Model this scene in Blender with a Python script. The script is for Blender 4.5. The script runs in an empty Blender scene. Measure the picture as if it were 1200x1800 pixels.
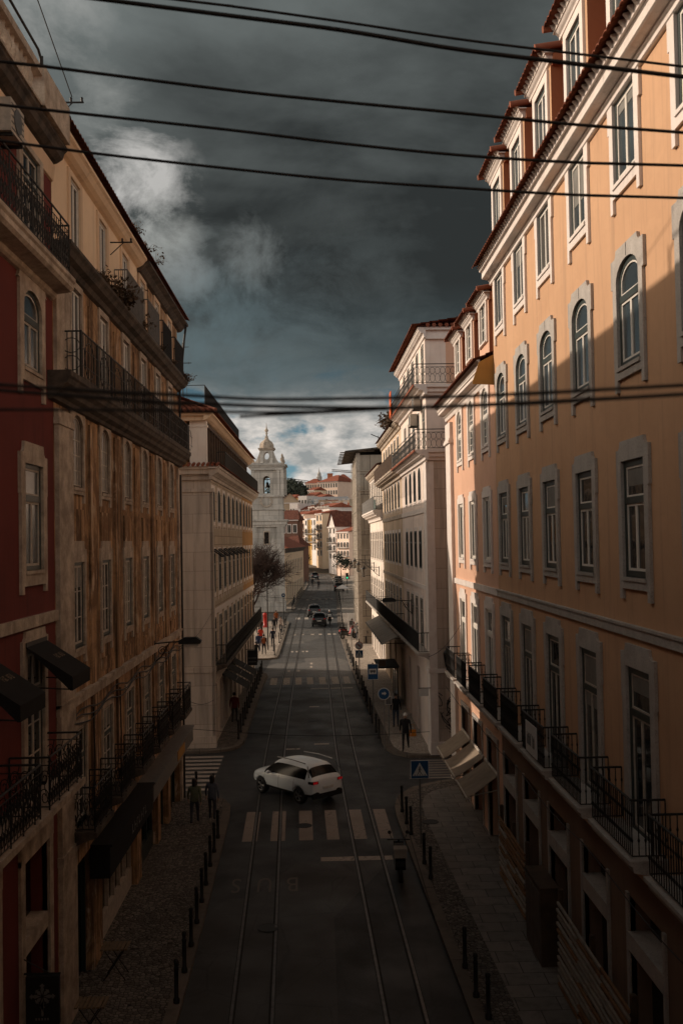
import bpy, bmesh, math, random
from mathutils import Vector, Matrix
from mathutils.geometry import tessellate_polygon
random.seed(7)
SC = bpy.context.scene
COL = SC.collection
PI = math.pi
R = math.radians

# ------------------------------------------------------------------ camera
FPX, EYE = 1750.0, Vector((0, 0, 10.9))
def cam_axes(vp=(560, 951), roll=.017):
    d = Vector(((vp[0]-600)/FPX, -(vp[1]-900)/FPX, -1)).normalized()
    up = Vector((-roll, 1, 0)); up -= d*up.dot(d); up.normalize()
    return d.cross(up), d, up
AX = cam_axes()
def ray(u, v):
    c = Vector(((u-600)/FPX, -(v-900)/FPX, -1))
    return Vector((AX[0].dot(c), AX[1].dot(c), AX[2].dot(c)))
def at(u, v, Y):
    """a pixel of the 1200x1800 photograph as a point at distance Y along the street"""
    d = ray(u, v); return EYE + d*(Y/d.y)
def gz(y):
    """street level: a gentle climb, then the hill"""
    z = .0123*y
    if y > 225: z += (y-225)*.085
    return z

# ------------------------------------------------------------------ mesh builder
class MB:
    def __init__(s): s.v = []; s.f = []; s.m = []; s.sm = []
    def add(s, vs, fs, m=0, smooth=False):
        o = len(s.v); s.v += [tuple(p) for p in vs]
        for f in fs:
            s.f.append([i+o for i in f]); s.m.append(m); s.sm.append(smooth)
    def face(s, pts, m=0): s.add(pts, [range(len(pts))], m)
    def box(s, x0, x1, y0, y1, z0, z1, m=0):
        s.add([(x0,y0,z0),(x1,y0,z0),(x1,y1,z0),(x0,y1,z0),(x0,y0,z1),(x1,y0,z1),(x1,y1,z1),(x0,y1,z1)],
              [(0,3,2,1),(4,5,6,7),(0,1,5,4),(1,2,6,5),(2,3,7,6),(3,0,4,7)], m)
    def prism(s, poly, y0, y1, holes=(), m=0, back=True):
        """polygon in (x, z) with holes, extruded from y0 to y1"""
        loops = [poly]+list(holes)
        tris = tessellate_polygon([[Vector((x, z, 0)) for x, z in l] for l in loops])
        flat = [p for l in loops for p in l]
        s.add([(x, y0, z) for x, z in flat], tris, m)
        if back: s.add([(x, y1, z) for x, z in flat], tris, m)
        for l in loops:
            n = len(l)
            vs = [(x, y0, z) for x, z in l]+[(x, y1, z) for x, z in l]
            s.add(vs, [(i, (i+1) % n, n+(i+1) % n, n+i) for i in range(n)], m)
    def ring(s, a, b, y0, y1, m=0):
        """frame between two polygons of the same number of points"""
        n = len(a)
        vs = [(x,y0,z) for x,z in a]+[(x,y0,z) for x,z in b]+[(x,y1,z) for x,z in a]+[(x,y1,z) for x,z in b]
        fs = []
        for i in range(n):
            j = (i+1) % n
            fs += [(i,j,n+j,n+i), (n+i,n+j,3*n+j,3*n+i), (i,2*n+i,2*n+j,j)]
        s.add(vs, fs, m)
    def sweep(s, prof, x0, x1, m=0, caps=True):
        """closed profile in (y, z) run along x"""
        n = len(prof)
        vs = [(x0,y,z) for y,z in prof]+[(x1,y,z) for y,z in prof]
        s.add(vs, [(i,(i+1)%n,n+(i+1)%n,n+i) for i in range(n)], m)
        if caps:
            t = tessellate_polygon([[Vector((y,z,0)) for y,z in prof]])
            s.add([(x0,y,z) for y,z in prof], t, m); s.add([(x1,y,z) for y,z in prof], t, m)
    def tube(s, pts, r, n=6, m=0, smooth=True):
        pts = [Vector(p) for p in pts]
        rr = r if isinstance(r, (list, tuple)) else [r]*len(pts)
        vs = []; fs = []
        prev = None
        for i, p in enumerate(pts):
            t = (pts[min(i+1, len(pts)-1)]-pts[max(i-1, 0)])
            if t.length < 1e-9: t = Vector((0, 0, 1))
            t.normalize()
            if prev is None:
                a = t.cross(Vector((0, 0, 1)))
                if a.length < .05: a = t.cross(Vector((1, 0, 0)))
            else:
                a = prev - t*prev.dot(t)
                if a.length < 1e-6: a = t.cross(Vector((1, 0, 0)))
            a.normalize(); prev = a; b = t.cross(a)
            for k in range(n):
                w = 2*PI*k/n
                vs.append(p + (a*math.cos(w)+b*math.sin(w))*rr[i])
        for i in range(len(pts)-1):
            for k in range(n):
                fs.append((i*n+k, i*n+(k+1) % n, (i+1)*n+(k+1) % n, (i+1)*n+k))
        s.add(vs, fs, m, smooth)
        if n > 3:
            s.add(vs[:n], [range(n)], m); s.add(vs[-n:], [range(n)], m)
    def lathe(s, prof, cx=0, cy=0, n=10, m=0, smooth=True, sq=False):
        vs = []; fs = []
        for r, z in prof:
            for k in range(n):
                w = 2*PI*k/n + (PI/n if sq else 0)
                vs.append((cx+r*math.cos(w), cy+r*math.sin(w), z))
        for i in range(len(prof)-1):
            for k in range(n):
                fs.append((i*n+k, i*n+(k+1) % n, (i+1)*n+(k+1) % n, (i+1)*n+k))
        s.add(vs, fs, m, smooth)
        s.add(vs[:n], [range(n)], m); s.add(vs[-n:], [range(n)], m)
    def disc(s, c, ax, r, th, n=20, m=0):
        """a round plate with its axis along x or y"""
        c = Vector(c)
        u, w, a = ((Vector((1,0,0)), Vector((0,0,1)), Vector((0,1,0))) if ax == 'y' else (Vector((0,1,0)), Vector((0,0,1)), Vector((1,0,0))))
        v0 = [c+(u*math.cos(2*PI*k/n)+w*math.sin(2*PI*k/n))*r for k in range(n)]
        v1 = [p+a*th for p in v0]
        s.add(v0+v1, [range(n), range(n, 2*n)]+[(k, (k+1)%n, n+(k+1)%n, n+k) for k in range(n)], m)
    def mesh(s, name, mats):
        me = bpy.data.meshes.new(name)
        me.from_pydata(s.v, [], s.f)
        for mt in mats: me.materials.append(mt)
        if len(s.f):
            me.polygons.foreach_set('material_index', s.m)
            me.polygons.foreach_set('use_smooth', s.sm)
        me.update()
        return me
    def build(s, name, mats, parent=None, loc=(0,0,0), rotz=0):
        if not isinstance(mats, (list, tuple)): mats = [mats]
        return put(name, s.mesh(name, mats), parent, loc, rotz)

def put(name, me, parent=None, loc=(0,0,0), rotz=0):
    o = bpy.data.objects.new(name, me); COL.objects.link(o)
    o.location = loc; o.rotation_euler = (0, 0, rotz)
    if parent: o.parent = parent
    return o
def tag(o, label=None, cat=None, group=None, kind=None):
    if label: o['label'] = label
    if cat: o['category'] = cat
    if group: o['group'] = group
    if kind: o['kind'] = kind
    return o
def thing(name, label, cat, loc=(0,0,0), rotz=0, group=None):
    return tag(put(name, None, None, loc, rotz), label, cat, group)
def struct(name, mb, mats):
    return tag(mb.build(name, mats), kind='structure')
def copy_tree(o, parent=None):
    c = o.copy(); COL.objects.link(c); c.parent = parent
    for ch in o.children: copy_tree(ch, c)
    return c
ORD = 'first second third fourth fifth sixth seventh eighth ninth tenth eleventh twelfth thirteenth fourteenth fifteenth sixteenth seventeenth eighteenth nineteenth twentieth'.split()

# ------------------------------------------------------------------ materials
class NT:
    def __init__(s, nt): s.nt = nt
    def __call__(s, typ, _in=None, **kw):
        n = s.nt.nodes.new(typ)
        for k, v in kw.items(): setattr(n, k, v)
        for k, v in (_in or {}).items():
            if isinstance(v, bpy.types.NodeSocket): s.nt.links.new(v, n.inputs[k])
            else: n.inputs[k].default_value = v
        return n
    def noise(s, co, scale, detail=4, rough=.55, dist=0):
        return s('ShaderNodeTexNoise', {'Vector': co, 'Scale': scale, 'Detail': detail, 'Roughness': rough, 'Distortion': dist}).outputs['Fac']
    def rng(s, v, a, b, c=0., d=1.):
        return s('ShaderNodeMapRange', {'Value': v, 'From Min': a, 'From Max': b, 'To Min': c, 'To Max': d}).outputs[0]
    def mix(s, f, a, b, blend='MIX'):
        n = s('ShaderNodeMix', data_type='RGBA', blend_type=blend)
        for k, v in ((0, f), (6, a), (7, b)):
            if isinstance(v, bpy.types.NodeSocket): s.nt.links.new(v, n.inputs[k])
            else: n.inputs[k].default_value = (v if k == 0 else (*v, 1) if len(v) == 3 else v)
        return n.outputs[2]
    def math(s, op, a, b=0., c=0.):
        n = s('ShaderNodeMath', operation=op)
        for i, v in enumerate((a, b, c)):
            if isinstance(v, bpy.types.NodeSocket): s.nt.links.new(v, n.inputs[i])
            else: n.inputs[i].default_value = v
        return n.outputs[0]
    def scl(s, co, sc): return s('ShaderNodeMapping', {'Vector': co, 'Scale': sc}).outputs[0]

def new_mat(name, rough=.85, spec=.3, metal=0.):
    m = bpy.data.materials.new(name); m.use_nodes = True
    nt = m.node_tree; b = nt.nodes['Principled BSDF']
    b.inputs['Roughness'].default_value = rough
    b.inputs['Specular IOR Level'].default_value = spec
    b.inputs['Metallic'].default_value = metal
    n = NT(nt)
    co = n('ShaderNodeTexCoord').outputs['Object']
    return m, n, b, co
def bump(n, b, h, strength=.3, dist=.02):
    bp = n('ShaderNodeBump', {'Height': h, 'Strength': strength, 'Distance': dist})
    n.nt.links.new(bp.outputs[0], b.inputs['Normal'])
def col(n, b, c): n.nt.links.new(c, b.inputs['Base Color'])

def surf(name, c1, c2=None, scale=1.5, rough=.85, bmp=.25, bscale=40, c3=None, streak=0., thr=(.5, .75), spec=.3, metal=0., fine=.12):
    """wall paint, stone, metal: two tones in soft clouds, optional runs of dirt, fine grain"""
    m, n, b, co = new_mat(name, rough, spec, metal)
    c2 = c2 or tuple(x*.8 for x in c1)
    c = n.mix(n.rng(n.noise(co, scale, 6), .35, .68), c1, c2)
    if fine: c = n.mix(n.rng(n.noise(co, bscale*.5, 3), .3, .7, 0, fine), c, tuple(x*.45 for x in c1))
    if streak:
        st = n.noise(n.scl(co, (2.2, 2.2, .16)), 1.6, 6, .62, .3)
        c = n.mix(n.rng(st, thr[0], thr[1], 0, streak), c, c3 or tuple(x*.35 for x in c1))
    col(n, b, c)
    if bmp: bump(n, b, n.noise(co, bscale, 5), bmp, .01)
    return m

def plaster(name, c, c2, dirt, streak=.35):
    m, n, b, co = new_mat(name, .92, .2)
    k = n.mix(n.rng(n.noise(co, .55, 7, .6), .35, .68), c, c2)
    k = n.mix(n.rng(n.noise(co, 5, 5), .5, .8, 0, .25), k, tuple(x*.75 for x in c))
    k = n.mix(n.rng(n.noise(n.scl(co, (.5, .5, .9)), 1.1, 3, .4, 1.2), .60, .625, 0, .16), k, tuple(min(1, x*1.25) for x in c2))
    k = n.mix(n.rng(n.noise(n.scl(co, (5, 5, .22)), 1.2, 6, .6), .56, .74, 0, streak*.6), k, dirt)
    st = n.noise(n.scl(co, (1.6, 1.6, .1)), 1.3, 7, .65, .4)
    k = n.mix(n.rng(st, .54, .78, 0, streak), k, dirt)
    col(n, b, k)
    h = n.math('ADD', n.noise(co, 60, 4), n.math('MULTIPLY', n.noise(co, 3, 4), 1.5))
    bump(n, b, h, .25, .012)
    return m

def granite(name, c, c2, pit=.5):
    m, n, b, co = new_mat(name, .8, .3)
    k = n.mix(n.rng(n.noise(co, 2.2, 6, .65), .35, .65), c, c2)
    sp = n.noise(co, 32, 3, .7)
    k = n.mix(n.rng(sp, .5, .68, 0, pit), k, tuple(x*.4 for x in c))
    st = n.noise(n.scl(co, (3, 3, .3)), 2, 5)
    k = n.mix(n.rng(st, .55, .8, 0, .4), k, tuple(x*.5 for x in c2))
    col(n, b, k); bump(n, b, sp, .45, .012)
    return m

def weathered(name, ca, cb, dark, pale):
    """old lime wash: ochre and brown clouds, black runs, pale patches where it fell off"""
    m, n, b, co = new_mat(name, .95, .15)
    k = n.mix(n.rng(n.noise(co, .8, 8, .7, .8), .42, .56), ca, cb)
    pt = n.noise(n.scl(co, (1.3, 1.3, .40)), 1.7, 9, .72, 1.0)
    k = n.mix(n.rng(pt, .54, .62, 0, .75), k, pale)
    st = n.noise(n.scl(co, (3.2, 3.2, .13)), 1.5, 8, .68, .6)
    k = n.mix(n.rng(st, .48, .60, 0, .8), k, dark)
    st2 = n.noise(n.scl(co, (9, 9, .35)), 1.3, 5, .65)
    k = n.mix(n.rng(st2, .50, .64, 0, .6), k, tuple(x*.6 for x in cb))
    col(n, b, k)
    bump(n, b, n.math('ADD', n.noise(co, 28, 5), n.math('MULTIPLY', pt, 2.)), .5, .02)
    return m

def blocks(name, c, c2, joint, bw=1.1, bh=.55, mortar=.012, axis='xz', offs=.5, rough=.85, var=.5):
    """coursed stone, wall tiles or paving slabs"""
    m, n, b, co = new_mat(name, rough, .3)
    sp = n('ShaderNodeSeparateXYZ', {0: co}).outputs
    if axis == 'xz': u, v = n.math('ADD', sp[0], sp[1]), sp[2]
    else: u, v = sp[0], sp[1]
    uv = n('ShaderNodeCombineXYZ', {0: u, 1: v}).outputs[0]
    br = n('ShaderNodeTexBrick', {'Vector': uv, 'Color1': (1,1,1,1), 'Color2': (1-var,)*3+(1,), 'Mortar': (0,0,0,1), 'Scale': 1., 'Mortar Size': mortar, 'Mortar Smooth': .3, 'Brick Width': bw, 'Row Height': bh}, offset=offs)
    k = n.mix(n.rng(n.noise(co, .8, 7, .62), .35, .68), c, c2)
    k = n.mix(1., k, br.outputs['Color'], 'MULTIPLY')
    k = n.mix(br.outputs['Fac'], n.mix(.45, k, c), joint)
    st = n.noise(n.scl(co, (2.2, 2.2, .2 if axis == 'xz' else 2.2)), 1.2, 6, .65)
    k = n.mix(n.rng(st, .48, .72, 0, .65), k, tuple(x*.42 for x in c2))
    col(n, b, k)
    bump(n, b, n.math('ADD', n.math('MULTIPLY', br.outputs['Fac'], -3.), n.noise(co, 30, 4)), .4, .012)
    return m

def rooftile(name, c, c2, c3):
    m, n, b, co = new_mat(name, .9, .2)
    v = n('ShaderNodeTexVoronoi', {'Vector': n.scl(co, (4.2, 2.4, 0)), 'Scale': 1.}).outputs['Color']
    r = n('ShaderNodeSeparateColor', {0: v}).outputs[0]
    k = n.mix(n.rng(r, .2, .9), c, c2)
    k = n.mix(n.rng(n.noise(co, 1.3, 7, .65), .52, .75, 0, .8), k, c3)
    col(n, b, k); bump(n, b, n.noise(co, 25, 4), .3, .01)
    return m

def glass(name, c=(.010, .012, .013), rough=.04, wav=.06, spec=.32):
    m, n, b, co = new_mat(name, rough, spec)
    col(n, b, n.mix(n.rng(n.noise(co, .9, 3), .4, .7), c, tuple(x*2.2 for x in c)))
    if wav:
        g = n('ShaderNodeNewGeometry').outputs['Position']
        bump(n, b, n.noise(g, 1.7, 2), wav, .05)
    else: b.inputs['IOR'].default_value = 1.8
    return m

def asphalt(name, c=.040):
    m, n, b, co = new_mat(name, .78, .35)
    k = n.mix(n.rng(n.noise(co, .25, 6, .6), .35, .7), (c, c, c*1.0), (c*.62, c*.61, c*.6))
    v = n('ShaderNodeTexVoronoi', {'Vector': n.scl(co, (.22, .09, 1)), 'Scale': 1., 'Randomness': .9}, distance='CHEBYCHEV').outputs['Color']
    k = n.mix(n.rng(n('ShaderNodeSeparateColor', {0: v}).outputs[0], .5, .85, 0, .7), k, (c*1.8, c*1.7, c*1.6))
    sp = n.noise(co, 55, 3, .7)
    k = n.mix(n.rng(sp, .5, .7, 0, .5), k, (c*2.1, c*2.05, c*1.95))
    cr = n('ShaderNodeTexVoronoi', {'Vector': n.scl(co, (.5, .35, 1)), 'Scale': 1.3}, feature='DISTANCE_TO_EDGE').outputs['Distance']
    k = n.mix(n.rng(n.math('ADD', cr, n.math('MULTIPLY', n.noise(co, 4), .06)), .03, .045, .5, 0), k, (c*.3,)*3)
    col(n, b, k)
    n.nt.links.new(n.rng(n.noise(co, .5, 5), .35, .7, .42, .7), b.inputs['Roughness'])
    bump(n, b, sp, .5, .01)
    return m

def paint_mark(name, c, under=(.04, .04, .04), worn=.5):
    m, n, b, co = new_mat(name, .8, .3)
    w = n.noise(co, 7, 7, .72)
    big = n.noise(co, .8, 4)
    f = n.rng(n.math('ADD', w, n.math('MULTIPLY', big, .5)), worn, worn+.18)
    col(n, b, n.mix(f, under, n.mix(n.rng(big, .3, .7), c, tuple(x*.7 for x in c))))
    bump(n, b, n.noise(co, 55, 3), .3, .01)
    return m

def cobble(name, c, c2, gap, scale=9.):
    m, n, b, co = new_mat(name, .8, .3)
    v = n('ShaderNodeTexVoronoi', {'Vector': co, 'Scale': scale, 'Randomness': .8})
    e = n('ShaderNodeTexVoronoi', {'Vector': co, 'Scale': scale, 'Randomness': .8}, feature='DISTANCE_TO_EDGE').outputs['Distance']
    r = n('ShaderNodeSeparateColor', {0: v.outputs['Color']}).outputs[0]
    k = n.mix(r, c, c2)
    k = n.mix(n.rng(n.noise(co, .6, 6), .45, .75, 0, .6), k, tuple(x*.5 for x in c2))
    k = n.mix(n.rng(e, .02, .09, 1, 0), k, gap)
    col(n, b, k); bump(n, b, n.rng(e, 0, .15), .8, .02)
    return m

def plain(name, c, rough=.6, spec=.4, metal=0., var=.25):
    m, n, b, co = new_mat(name, rough, spec, metal)
    col(n, b, n.mix(n.rng(n.noise(co, 6, 4), .35, .7, 0, 1), c, tuple(x*(1-var) for x in c)))
    return m
def lamp_mat(name, c, strength):
    m, n, b, co = new_mat(name, .3)
    b.inputs['Base Color'].default_value = (*c, 1)
    b.inputs['Emission Color'].default_value = (*c, 1); b.inputs['Emission Strength'].default_value = strength
    return m

W = dict(
  yellow=plaster('ochre_yellow_plaster', (.58,.352,.21), (.52,.31,.182), (.29,.185,.12), .6),
  pink=plaster('salmon_pink_plaster', (.68,.42,.295), (.62,.37,.255), (.42,.25,.18), .3),
  orange=plaster('burnt_orange_plaster', (.42,.165,.08), (.37,.14,.07), (.22,.08,.04), .2),
  pier=plaster('brown_ground_floor_plaster', (.24,.16,.115), (.20,.13,.09), (.10,.07,.052), .5),
  duskbrown=plaster('dusky_brown_plaster', (.20,.105,.075), (.16,.085,.06), (.08,.045,.035), .4),
  palecream=plaster('pale_cream_plaster', (.86,.66,.46), (.76,.57,.39), (.36,.25,.17), .35),
  rearwall=plaster('added_rear_house_plaster', (.40,.30,.22), (.34,.25,.18), (.18,.13,.1), .4),
  tan=plaster('tan_plaster', (.46,.34,.23), (.40,.29,.20), (.25,.18,.12), .3),
  mustard=plaster('mustard_plaster', (.42,.23,.07), (.37,.20,.06), (.3,.16,.05), .2),
  red=plaster('oxblood_red_plaster', (.17,.040,.033), (.125,.031,.027), (.05,.018,.016), .6),
  cream=plaster('cream_plaster', (.74,.55,.38), (.64,.46,.31), (.32,.22,.14), .45),
  white=plaster('old_white_plaster', (.78,.70,.62), (.66,.57,.50), (.27,.22,.18), .6),
  rosewhite=plaster('rose_white_plaster', (.82,.70,.62), (.68,.56,.49), (.34,.26,.21), .6),
  beige=plaster('sooty_beige_plaster', (.68,.53,.39), (.52,.39,.27), (.14,.10,.07), .85),
  ochre=plaster('dull_ochre_plaster', (.45,.25,.10), (.38,.21,.085), (.16,.09,.05), .4),
  old=weathered('weathered_brown_plaster', (.52,.32,.175), (.25,.145,.08), (.035,.025,.019), (.74,.58,.43)),
  whitestone=granite('white_painted_stone', (.74,.67,.62), (.66,.58,.53), .12),
  stone=granite('pitted_grey_limestone', (.48,.44,.40), (.37,.335,.30), .6),
  oldstone=granite('stained_limestone', (.60,.50,.40), (.28,.22,.17), .6),
  blackstone=granite('soot_blackened_stone', (.12,.092,.07), (.028,.022,.018), .5),
  ashlar=blocks('ashlar_limestone', (.56,.475,.40), (.46,.385,.32), (.30,.25,.21), 1.7, .95, .012, var=.3),
  towerstone=blocks('church_limestone', (.62,.57,.51), (.48,.44,.39), (.20,.18,.16), 1.3, .75, .010),
  azulejo=blocks('beige_wall_tiles', (.52,.42,.31), (.43,.34,.25), (.24,.18,.13), .9, .45, .02, offs=0., var=.35),
  tile=rooftile('terracotta_tiles', (.20,.062,.036), (.27,.095,.055), (.06,.034,.025)),
  darktile=rooftile('dark_terracotta_tiles', (.13,.045,.03), (.18,.07,.045), (.05,.03,.024)),
  fartile=rooftile('far_terracotta_tiles', (.24,.07,.04), (.30,.10,.06), (.13,.05,.035)),
  greyroof=surf('grey_sheet_roof', (.26,.26,.27), (.2,.2,.21), .4, .6, 0),
  green=plain('bottle_green_paint', (.022,.034,.030), .45),
  whitepaint=plain('white_gloss_paint', (.72,.67,.60), .45, var=.12),
  oldwhite=plain('grimy_white_paint', (.50,.44,.37), .6, var=.35),
  brownwood=surf('brown_wood', (.10,.06,.035), (.06,.035,.022), 3, .7, .3, 20),
  iron=plain('black_iron', (.016,.015,.014), .55, .4, var=.4),
  greyiron=plain('grey_painted_iron', (.17,.16,.15), .55, var=.3),
  glass=glass('dark_window_glass'),
  glass2=glass('blueish_window_glass', (.022,.030,.034), .17, .0, 1.0),
  curtain=surf('pale_curtain_behind_glass', (.32,.28,.23), (.20,.17,.14), 1.2, .25, 0, spec=.6),
  blind=surf('grey_blind_behind_glass', (.085,.08,.07), (.055,.052,.046), 1.6, .12, 0, spec=.5),
  blindcloth=surf('roller_blind_cloth', (.20,.19,.17), (.14,.13,.115), 2, .5, 0, spec=.3),
  shutter=surf('dusty_inner_shutters', (.15,.115,.085), (.10,.078,.06), 1.5, .3, 0, spec=.6),
  darkpane=surf('dull_dark_panes', (.013,.013,.014), (.008,.008,.009), 1.5, .45, 0, spec=.08, fine=0),  # dark and dull so that no bright reflection shows in distant panes
  shop=glass('shop_window_glass', (.006,.006,.007), .08, .05),
  asphalt=asphalt('asphalt', .029), sunlitasphalt=asphalt('worn_sunlit_asphalt', .085),  # the second is worn, and paled further to put sunlight into its colour
  mark=paint_mark('worn_road_paint', (.34,.29,.25), worn=.50),
  fadedmark=paint_mark('faded_road_paint', (.17,.15,.135), worn=.45),
  farmark=paint_mark('crossing_road_paint', (.50,.44,.38), worn=.55),
  rail=plain('polished_rail_steel', (.15,.135,.125), .42, .5, .7, .4),
  groove=plain('rail_groove', (.015,.014,.013), .8),
  kerb=blocks('kerb_limestone', (.18,.15,.123), (.125,.103,.085), (.05,.04,.034), 1.0, 5, .02, 'xy', 0.),
  slab=blocks('paving_slabs', (.25,.22,.192), (.18,.157,.137), (.07,.06,.052), .95, .62, .014, 'xy', .5),
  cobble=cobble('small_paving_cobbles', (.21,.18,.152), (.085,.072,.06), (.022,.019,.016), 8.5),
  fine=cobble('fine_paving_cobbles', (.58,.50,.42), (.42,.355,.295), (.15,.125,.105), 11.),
  black=plain('black_canvas', (.014,.013,.013), .85, .2),
  tancanvas=surf('tan_canvas', (.29,.23,.17), (.22,.17,.125), 1.2, .85, .15, 60, streak=.45),
  greycanvas=surf('grey_canvas', (.33,.29,.245), (.26,.225,.19), 1.2, .85, .15, 60, streak=.3),
  signblue=plain('sign_blue', (.012,.075,.19), .4, var=.15),
  signwhite=plain('sign_white', (.62,.62,.60), .4, var=.1),
  signred=plain('sign_red', (.35,.02,.02), .4, var=.1),
  signback=plain('sign_back_grey', (.12,.12,.12), .5),
  rubber=plain('tyre_rubber', (.014,.014,.014), .85),
  soil=surf('bare_ground', (.16,.125,.09), (.11,.09,.065), .05, .95, 0),
  ink=plain('dark_spray_paint', (.02,.022,.026), .6),
  twig=surf('dry_twigs', (.060,.034,.026), (.035,.021,.017), 3, .9, 0),
  leaf=surf('hazed_dark_leaves', (.06,.07,.05), (.04,.05,.036), 2, .8, 0),  # hillside crowns, lightened and greyed to stand in for haze
  dryleaf=surf('dry_scrub_leaves', (.10,.06,.035), (.05,.035,.02), 4, .85, 0),
)
# ------------------------------------------------------------------ camera, sun, sky
cam = bpy.data.objects.new('camera', bpy.data.cameras.new('camera')); COL.objects.link(cam)
cd = cam.data
cd.sensor_fit = 'VERTICAL'; cd.sensor_height = 36.0; cd.lens = 35.0
cd.clip_start = .1; cd.clip_end = 5000
r, d, u = AX      # world X, Y, Z seen from the camera; its inverse is the camera's own frame
rot = Matrix((r, d, u))
cam.matrix_world = Matrix.Translation(EYE) @ rot.to_4x4()
cd.dof.use_dof = True; cd.dof.focus_distance = 58; cd.dof.aperture_fstop = 2.8
SC.camera = cam

SUN = Vector((-11.5, 4.3, 5.4)).normalized()
sl = bpy.data.lights.new('sun', 'SUN'); sl.energy = 3.6; sl.angle = R(.55); sl.color = (1, .83, .67)
so = bpy.data.objects.new('sun', sl); COL.objects.link(so)
so.rotation_euler = SUN.to_track_quat('Z', 'Y').to_euler(); so.location = (-60, 20, 40)

wd = bpy.data.worlds.new('World'); SC.world = wd; wd.use_nodes = True
nt = wd.node_tree
n = NT(nt); bg = nt.nodes['Background']
dirv = n('ShaderNodeTexCoord').outputs['Generated']
sx, sy, sz = n('ShaderNodeSeparateXYZ', {0: dirv}).outputs
def dot(v): return n('ShaderNodeVectorMath', {0: dirv, 1: tuple(v)}, operation='DOT_PRODUCT').outputs['Value']
def blob(az, el, a, b):
    v = Vector((math.sin(R(az))*math.cos(R(el)), math.cos(R(az))*math.cos(R(el)), math.sin(R(el))))
    return n.rng(dot(v), math.cos(R(b)), math.cos(R(a)))
sky = n('ShaderNodeTexSky', sky_type='NISHITA', sun_disc=False, sun_elevation=math.asin(SUN.z), sun_rotation=math.atan2(SUN.x, SUN.y), air_density=1.2, dust_density=1.5)
# a cloud deck seen in perspective: directions spread out on a flat layer
zz = n.math('ADD', n.math('MAXIMUM', sz, 0), .22)
lay = n('ShaderNodeCombineXYZ', {0: n.math('DIVIDE', sx, zz), 1: n.math('DIVIDE', sy, zz), 2: 0.}).outputs[0]
n1 = n.noise(lay, .85, 8, .56, .3)
n2 = n.noise(lay, 2.6, 9, .62, .5)
n3 = n.noise(n.scl(dirv, (1, 1, 1.7)), 17, 9, .58, .25)
nb = n.noise(n.scl(dirv, (1, 1, 4.2)), 2.6, 6, .5, .4)
deck = n.math('ADD', n.rng(n1, .3, .7, -.24, .34), n.math('ADD', n.rng(n2, .25, .75, -.15, .15), n.rng(nb, .3, .7, -.30, .30)))
deck = n.math('ADD', deck, n.rng(sx, -.28, .25, .42, .02))
deck = n.math('ADD', deck, n.rng(sz, .24, .46, -.16, .30))
deck = n.math('ADD', deck, n.rng(sz, .24, .16, 0, .30))
deck = n.math('ADD', deck, n.math('MULTIPLY', blob(7, 16, 2, 15), -.15))
deckc = n.mix(deck, (.028, .032, .032), (.185, .208, .203))
deckc = n.mix(n.rng(sz, .5, .75, 0, .85), deckc, (.028, .033, .036))
# lit rifts in the deck
rag = n.noise(n.scl(dirv, (1, 1, 1.35)), 11, 11, .66, .45)
rag2 = n.noise(dirv, 34, 8, .6, .3)
ragm = n.math('ADD', n.rng(rag, .36, .64, -.7, .5), n.rng(rag2, .3, .7, -.2, .2))
def lit(az, el, a, b, k, c0):
    """a lit patch: its ragged outline comes from the cloud noise, its place from a soft lobe"""
    global deckc
    f = n.math('ADD', blob(az, el, a, b), ragm)
    f = n.math('MULTIPLY', n.rng(f, .1, 1.4), k)
    f = n.math('MULTIPLY', f, blob(az, el, b*.45, b*1.25))
    deckc = n.mix(n.math('MINIMUM', f, 1.), deckc, c0)
lit(-10.2, 20.0, .6, 3.2, 1.3, (.48, .47, .45))
lit(-9.0, 16.8, .4, 2.8, .95, (.36, .37, .35))
lit(-7.4, 14.9, .3, 2.0, .8, (.26, .275, .27))
lit(-12.5, 23.5, .4, 2.6, .7, (.30, .31, .295))
lit(-15.5, 28.8, .6, 4.2, .8, (.34, .345, .33))
lit(-3.6, 16.2, .3, 2.2, .75, (.19, .205, .20))
lit(-2.8, 12.0, .8, 6.0, .35, (.13, .165, .172))
lit(4.0, 13.4, .8, 5.5, .25, (.135, .16, .16))
lit(-8., 10.5, .8, 6.5, .7, (.115, .16, .172))
# low sky: blue gaps and sunlit cumulus
deckc = n.mix(n.rng(sz, .25, .17, 0, .35), deckc, (.085, .130, .145))
low = n.rng(n.math('ADD', sz, n.rng(n2, .3, .7, -.026, .026)), .180, .122)
blue = n.mix(n.rng(sz, .02, .16), (.23, .39, .45), (.055, .125, .175))
cum = n.noise(n.scl(dirv, (1, 1, 1.9)), 13, 9, .56, .2)
cumf = n.rng(n.math('ADD', cum, n.math('ADD', n.rng(sz, .06, .14, .10, .0), n.rng(sz, .045, .085, -.26, 0))), .375, .47)
cumc = n.mix(n.rng(n.noise(n.scl(dirv, (1, 1, 2.2)), 24, 8, .6), .36, .64), (.30, .315, .31), (.78, .72, .66))
cumc = n.mix(n.rng(sz, .115, .16), cumc, (.15, .18, .188))
lowc = n.mix(cumf, blue, cumc)
front = n.mix(low, deckc, lowc)
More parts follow.
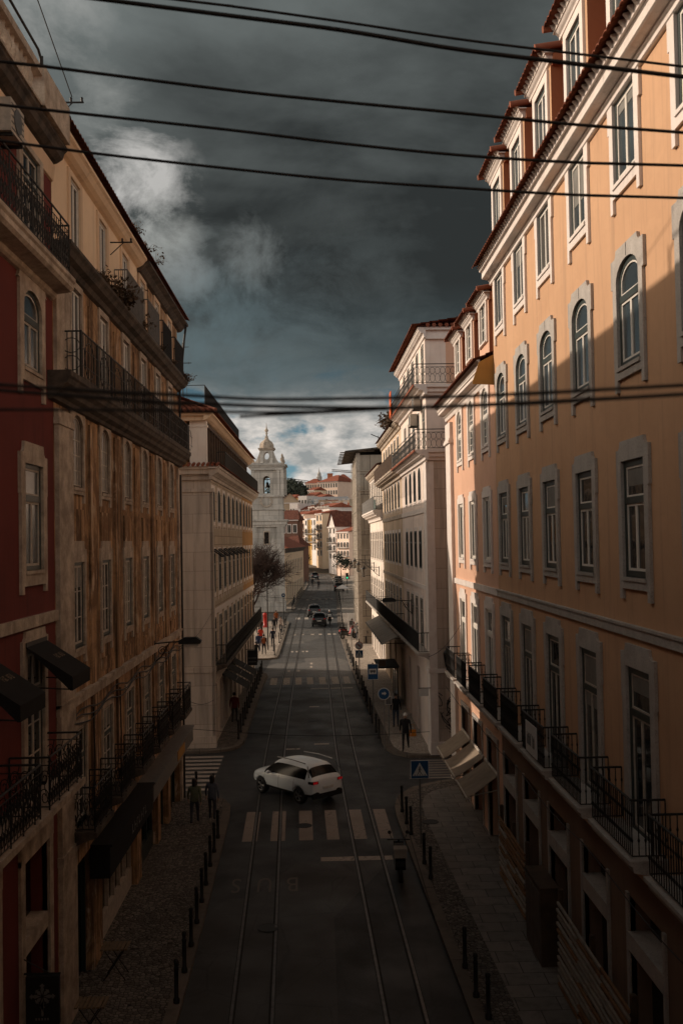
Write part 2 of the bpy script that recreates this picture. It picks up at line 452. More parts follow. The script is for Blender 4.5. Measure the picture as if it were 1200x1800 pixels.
# towards the sun and behind the viewer the deck is broken and bright
sunside = n.math('POWER', n.rng(dot(SUN), .70, .985), 1.3)
clear = n.mix(1., n.mix(1., sky.outputs[0], (.15, .15, .15), 'MULTIPLY'), (1.15, .97, .78), 'MULTIPLY')
glow = n.mix(.55, clear, (2.7, 2.35, 1.95))
behind = n.mix(n.rng(n2, .35, .65), (.70, .68, .65), (1.5, 1.42, 1.30))
behind = n.mix(n.rng(sz, .36, .64), behind, (.16, .16, .155))
res = n.mix(n.rng(sy, .02, -.45), front, behind)
res = n.mix(sunside, res, glow)
res = n.mix(n.rng(sz, -.02, .0), (.05, .045, .04), res)
nt.links.new(res, bg.inputs['Color']); bg.inputs['Strength'].default_value = 1.0

SC.view_settings.view_transform = 'Standard'
SC.view_settings.look = 'None'
SC.view_settings.exposure = 0; SC.view_settings.gamma = 1
SC.cycles.use_denoising = True
SC.cycles.max_bounces = 6; SC.cycles.diffuse_bounces = 4; SC.cycles.glossy_bounces = 3; SC.cycles.transmission_bounces = 2
SC.cycles.sample_clamp_indirect = 30; SC.cycles.blur_glossy = 0

# ------------------------------------------------------------------ ground, roads, pavements
def interp(tab, y):
    if y <= tab[0][0]: a, b = tab[0], tab[1]
    elif y >= tab[-1][0]: a, b = tab[-2], tab[-1]
    else:
        for a, b in zip(tab, tab[1:]):
            if a[0] <= y <= b[0]: break
    return a[1]+(b[1]-a[1])*(y-a[0])/(b[0]-a[0])
def smooth_interp(tab, y, w=6):
    return sum(interp(tab, y+w*k/4) for k in range(-4, 5))/9
LK = [(0,-3.1),(27,-3.34),(39,-3.55),(51,-3.95),(71,-4.02),(85,-3.58),(118,-3.54),(147,-3.26),(166,-2.71),(200,-2.1),(219,-2.2),(232,-4.5),(250,-9)]
RK = [(0,3.8),(24,3.13),(39,2.68),(50,3.05),(73,2.39),(106,1.89),(146,2.45),(172,2.65),(205,3.0),(219,2.8),(232,1.5),(250,-3)]
ys = [-14+4*k for k in range(62)]

g = MB()
gy = [-60, -14, 20, 60, 120, 180, 225, 250, 280, 320, 380, 460, 600, 900, 2500]
gx = [-700, -160, -40, -8, 0, 8, 40, 160, 700]
for i in range(len(gy)-1):
    for j in range(len(gx)-1):
        q = []
        for a, b in ((i, j), (i, j+1), (i+1, j+1), (i+1, j)):
            y = gy[a]; z = gz(min(y, 480)) - .03
            if y > 480: z -= (y-480)*.03
            q.append((gx[b], y, z))
        g.face(q)
struct('ground', g, W['soil'])

rd = MB()
for y0, y1 in zip(ys, ys[1:]):
    a, b = smooth_interp(LK, y0, 3), smooth_interp(LK, y1, 3); c, e = smooth_interp(RK, y0, 3), smooth_interp(RK, y1, 3)
    rd.face([(a-.5, y0, gz(y0)), (c+.5, y0, gz(y0)), (e+.5, y1, gz(y1)), (b-.5, y1, gz(y1))])
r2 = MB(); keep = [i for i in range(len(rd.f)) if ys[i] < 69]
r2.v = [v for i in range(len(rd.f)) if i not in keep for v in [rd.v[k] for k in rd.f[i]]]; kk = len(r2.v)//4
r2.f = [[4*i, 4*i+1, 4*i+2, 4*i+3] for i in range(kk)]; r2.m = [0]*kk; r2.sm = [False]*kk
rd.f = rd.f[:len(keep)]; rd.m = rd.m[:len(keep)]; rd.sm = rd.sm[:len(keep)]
struct('road', rd, W['asphalt']); struct('road', r2, W['sunlitasphalt'])  # far stretch paler: the sunlight on it is partly in the asphalt colour
sr = MB()
for x0, x1, y0, y1 in ((-45, -2.8, 39.3, 50.8), (2.3, 45, 40.6, 49.2), (-45, -3.0, 75.5, 84.5), (-45, -2.9, 116.8, 131.5)):
    sr.face([(x0, y0, gz(y0)-.004), (x1, y0, gz(y0)-.004), (x1, y1, gz(y1)-.004), (x0, y1, gz(y1)-.004)])
struct('side_road', sr, W['asphalt'])

def offset(path, d):
    out = []
    for i, p in enumerate(path):
        a = Vector(path[max(i-1, 0)]); b = Vector(path[min(i+1, len(path)-1)])
        t = (b-a).normalized(); out.append((p[0]-t.y*d, p[1]+t.x*d))
    return out
def pavement(path, close, mat, inner=None, imat=None, side=1, kw=.3):
    """raised pavement behind a kerb line; side=+1 when it lies left of the path's direction"""
    h = .12
    kin = offset(path, kw*side)
    pv, kb = MB(), MB()
    def flat(mb, loop, dz):
        tris = tessellate_polygon([[Vector((x, y, 0)) for x, y in loop]])
        mb.add([(x, y, gz(y)+dz) for x, y in loop], tris)
    base = kin
    if inner:
        strip = offset(path, inner*side)
        st = MB()
        for i in range(len(path)-1):
            st.face([(*kin[i], gz(kin[i][1])+h-.002), (*kin[i+1], gz(kin[i+1][1])+h-.002), (*strip[i+1], gz(strip[i+1][1])+h-.002), (*strip[i], gz(strip[i][1])+h-.002)])
        struct('pavement_strip', st, imat); base = strip
    flat(pv, base+close, h)
    struct('pavement', pv, mat)
    for i in range(len(path)-1):
        p, q, s, t = path[i], path[i+1], kin[i], kin[i+1]
        kb.face([(*p, gz(p[1])+h+.004), (*q, gz(q[1])+h+.004), (*t, gz(t[1])+h+.004), (*s, gz(s[1])+h+.004)])
        kb.face([(*p, gz(p[1])-.05), (*q, gz(q[1])-.05), (*q, gz(q[1])+h+.004), (*p, gz(p[1])+h+.004)])
    struct('kerb', kb, W['kerb'])
def kline(tab, y0, y1, step=4):
    k = max(2, int((y1-y0)/step)+1)
    return [(smooth_interp(tab, y0+(y1-y0)*i/(k-1), 2), y0+(y1-y0)*i/(k-1)) for i in range(k)]
pavement(kline(LK, -14, 38)+[(-3.62, 39.4), (-3.95, 40.4), (-4.6, 41.1), (-5.6, 41.4), (-45, 41.6)], [(-45, -14)], W['cobble'], side=1)
pavement([(-45, 49.2), (-5.6, 49.2), (-4.7, 49.5), (-4.15, 50.2), (-3.97, 51.4)]+kline(LK, 53, 74)+[(-4.1, 75.2), (-4.6, 76), (-6, 76.3), (-45, 76.5)], [], W['cobble'])
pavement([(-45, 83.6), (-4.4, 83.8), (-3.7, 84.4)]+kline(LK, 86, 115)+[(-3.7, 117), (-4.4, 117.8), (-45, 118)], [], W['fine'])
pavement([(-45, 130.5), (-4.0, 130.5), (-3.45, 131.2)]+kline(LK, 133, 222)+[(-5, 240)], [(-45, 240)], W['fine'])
pavement(kline(RK, -14, 37.5)+[(2.78, 39), (3.05, 40.4), (3.7, 41.6), (4.9, 42.5), (6.2, 43.0), (45, 43.2)], [(45, -14)], W['slab'], 1.05, W['cobble'], side=-1)
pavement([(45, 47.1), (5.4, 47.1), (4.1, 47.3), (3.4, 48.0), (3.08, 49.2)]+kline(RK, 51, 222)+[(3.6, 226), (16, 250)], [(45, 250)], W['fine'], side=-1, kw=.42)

# tram rails
RA = [(-14,-1.22),(22,-2.12),(48,-2.78),(75.7,-2.80),(125,-2.8),(150,-2.3),(172,-1.47),(200,-1.0),(225,-1.6),(245,-5)]
RB = [(-14,-.28),(22,-1.20),(48,-1.86),(75.7,-1.95),(125,-1.95),(150,-1.45),(172,-.6),(200,-.1),(225,-.6),(245,-4)]
RC = [(-14,1.98),(22,1.34),(48,.66),(75.7,.50),(125,.36),(150,.7),(172,1.2),(200,1.55),(225,.9),(240,-1)]
RD = [(-14,2.88),(22,2.23),(48,1.55),(75.7,1.36),(125,1.16),(150,1.5),(172,1.95),(200,2.3),(225,1.8),(240,0)]
rl, gr = MB(), MB()
for tab, sgn in ((RA,1),(RB,-1),(RC,1),(RD,-1)):
    yy = [-14+3*k for k in range(84)]
    xs = [smooth_interp(tab, y, 6) for y in yy]
    for i in range(len(yy)-1):
        for mb, o0, o1, dz in ((rl, -.035, .035, .012), (gr, .035*sgn, .085*sgn, .008), (gr, -.035*sgn, -.055*sgn, .008)):
            mb.face([(xs[i]+o0, yy[i], gz(yy[i])+dz), (xs[i]+o1, yy[i], gz(yy[i])+dz), (xs[i+1]+o1, yy[i+1], gz(yy[i+1])+dz), (xs[i+1]+o0, yy[i+1], gz(yy[i+1])+dz)])
struct('tram_rails', rl, W['rail']); struct('rail_grooves', gr, W['groove'])

# painted markings
def mark(mb, x0, x1, y0, y1, sk=-.02, dz=.004):
    mb.face([(x0, y0, gz(y0)+dz), (x1, y0, gz(y0)+dz), (x1+sk*(y1-y0), y1, gz(y1)+dz), (x0+sk*(y1-y0), y1, gz(y1)+dz)])
zb = MB()
for a, b in ((-2.86,-2.33),(-1.87,-1.36),(-.86,-.37),(.12,.55),(1.06,1.52),(1.99,2.45)): mark(zb, a, b, 35.2, 38.85)
struct('crosswalk_markings', zb, W['mark'])
zb = MB()
for a, b in ((-3.6,-3.12),(-2.68,-2.2),(-1.8,-1.36),(-.98,-.54),(-.1,.36),(.8,1.28),(1.66,2.08)): mark(zb, a, b, 70.2, 73.5)
for k in range(5): mark(zb, -2.9+k*1.0, -2.4+k*1.0, 120.5, 123)
for k in range(5): mark(zb, -2.1+k*.95, -1.65+k*.95, 153, 155.5)
struct('crosswalk_markings', zb, W['farmark'])
zb = MB()
for k in range(8): mark(zb, 3.75+.05*k, 6.6, 43.35+k*.46, 43.58+k*.46, 0)
for k in range(9): mark(zb, -9.0, -4.75, 42.2+k*.75, 42.58+k*.75, 0)
struct('crosswalk_markings', zb, W['mark'])
zb = MB()
mark(zb, -.1, 2.26, 32.95, 33.35); mark(zb, -.7, 2.15, 68.15, 68.42)
for x in (-2.67,-1.82,-.79,.01,.93,1.46): mark(zb, x-.17, x+.17, 102.6, 103.7)
for x, y in ((-2.5,88.5),(-2.1,88.5),(-1.55,88.5),(-1.2,88.5),(-2.45,76.5),(-1.9,76.5),(-1.7,76.5),(-.75,80.5),(-.75,78.6)): mark(zb, x-.09, x+.09, y, y+.9)
mark(zb, -.75, -.15, 61.2, 61.55); mark(zb, -.4, .35, 50.6, 50.9); mark(zb, -1.9, -1.1, 49.6, 49.85)
struct('lane_markings', zb, W['farmark'])
# the word BUS, written for traffic coming towards the camera
for k, ch in enumerate('BUS'):
    cu = bpy.data.curves.new('bus_letter', 'FONT'); cu.body = ch; cu.size = 1; cu.align_x = 'CENTER'
    to = bpy.data.objects.new('bus_letter', cu); COL.objects.link(to)
    bpy.context.view_layer.update()
    me = bpy.data.meshes.new_from_object(to.evaluated_get(bpy.context.evaluated_depsgraph_get()))
    bpy.data.objects.remove(to)
    x = -.98-.87*k
    o = put('road_lettering', me, None, (x, 31.5, gz(31.5)+.005), PI)
    o.scale = (.72, 1.75, 1); o.rotation_euler = (R(-.7), 0, PI+R(1.2))
    me.materials.clear(); me.materials.append(W['fadedmark']); tag(o, kind='structure')
# ------------------------------------------------------------------ facade kit (x along the wall seen from outside, y into it, z up)
def shape(w, h, rise=0, i=0., zb=0., n=10):
    """opening outline inset by i, its bottom at zb: a rectangle or a rectangle under an arch"""
    a = w/2-i
    if rise <= 0: return [(-a, zb+i), (a, zb+i), (a, h-i), (-a, h-i)]
    sp = h-rise
    return [(-a, zb+i), (a, zb+i)] + [(a*math.cos(PI*k/n), sp+(rise-i)*math.sin(PI*k/n)) for k in range(n+1)]

def surround(mb, w, h, rise=0, side=.22, ear=None, ed=.4, top=.2, crest=0, cw=.7, sill=.2, leg=.4, lw=.16, y0=-.06, y1=.06, m=0, joint=False):
    hw = w/2; so = hw+side; eo = hw+(ear or side)
    P = []
    if leg > sill: P += [(-so, -leg), (-so+lw, -leg), (-so+lw, -sill), (so-lw, -sill), (so-lw, -leg), (so, -leg)]
    else: P += [(-so, -sill), (so, -sill)]
    if eo > so: P += [(so, h-ed), (eo, h-ed)]
    P += [(eo, h+top)]
    if crest > top:
        P += [(cw+.10, h+top), (cw+.03, h+top+(crest-top)*.35), (cw, h+crest), (-cw, h+crest), (-cw-.03, h+top+(crest-top)*.35), (-cw-.10, h+top)]
    P += [(-eo, h+top)]
    if eo > so: P += [(-eo, h-ed), (-so, h-ed)]
    mb.prism(P, y0, y1, [shape(w, h, rise)], m, back=False)
    mb.box(-hw-.02, hw+.02, y0-.03, y1+.04, -.07, 0, m)          # window sill
    if joint: mb.box(-.012, .012, y0-.004, y0+.02, h+.02, h+max(top, crest)-.01, m+1)

def sash(mb, w, h, rise=0, kind='green', zt=None, t=.085, y=.0):
    """m0 outer frame colour, m1 casement colour"""
    mb.ring(shape(w, h, rise), shape(w, h, rise, t), y, y+.07)
    zt = zt or 0
    def light(x0, x1, z0, z1, rs=0, b=.045, bars=0, vb=0, m=1):
        cx = (x0+x1)/2; ww = x1-x0
        A = [(px+cx, pz) for px, pz in shape(ww, z1, rs, 0, z0)]; B = [(px+cx, pz) for px, pz in shape(ww, z1, rs, b, z0)]
        mb.ring(A, B, y+.012, y+.055, m)
        for k in range(bars):
            zz = z0+(z1-rs*.6-z0)*(k+1)/(bars+1)
            mb.box(x0+b, x1-b, y+.02, y+.045, zz-.014, zz+.014, m)
        for k in range(vb):
            xx = x0+ww*(k+1)/(vb+1)
            mb.box(xx-.012, xx+.012, y+.02, y+.045, z0+b, z1-b-rs*.15, m)
    iw = w-2*t
    if kind == 'green':                                        # fanlight over two casements
        mb.box(-w/2+t*.5, w/2-t*.5, y-.01, y+.07, zt-.06, zt+.07)
        light(-iw/2, iw/2, zt+.07, h-t, max(0, rise-t*.4) if rise else 0, .035)
        light(-iw/2, -.002, t, zt-.06); light(.002, iw/2, t, zt-.06)
    elif kind == 'two':
        light(-iw/2, -.002, t, h-t, 0, .05); light(.002, iw/2, t, h-t, 0, .05)
    elif kind == 'bars':                                       # glazing bars above and below a thick transom
        mb.box(-w/2+t*.5, w/2-t*.5, y-.01, y+.07, zt-.08, zt+.08, 1)
        light(-iw/2, iw/2, zt+.08, h-t, max(0, rise-t*.4) if rise else 0, .045, 1 if h-zt < .9 else 2, 2)
        light(-iw/2, -.002, t, zt-.08, 0, .05, 2); light(.002, iw/2, t, zt-.08, 0, .05, 2)
    elif kind == 'old':
        light(-iw/2, -.002, t, h-t, 0, .05, 2); light(.002, iw/2, t, h-t, 0, .05, 2)
    elif kind == 'olddoor':
        mb.box(-w/2+t*.5, w/2-t*.5, y-.01, y+.07, zt-.05, zt+.05)
        light(-iw/2, -.002, zt+.05, h-t, 0, .04); light(.002, iw/2, zt+.05, h-t, 0, .04)
        light(-iw/2, -.002, t, zt-.05, 0, .05, 2); light(.002, iw/2, t, zt-.05, 0, .05, 2)
    elif kind == 'oldarch':
        light(-iw/2, iw/2, t, h-t, rise-t*.4, .03, 3, 2)
    elif kind == 'simple':
        mb.box(-.03, .03, y+.01, y+.06, t, h-t-rise*.1, 1)
        if zt: mb.box(-w/2+t*.5, w/2-t*.5, y-.01, y+.06, zt-.05, zt+.05, 1)

def window_kit(w, h, rise, sur, sur_mats, kind, sash_mats, pane_mat, zt=None, t=.085, name='window', sy=0.):
    a = MB(); surround(a, w, h, rise, **sur)
    b = MB(); sash(b, w, h, rise, kind, zt, t, sy)
    c = MB(); c.prism(shape(w, h, rise, .02), .035+sy, .045+sy)
    return dict(name=name, sur=a.mesh(name, sur_mats), sash=b.mesh('sash', sash_mats), pane=c.mesh('pane', [pane_mat]), w=w, h=h)
def add_window(kit, root, x, z, pane=None, y=0, rot=0, blind=0):
    o = put(kit['name'], kit['sur'], root, (x, y, z), rot)
    put('sash', kit['sash'], o)
    p = put('pane', kit['pane'], o)
    if pane: p.material_slots[0].link = 'OBJECT'; p.material_slots[0].material = pane
    if blind:
        b = MB(); b.box(-kit['w']/2+.1, kit['w']/2-.1, .028, .034, kit['h']*(1-blind), kit['h']-.1); b.build('roller_blind', W['blindcloth'], o)
    return o
def hole(kit, x, z): return (x-kit['w']/2-.05, x+kit['w']/2+.05, z-.04, z+kit['h']+.05)

def facade(mb, x0, x1, z0, z1, holes=(), rev=.26, m=0, y=0, back=True):
    xs = sorted({x0, x1, *[v for h in holes for v in h[:2]]}); zs = sorted({z0, z1, *[v for h in holes for v in h[2:]]})
    xs = [x for x in xs if x0 <= x <= x1]; zs = [z for z in zs if z0 <= z <= z1]
    for za, zb in zip(zs, zs[1:]):
        run = None
        for xa, xb in zip(xs, xs[1:]):
            cx, cz = (xa+xb)/2, (za+zb)/2
            solid = not any(h[0] < cx < h[1] and h[2] < cz < h[3] for h in holes)
            if solid: run = run or [xa, xb]; run[1] = xb
            if run and (not solid or xb == xs[-1]):
                mb.face([(run[0], y, za), (run[1], y, za), (run[1], y, zb), (run[0], y, zb)], m); run = None
    for a, b, c, e in holes:
        Y = y+rev
        mb.face([(a,y,c),(a,Y,c),(a,Y,e),(a,y,e)], m); mb.face([(b,y,c),(b,Y,c),(b,Y,e),(b,y,e)], m)
        mb.face([(a,y,c),(b,y,c),(b,Y,c),(a,Y,c)], m); mb.face([(a,y,e),(b,y,e),(b,Y,e),(a,Y,e)], m)
        if back: mb.face([(a,Y,c),(b,Y,c),(b,Y,e),(a,Y,e)], m)
def shell(mb, x0, x1, z0, z1, depth, m=0, y=0, left=True, right=True, backw=True, m2=None):
    m2 = m if m2 is None else m2
    if left: mb.face([(x0,y,z0),(x0,y+depth,z0),(x0,y+depth,z1),(x0,y,z1)], m2)
    if right: mb.face([(x1,y,z0),(x1,y+depth,z0),(x1,y+depth,z1),(x1,y,z1)], m2)
    if backw: mb.face([(x0,y+depth,z0),(x1,y+depth,z0),(x1,y+depth,z1),(x0,y+depth,z1)], m2)
    mb.face([(x0,y,z1-.02),(x1,y,z1-.02),(x1,y+depth,z1-.02),(x0,y+depth,z1-.02)], m2)

def tiles(mb, x0, x1, y0, z0, y1, z1, period=.24, amp=.05, row=.42, m=0, teeth=None, xflip=0):
    """barrel tiles running up a slope from the eave (y0, z0) to (y1, z1); teeth = mortar row under the eave"""
    L = math.hypot(y1-y0, z1-z0); rows = max(1, int(L/row)); S = 8
    n = int((x1-x0)/period)*S
    for i in range(rows):
        vs = []
        for t, lift in ((i/rows, .045), ((i+1)/rows+.01, .005)):
            for k in range(n+1):
                x = x0+(x1-x0)*k/n; h = amp*abs(math.cos(PI*k/S))**.8
                vs.append((x, y0+(y1-y0)*t, z0+(z1-z0)*t+lift+h))
        lip = [(v[0], v[1], v[2]-.03) for v in vs[:n+1]]
        vs += lip; o = 2*(n+1)
        fs = [(k, k+1, n+2+k, n+1+k) for k in range(n)]+[(k, k+1, o+k+1, o+k) for k in range(n)]
        mb.add(vs, fs, m, True)
    if teeth is not None:
        vs = []; yo = .24 if y1 > y0 else -.24
        for k in range(n+1):
            x = x0+(x1-x0)*k/n; h = amp*abs(math.cos(PI*k/S))**.8
            vs.append((x, y0+yo-.10*(k % S in (3, 4, 5)), z0+.04+h))
        vs += [(v[0], y0+yo, z0-.06) for v in vs]
        mb.add(vs, [(k, k+1, n+2+k, n+1+k) for k in range(n)], teeth)
        mb.box(x0, x1, min(y0+yo, y1), 0.03, z0-.09, z0-.06, teeth)

def railing(x0, x1, y0, h, style='baluster', ends=True, step=.11, r=.011):
    """iron railing from x0 to x1 standing y0 out from the wall (y0 negative), base at z = 0"""
    mb = MB()
    def run(p, q):
        p = Vector(p); q = Vector(q); L = (q-p).length
        mb.tube([p+Vector((0,0,h)), q+Vector((0,0,h))], .022, 5)
        mb.tube([p+Vector((0,0,.06)), q+Vector((0,0,.06))], .014, 4)
        t = (q-p).normalized()
        k = max(1, round(L/step))
        if style in ('hoop', 'scroll'): mb.tube([p+Vector((0,0,h-.14)), q+Vector((0,0,h-.14))], .011, 4)
        for i in range(k+1):
            c = p+(q-p)*(i/k)
            if style == 'baluster':
                mb.tube([c+Vector((0,0,.06)), c+Vector((0,0,h*.28)), c+Vector((0,0,h*.32)), c+Vector((0,0,h*.36)), c+Vector((0,0,h*.72)), c+Vector((0,0,h*.75)), c+Vector((0,0,h*.79)), c+Vector((0,0,h))], [r, r, r*2.3, r, r, r*2.1, r, r], 5)
            elif style == 'plain': mb.tube([c+Vector((0,0,.06)), c+Vector((0,0,h))], r, 4)
            elif style == 'hoop':
                if i < k:
                    e = p+(q-p)*((i+1)/k); mid = (c+e)/2; rx = (e-c).length/2
                    for zc, rz in ((h*.30, h*.21), (h*.67, h*.17)):
                        mb.tube([mid+t*(rx*math.cos(w))+Vector((0,0,zc+rz*math.sin(w))) for w in [2*PI*j/10 for j in range(11)]], .009, 4)
            elif style == 'scroll':
                if i % 4 == 0: mb.tube([c+Vector((0,0,0)), c+Vector((0,0,h))], .016, 4)
                if i < k:
                    e = p+(q-p)*((i+1)/k); mid = (c+e)/2; rx = (e-c).length*.55
                    for zc, sg in ((h*.25, 1), (h*.60, -1)):
                        mb.tube([mid+t*(sg*rx*(1-j/22)*math.cos(j*.5))+Vector((0,0,zc+h*.17*(1-j/26)*math.sin(j*.5))) for j in range(19)], .010, 4)
                    mb.tube([c+Vector((0,0,.06)), mid+Vector((0,0,h*.45)), c+Vector((0,0,h-.14))], .009, 4)
    run((x0, y0, 0), (x1, y0, 0))
    if ends:
        run((x0, y0, 0), (x0, -.02, 0)); run((x1, y0, 0), (x1, -.02, 0))
    return mb

# cornice profiles: (y, z) with the wall at y = .02, growing outward (negative y)
def cornice(out, h, z):
    """a stone eaves cornice of height h under level z, reaching out metres"""
    return [(.02, z), (-out, z), (-out, z-h*.16), (-out*.93, z-h*.2), (-out*.86, z-h*.33), (-out*.62, z-h*.46), (-out*.6, z-h*.52), (-out*.3, z-h*.6), (-out*.2, z-h*.8), (-out*.2, z-h*.95), (.02, z-h)]

# ------------------------------------------------------------------ the yellow building on the right
YEL = ['whitestone']
wm = lambda *k: [W[x] for x in k]
K = {}
K['r1'] = window_kit(1.27, 1.64, 0, dict(side=.23, ear=.31, ed=.55, top=.13, sill=.24, leg=.5, joint=False), wm('whitestone'), 'two', wm('green', 'whitepaint'), W['glass2'], t=.10)
K['r2'] = window_kit(1.30, 1.98, .36, dict(side=.22, ear=.30, ed=.42, top=.12, crest=.27, cw=.62, sill=.22, leg=.45, joint=True), wm('stone', 'iron'), 'green', wm('green', 'whitepaint'), W['glass2'], zt=1.28, t=.10)
K['r3'] = window_kit(1.30, 2.17, 0, dict(side=.23, ear=.28, ed=.5, top=.22, crest=.38, cw=.68, sill=.22, leg=.42), wm('stone'), 'green', wm('green', 'whitepaint'), W['glass'], zt=1.42, t=.12)
K['r4'] = window_kit(1.34, 3.1, 0, dict(side=.25, ear=.29, ed=.62, top=.25, crest=.42, cw=.66, sill=.1, leg=.1), wm('stone'), 'green', wm('green', 'oldwhite'), W['glass'], zt=2.25, t=.13, name='balcony_door')
K['dw'] = window_kit(1.16, 1.75, 0, dict(side=.24, top=.2, sill=.12, leg=.12), wm('whitestone'), 'two', wm('green', 'whitepaint'), W['glass2'], t=.10)

yb = thing('yellow_building', 'tall yellow plastered building with tiled dormers and white framed windows filling the right side', 'building', (5.8, 32.2, 0), R(-90))
ycols = [32.2-y for y in (30.85, 27.77, 24.67, 21.42, 18.09, 14.76, 11.42, 8.08, 4.74)]
holes = []
for x in ycols:
    for k, z in (('r1', 17.56), ('r2', 14.07), ('r3', 10.13), ('r4', 5.36)): holes.append(hole(K[k], x, z))
XE = 42.
wall = MB(); facade(wall, 0, XE, 4.6, 19.45, holes); shell(wall, 0, XE, 4.6, 19.45, 13)
# ground floor: deep openings between rust coloured piers
gh = [(x-.95, x+.95, .55, 4.05) for x in ycols]
facade(wall, 0, XE, 0, 4.6, gh, rev=.5, m=1)
for sx in (0, XE): wall.face([(sx, 0, 0), (sx, 13, 0), (sx, 13, 4.6), (sx, 0, 4.6)], 1)
wall.build('wall', wm('yellow', 'pier'), yb)
for i, x in enumerate(ycols):
    add_window(K['r1'], yb, x, 17.56, W['blind'] if i in (2, 5) else None, blind=(0, .35, 0, .6, .2, 0, 0, 0, 0)[i]); add_window(K['r2'], yb, x, 14.07); add_window(K['r3'], yb, x, 10.13, W['blind'] if i == 1 else None, blind=(.18, 0, .3, 0, .22, 0, 0, 0, 0)[i])
    add_window(K['r4'], yb, x, 5.36, W['blind'] if i in (0, 3) else None, blind=(0, .24, 0, .4, .15, 0, 0, 0, 0)[i])
    sh = MB(); sh.box(x-.95, x+.95, .38, .44, .55, 4.05)
    so_ = sh.build('shop_window', W['shop'], yb)
    tr = MB(); tr.box(x-1.0, x+1.0, -.06, .4, 3.05, 3.38); tr.box(x-1.08, x-.95, -.05, .1, .5, 4.1); tr.box(x+.95, x+1.08, -.05, .1, .5, 4.1); tr.box(x-.02, x+.02, .33, .38, .55, 3.05, 1)
    tr.build('stone_frame', wm('stone', 'brownwood'), so_)
band = MB(); band.box(0, XE, -.07, .05, 9.02, 9.24); band.box(0, XE, -.10, .05, 9.20, 9.25); band.build('string_course', W['stone'], yb)
eav = MB(); eav.sweep([(.02,19.60),(-.36,19.60),(-.36,19.55),(-.335,19.53),(-.335,19.36),(-.30,19.34),(-.12,19.32),(-.12,19.27),(-.085,19.25),(-.085,19.16),(-.05,19.14),(.02,19.14)], 0, XE)
eav.build('eaves_cornice', W['whitestone'], yb)
rf = MB(); tiles(rf, 0, XE, -.66, 19.66, 5.5, 22.9, teeth=1); rf.face([(0,5.5,22.9),(XE,5.5,22.9),(XE,12,19.6),(0,12,19.6)]); rf.build('roof', wm('tile', 'whitestone'), yb)
bal_rail = railing(-1.22, 1.22, -.60, 1.0).mesh('railing', [W['iron']])
bs = MB(); bs.sweep([(.02,0),(-.68,0),(-.68,-.07),(-.62,-.10),(-.60,-.2),(-.3,-.26),(.02,-.34)], -1.3, 1.3)
bal_slab = bs.mesh('slab', [W['stone']])
for x in ycols:
    b = put('balcony', bal_slab, yb, (x, 0, 5.42)); put('railing', bal_rail, b)
def dormer(root, x, z0, h, mats, wz, kit, hw=1.0, depth=4.2, pane=None):
    """a roofed dormer flush with the wall below it: front, cheeks, cornice and a tile cap"""
    d = MB(); hx = hole(kit, 0, wz)
    facade(d, -hw, hw, 0, h, [hx], m=0)
    for s in (-hw, hw): d.face([(s, 0, 0), (s, depth, 0), (s, depth, h), (s, 0, h)], 1)
    o = d.build('dormer', [W[m] for m in mats], root, (x, .0, z0))
    add_window(kit, o, 0, wz, pane)
    c = MB(); c.sweep([(.02,h+.02),(-.15,h+.02),(-.15,h-.05),(-.12,h-.09),(-.07,h-.13),(-.06,h-.2),(.02,h-.22)], -hw-.12, hw+.12)
    for s in (-1, 1): c.box(s*(hw+.09)-.1, s*(hw+.09)+.1, .02, depth, h-.25, h+.02, 1)
    c.build('dormer_cornice', [W['whitestone'], W[mats[1]]], o)
    t = MB(); tiles(t, -hw-.22, hw+.22, -.42, h+.07, depth, h+.75, teeth=1, period=.24)
    for s in (-1, 1): t.tube([(s*(hw+.20), -.42, h+.10), (s*(hw+.20), depth, h+.80)], .085, 8)
    t.build('dormer_roof', wm('tile', 'whitestone'), o)
    return o
for x in ycols: dormer(yb, x, 19.6, 2.95, ('yellow', 'orange'), .75, K['dw'])
sb = MB(); sb.box(-.62, .62, -.66, -.64, .12, .88)
for i in range(9):   # painted strokes of the banner's lettering
    x = -.45+i*.085+(.12 if i > 5 else 0)
    sb.box(x, x+.025, -.668, -.66, .32, .62-.06*(i % 3 == 1), 1)
    if i % 2: sb.box(x, x+.075, -.668, -.66, .40+.1*(i % 3), .43+.1*(i % 3), 1)
bn = tag(sb.build('banner', wm('signwhite', 'signback'), None, (5.8, 24.6, 5.42), R(-90)), 'pale cloth banner with dark lettering tied on an iron balcony rail', 'banner')

# ------------------------------------------------------------------ the salmon pink building beyond it
pb = thing('pink_building', 'salmon pink corner building with three red cheeked dormers, standing beyond the yellow one', 'building', (5.8, 43.9, 0), R(-90))
PX = 11.66
pcols = [43.9-y for y in (40.15, 37.1, 33.95)]
K['p2'] = window_kit(1.24, 1.98, .42, dict(side=.22, ear=.28, ed=.42, top=.1, crest=.25, cw=.6, sill=.22, leg=.45, joint=True), wm('whitestone', 'iron'), 'bars', wm('whitepaint', 'whitepaint'), W['glass2'], zt=.98, t=.06)
K['p3'] = window_kit(1.30, 2.17, 0, dict(side=.2, ear=.26, ed=.5, top=.22, crest=.36, cw=.64, sill=.22, leg=.42), wm('whitestone'), 'two', wm('whitepaint', 'whitepaint'), W['glass'], t=.07)
K['p4'] = window_kit(1.34, 3.1, 0, dict(side=.2, ear=.25, ed=.62, top=.25, crest=.42, cw=.64, sill=.1, leg=.1), wm('whitestone'), 'green', wm('whitepaint', 'whitepaint'), W['glass'], zt=2.25, t=.08, name='balcony_door')
K['pd'] = window_kit(1.16, 1.45, 0, dict(side=.2, top=.3, sill=.08, leg=.08), wm('whitestone'), 'old', wm('whitepaint', 'whitepaint'), W['glass'], t=.07)
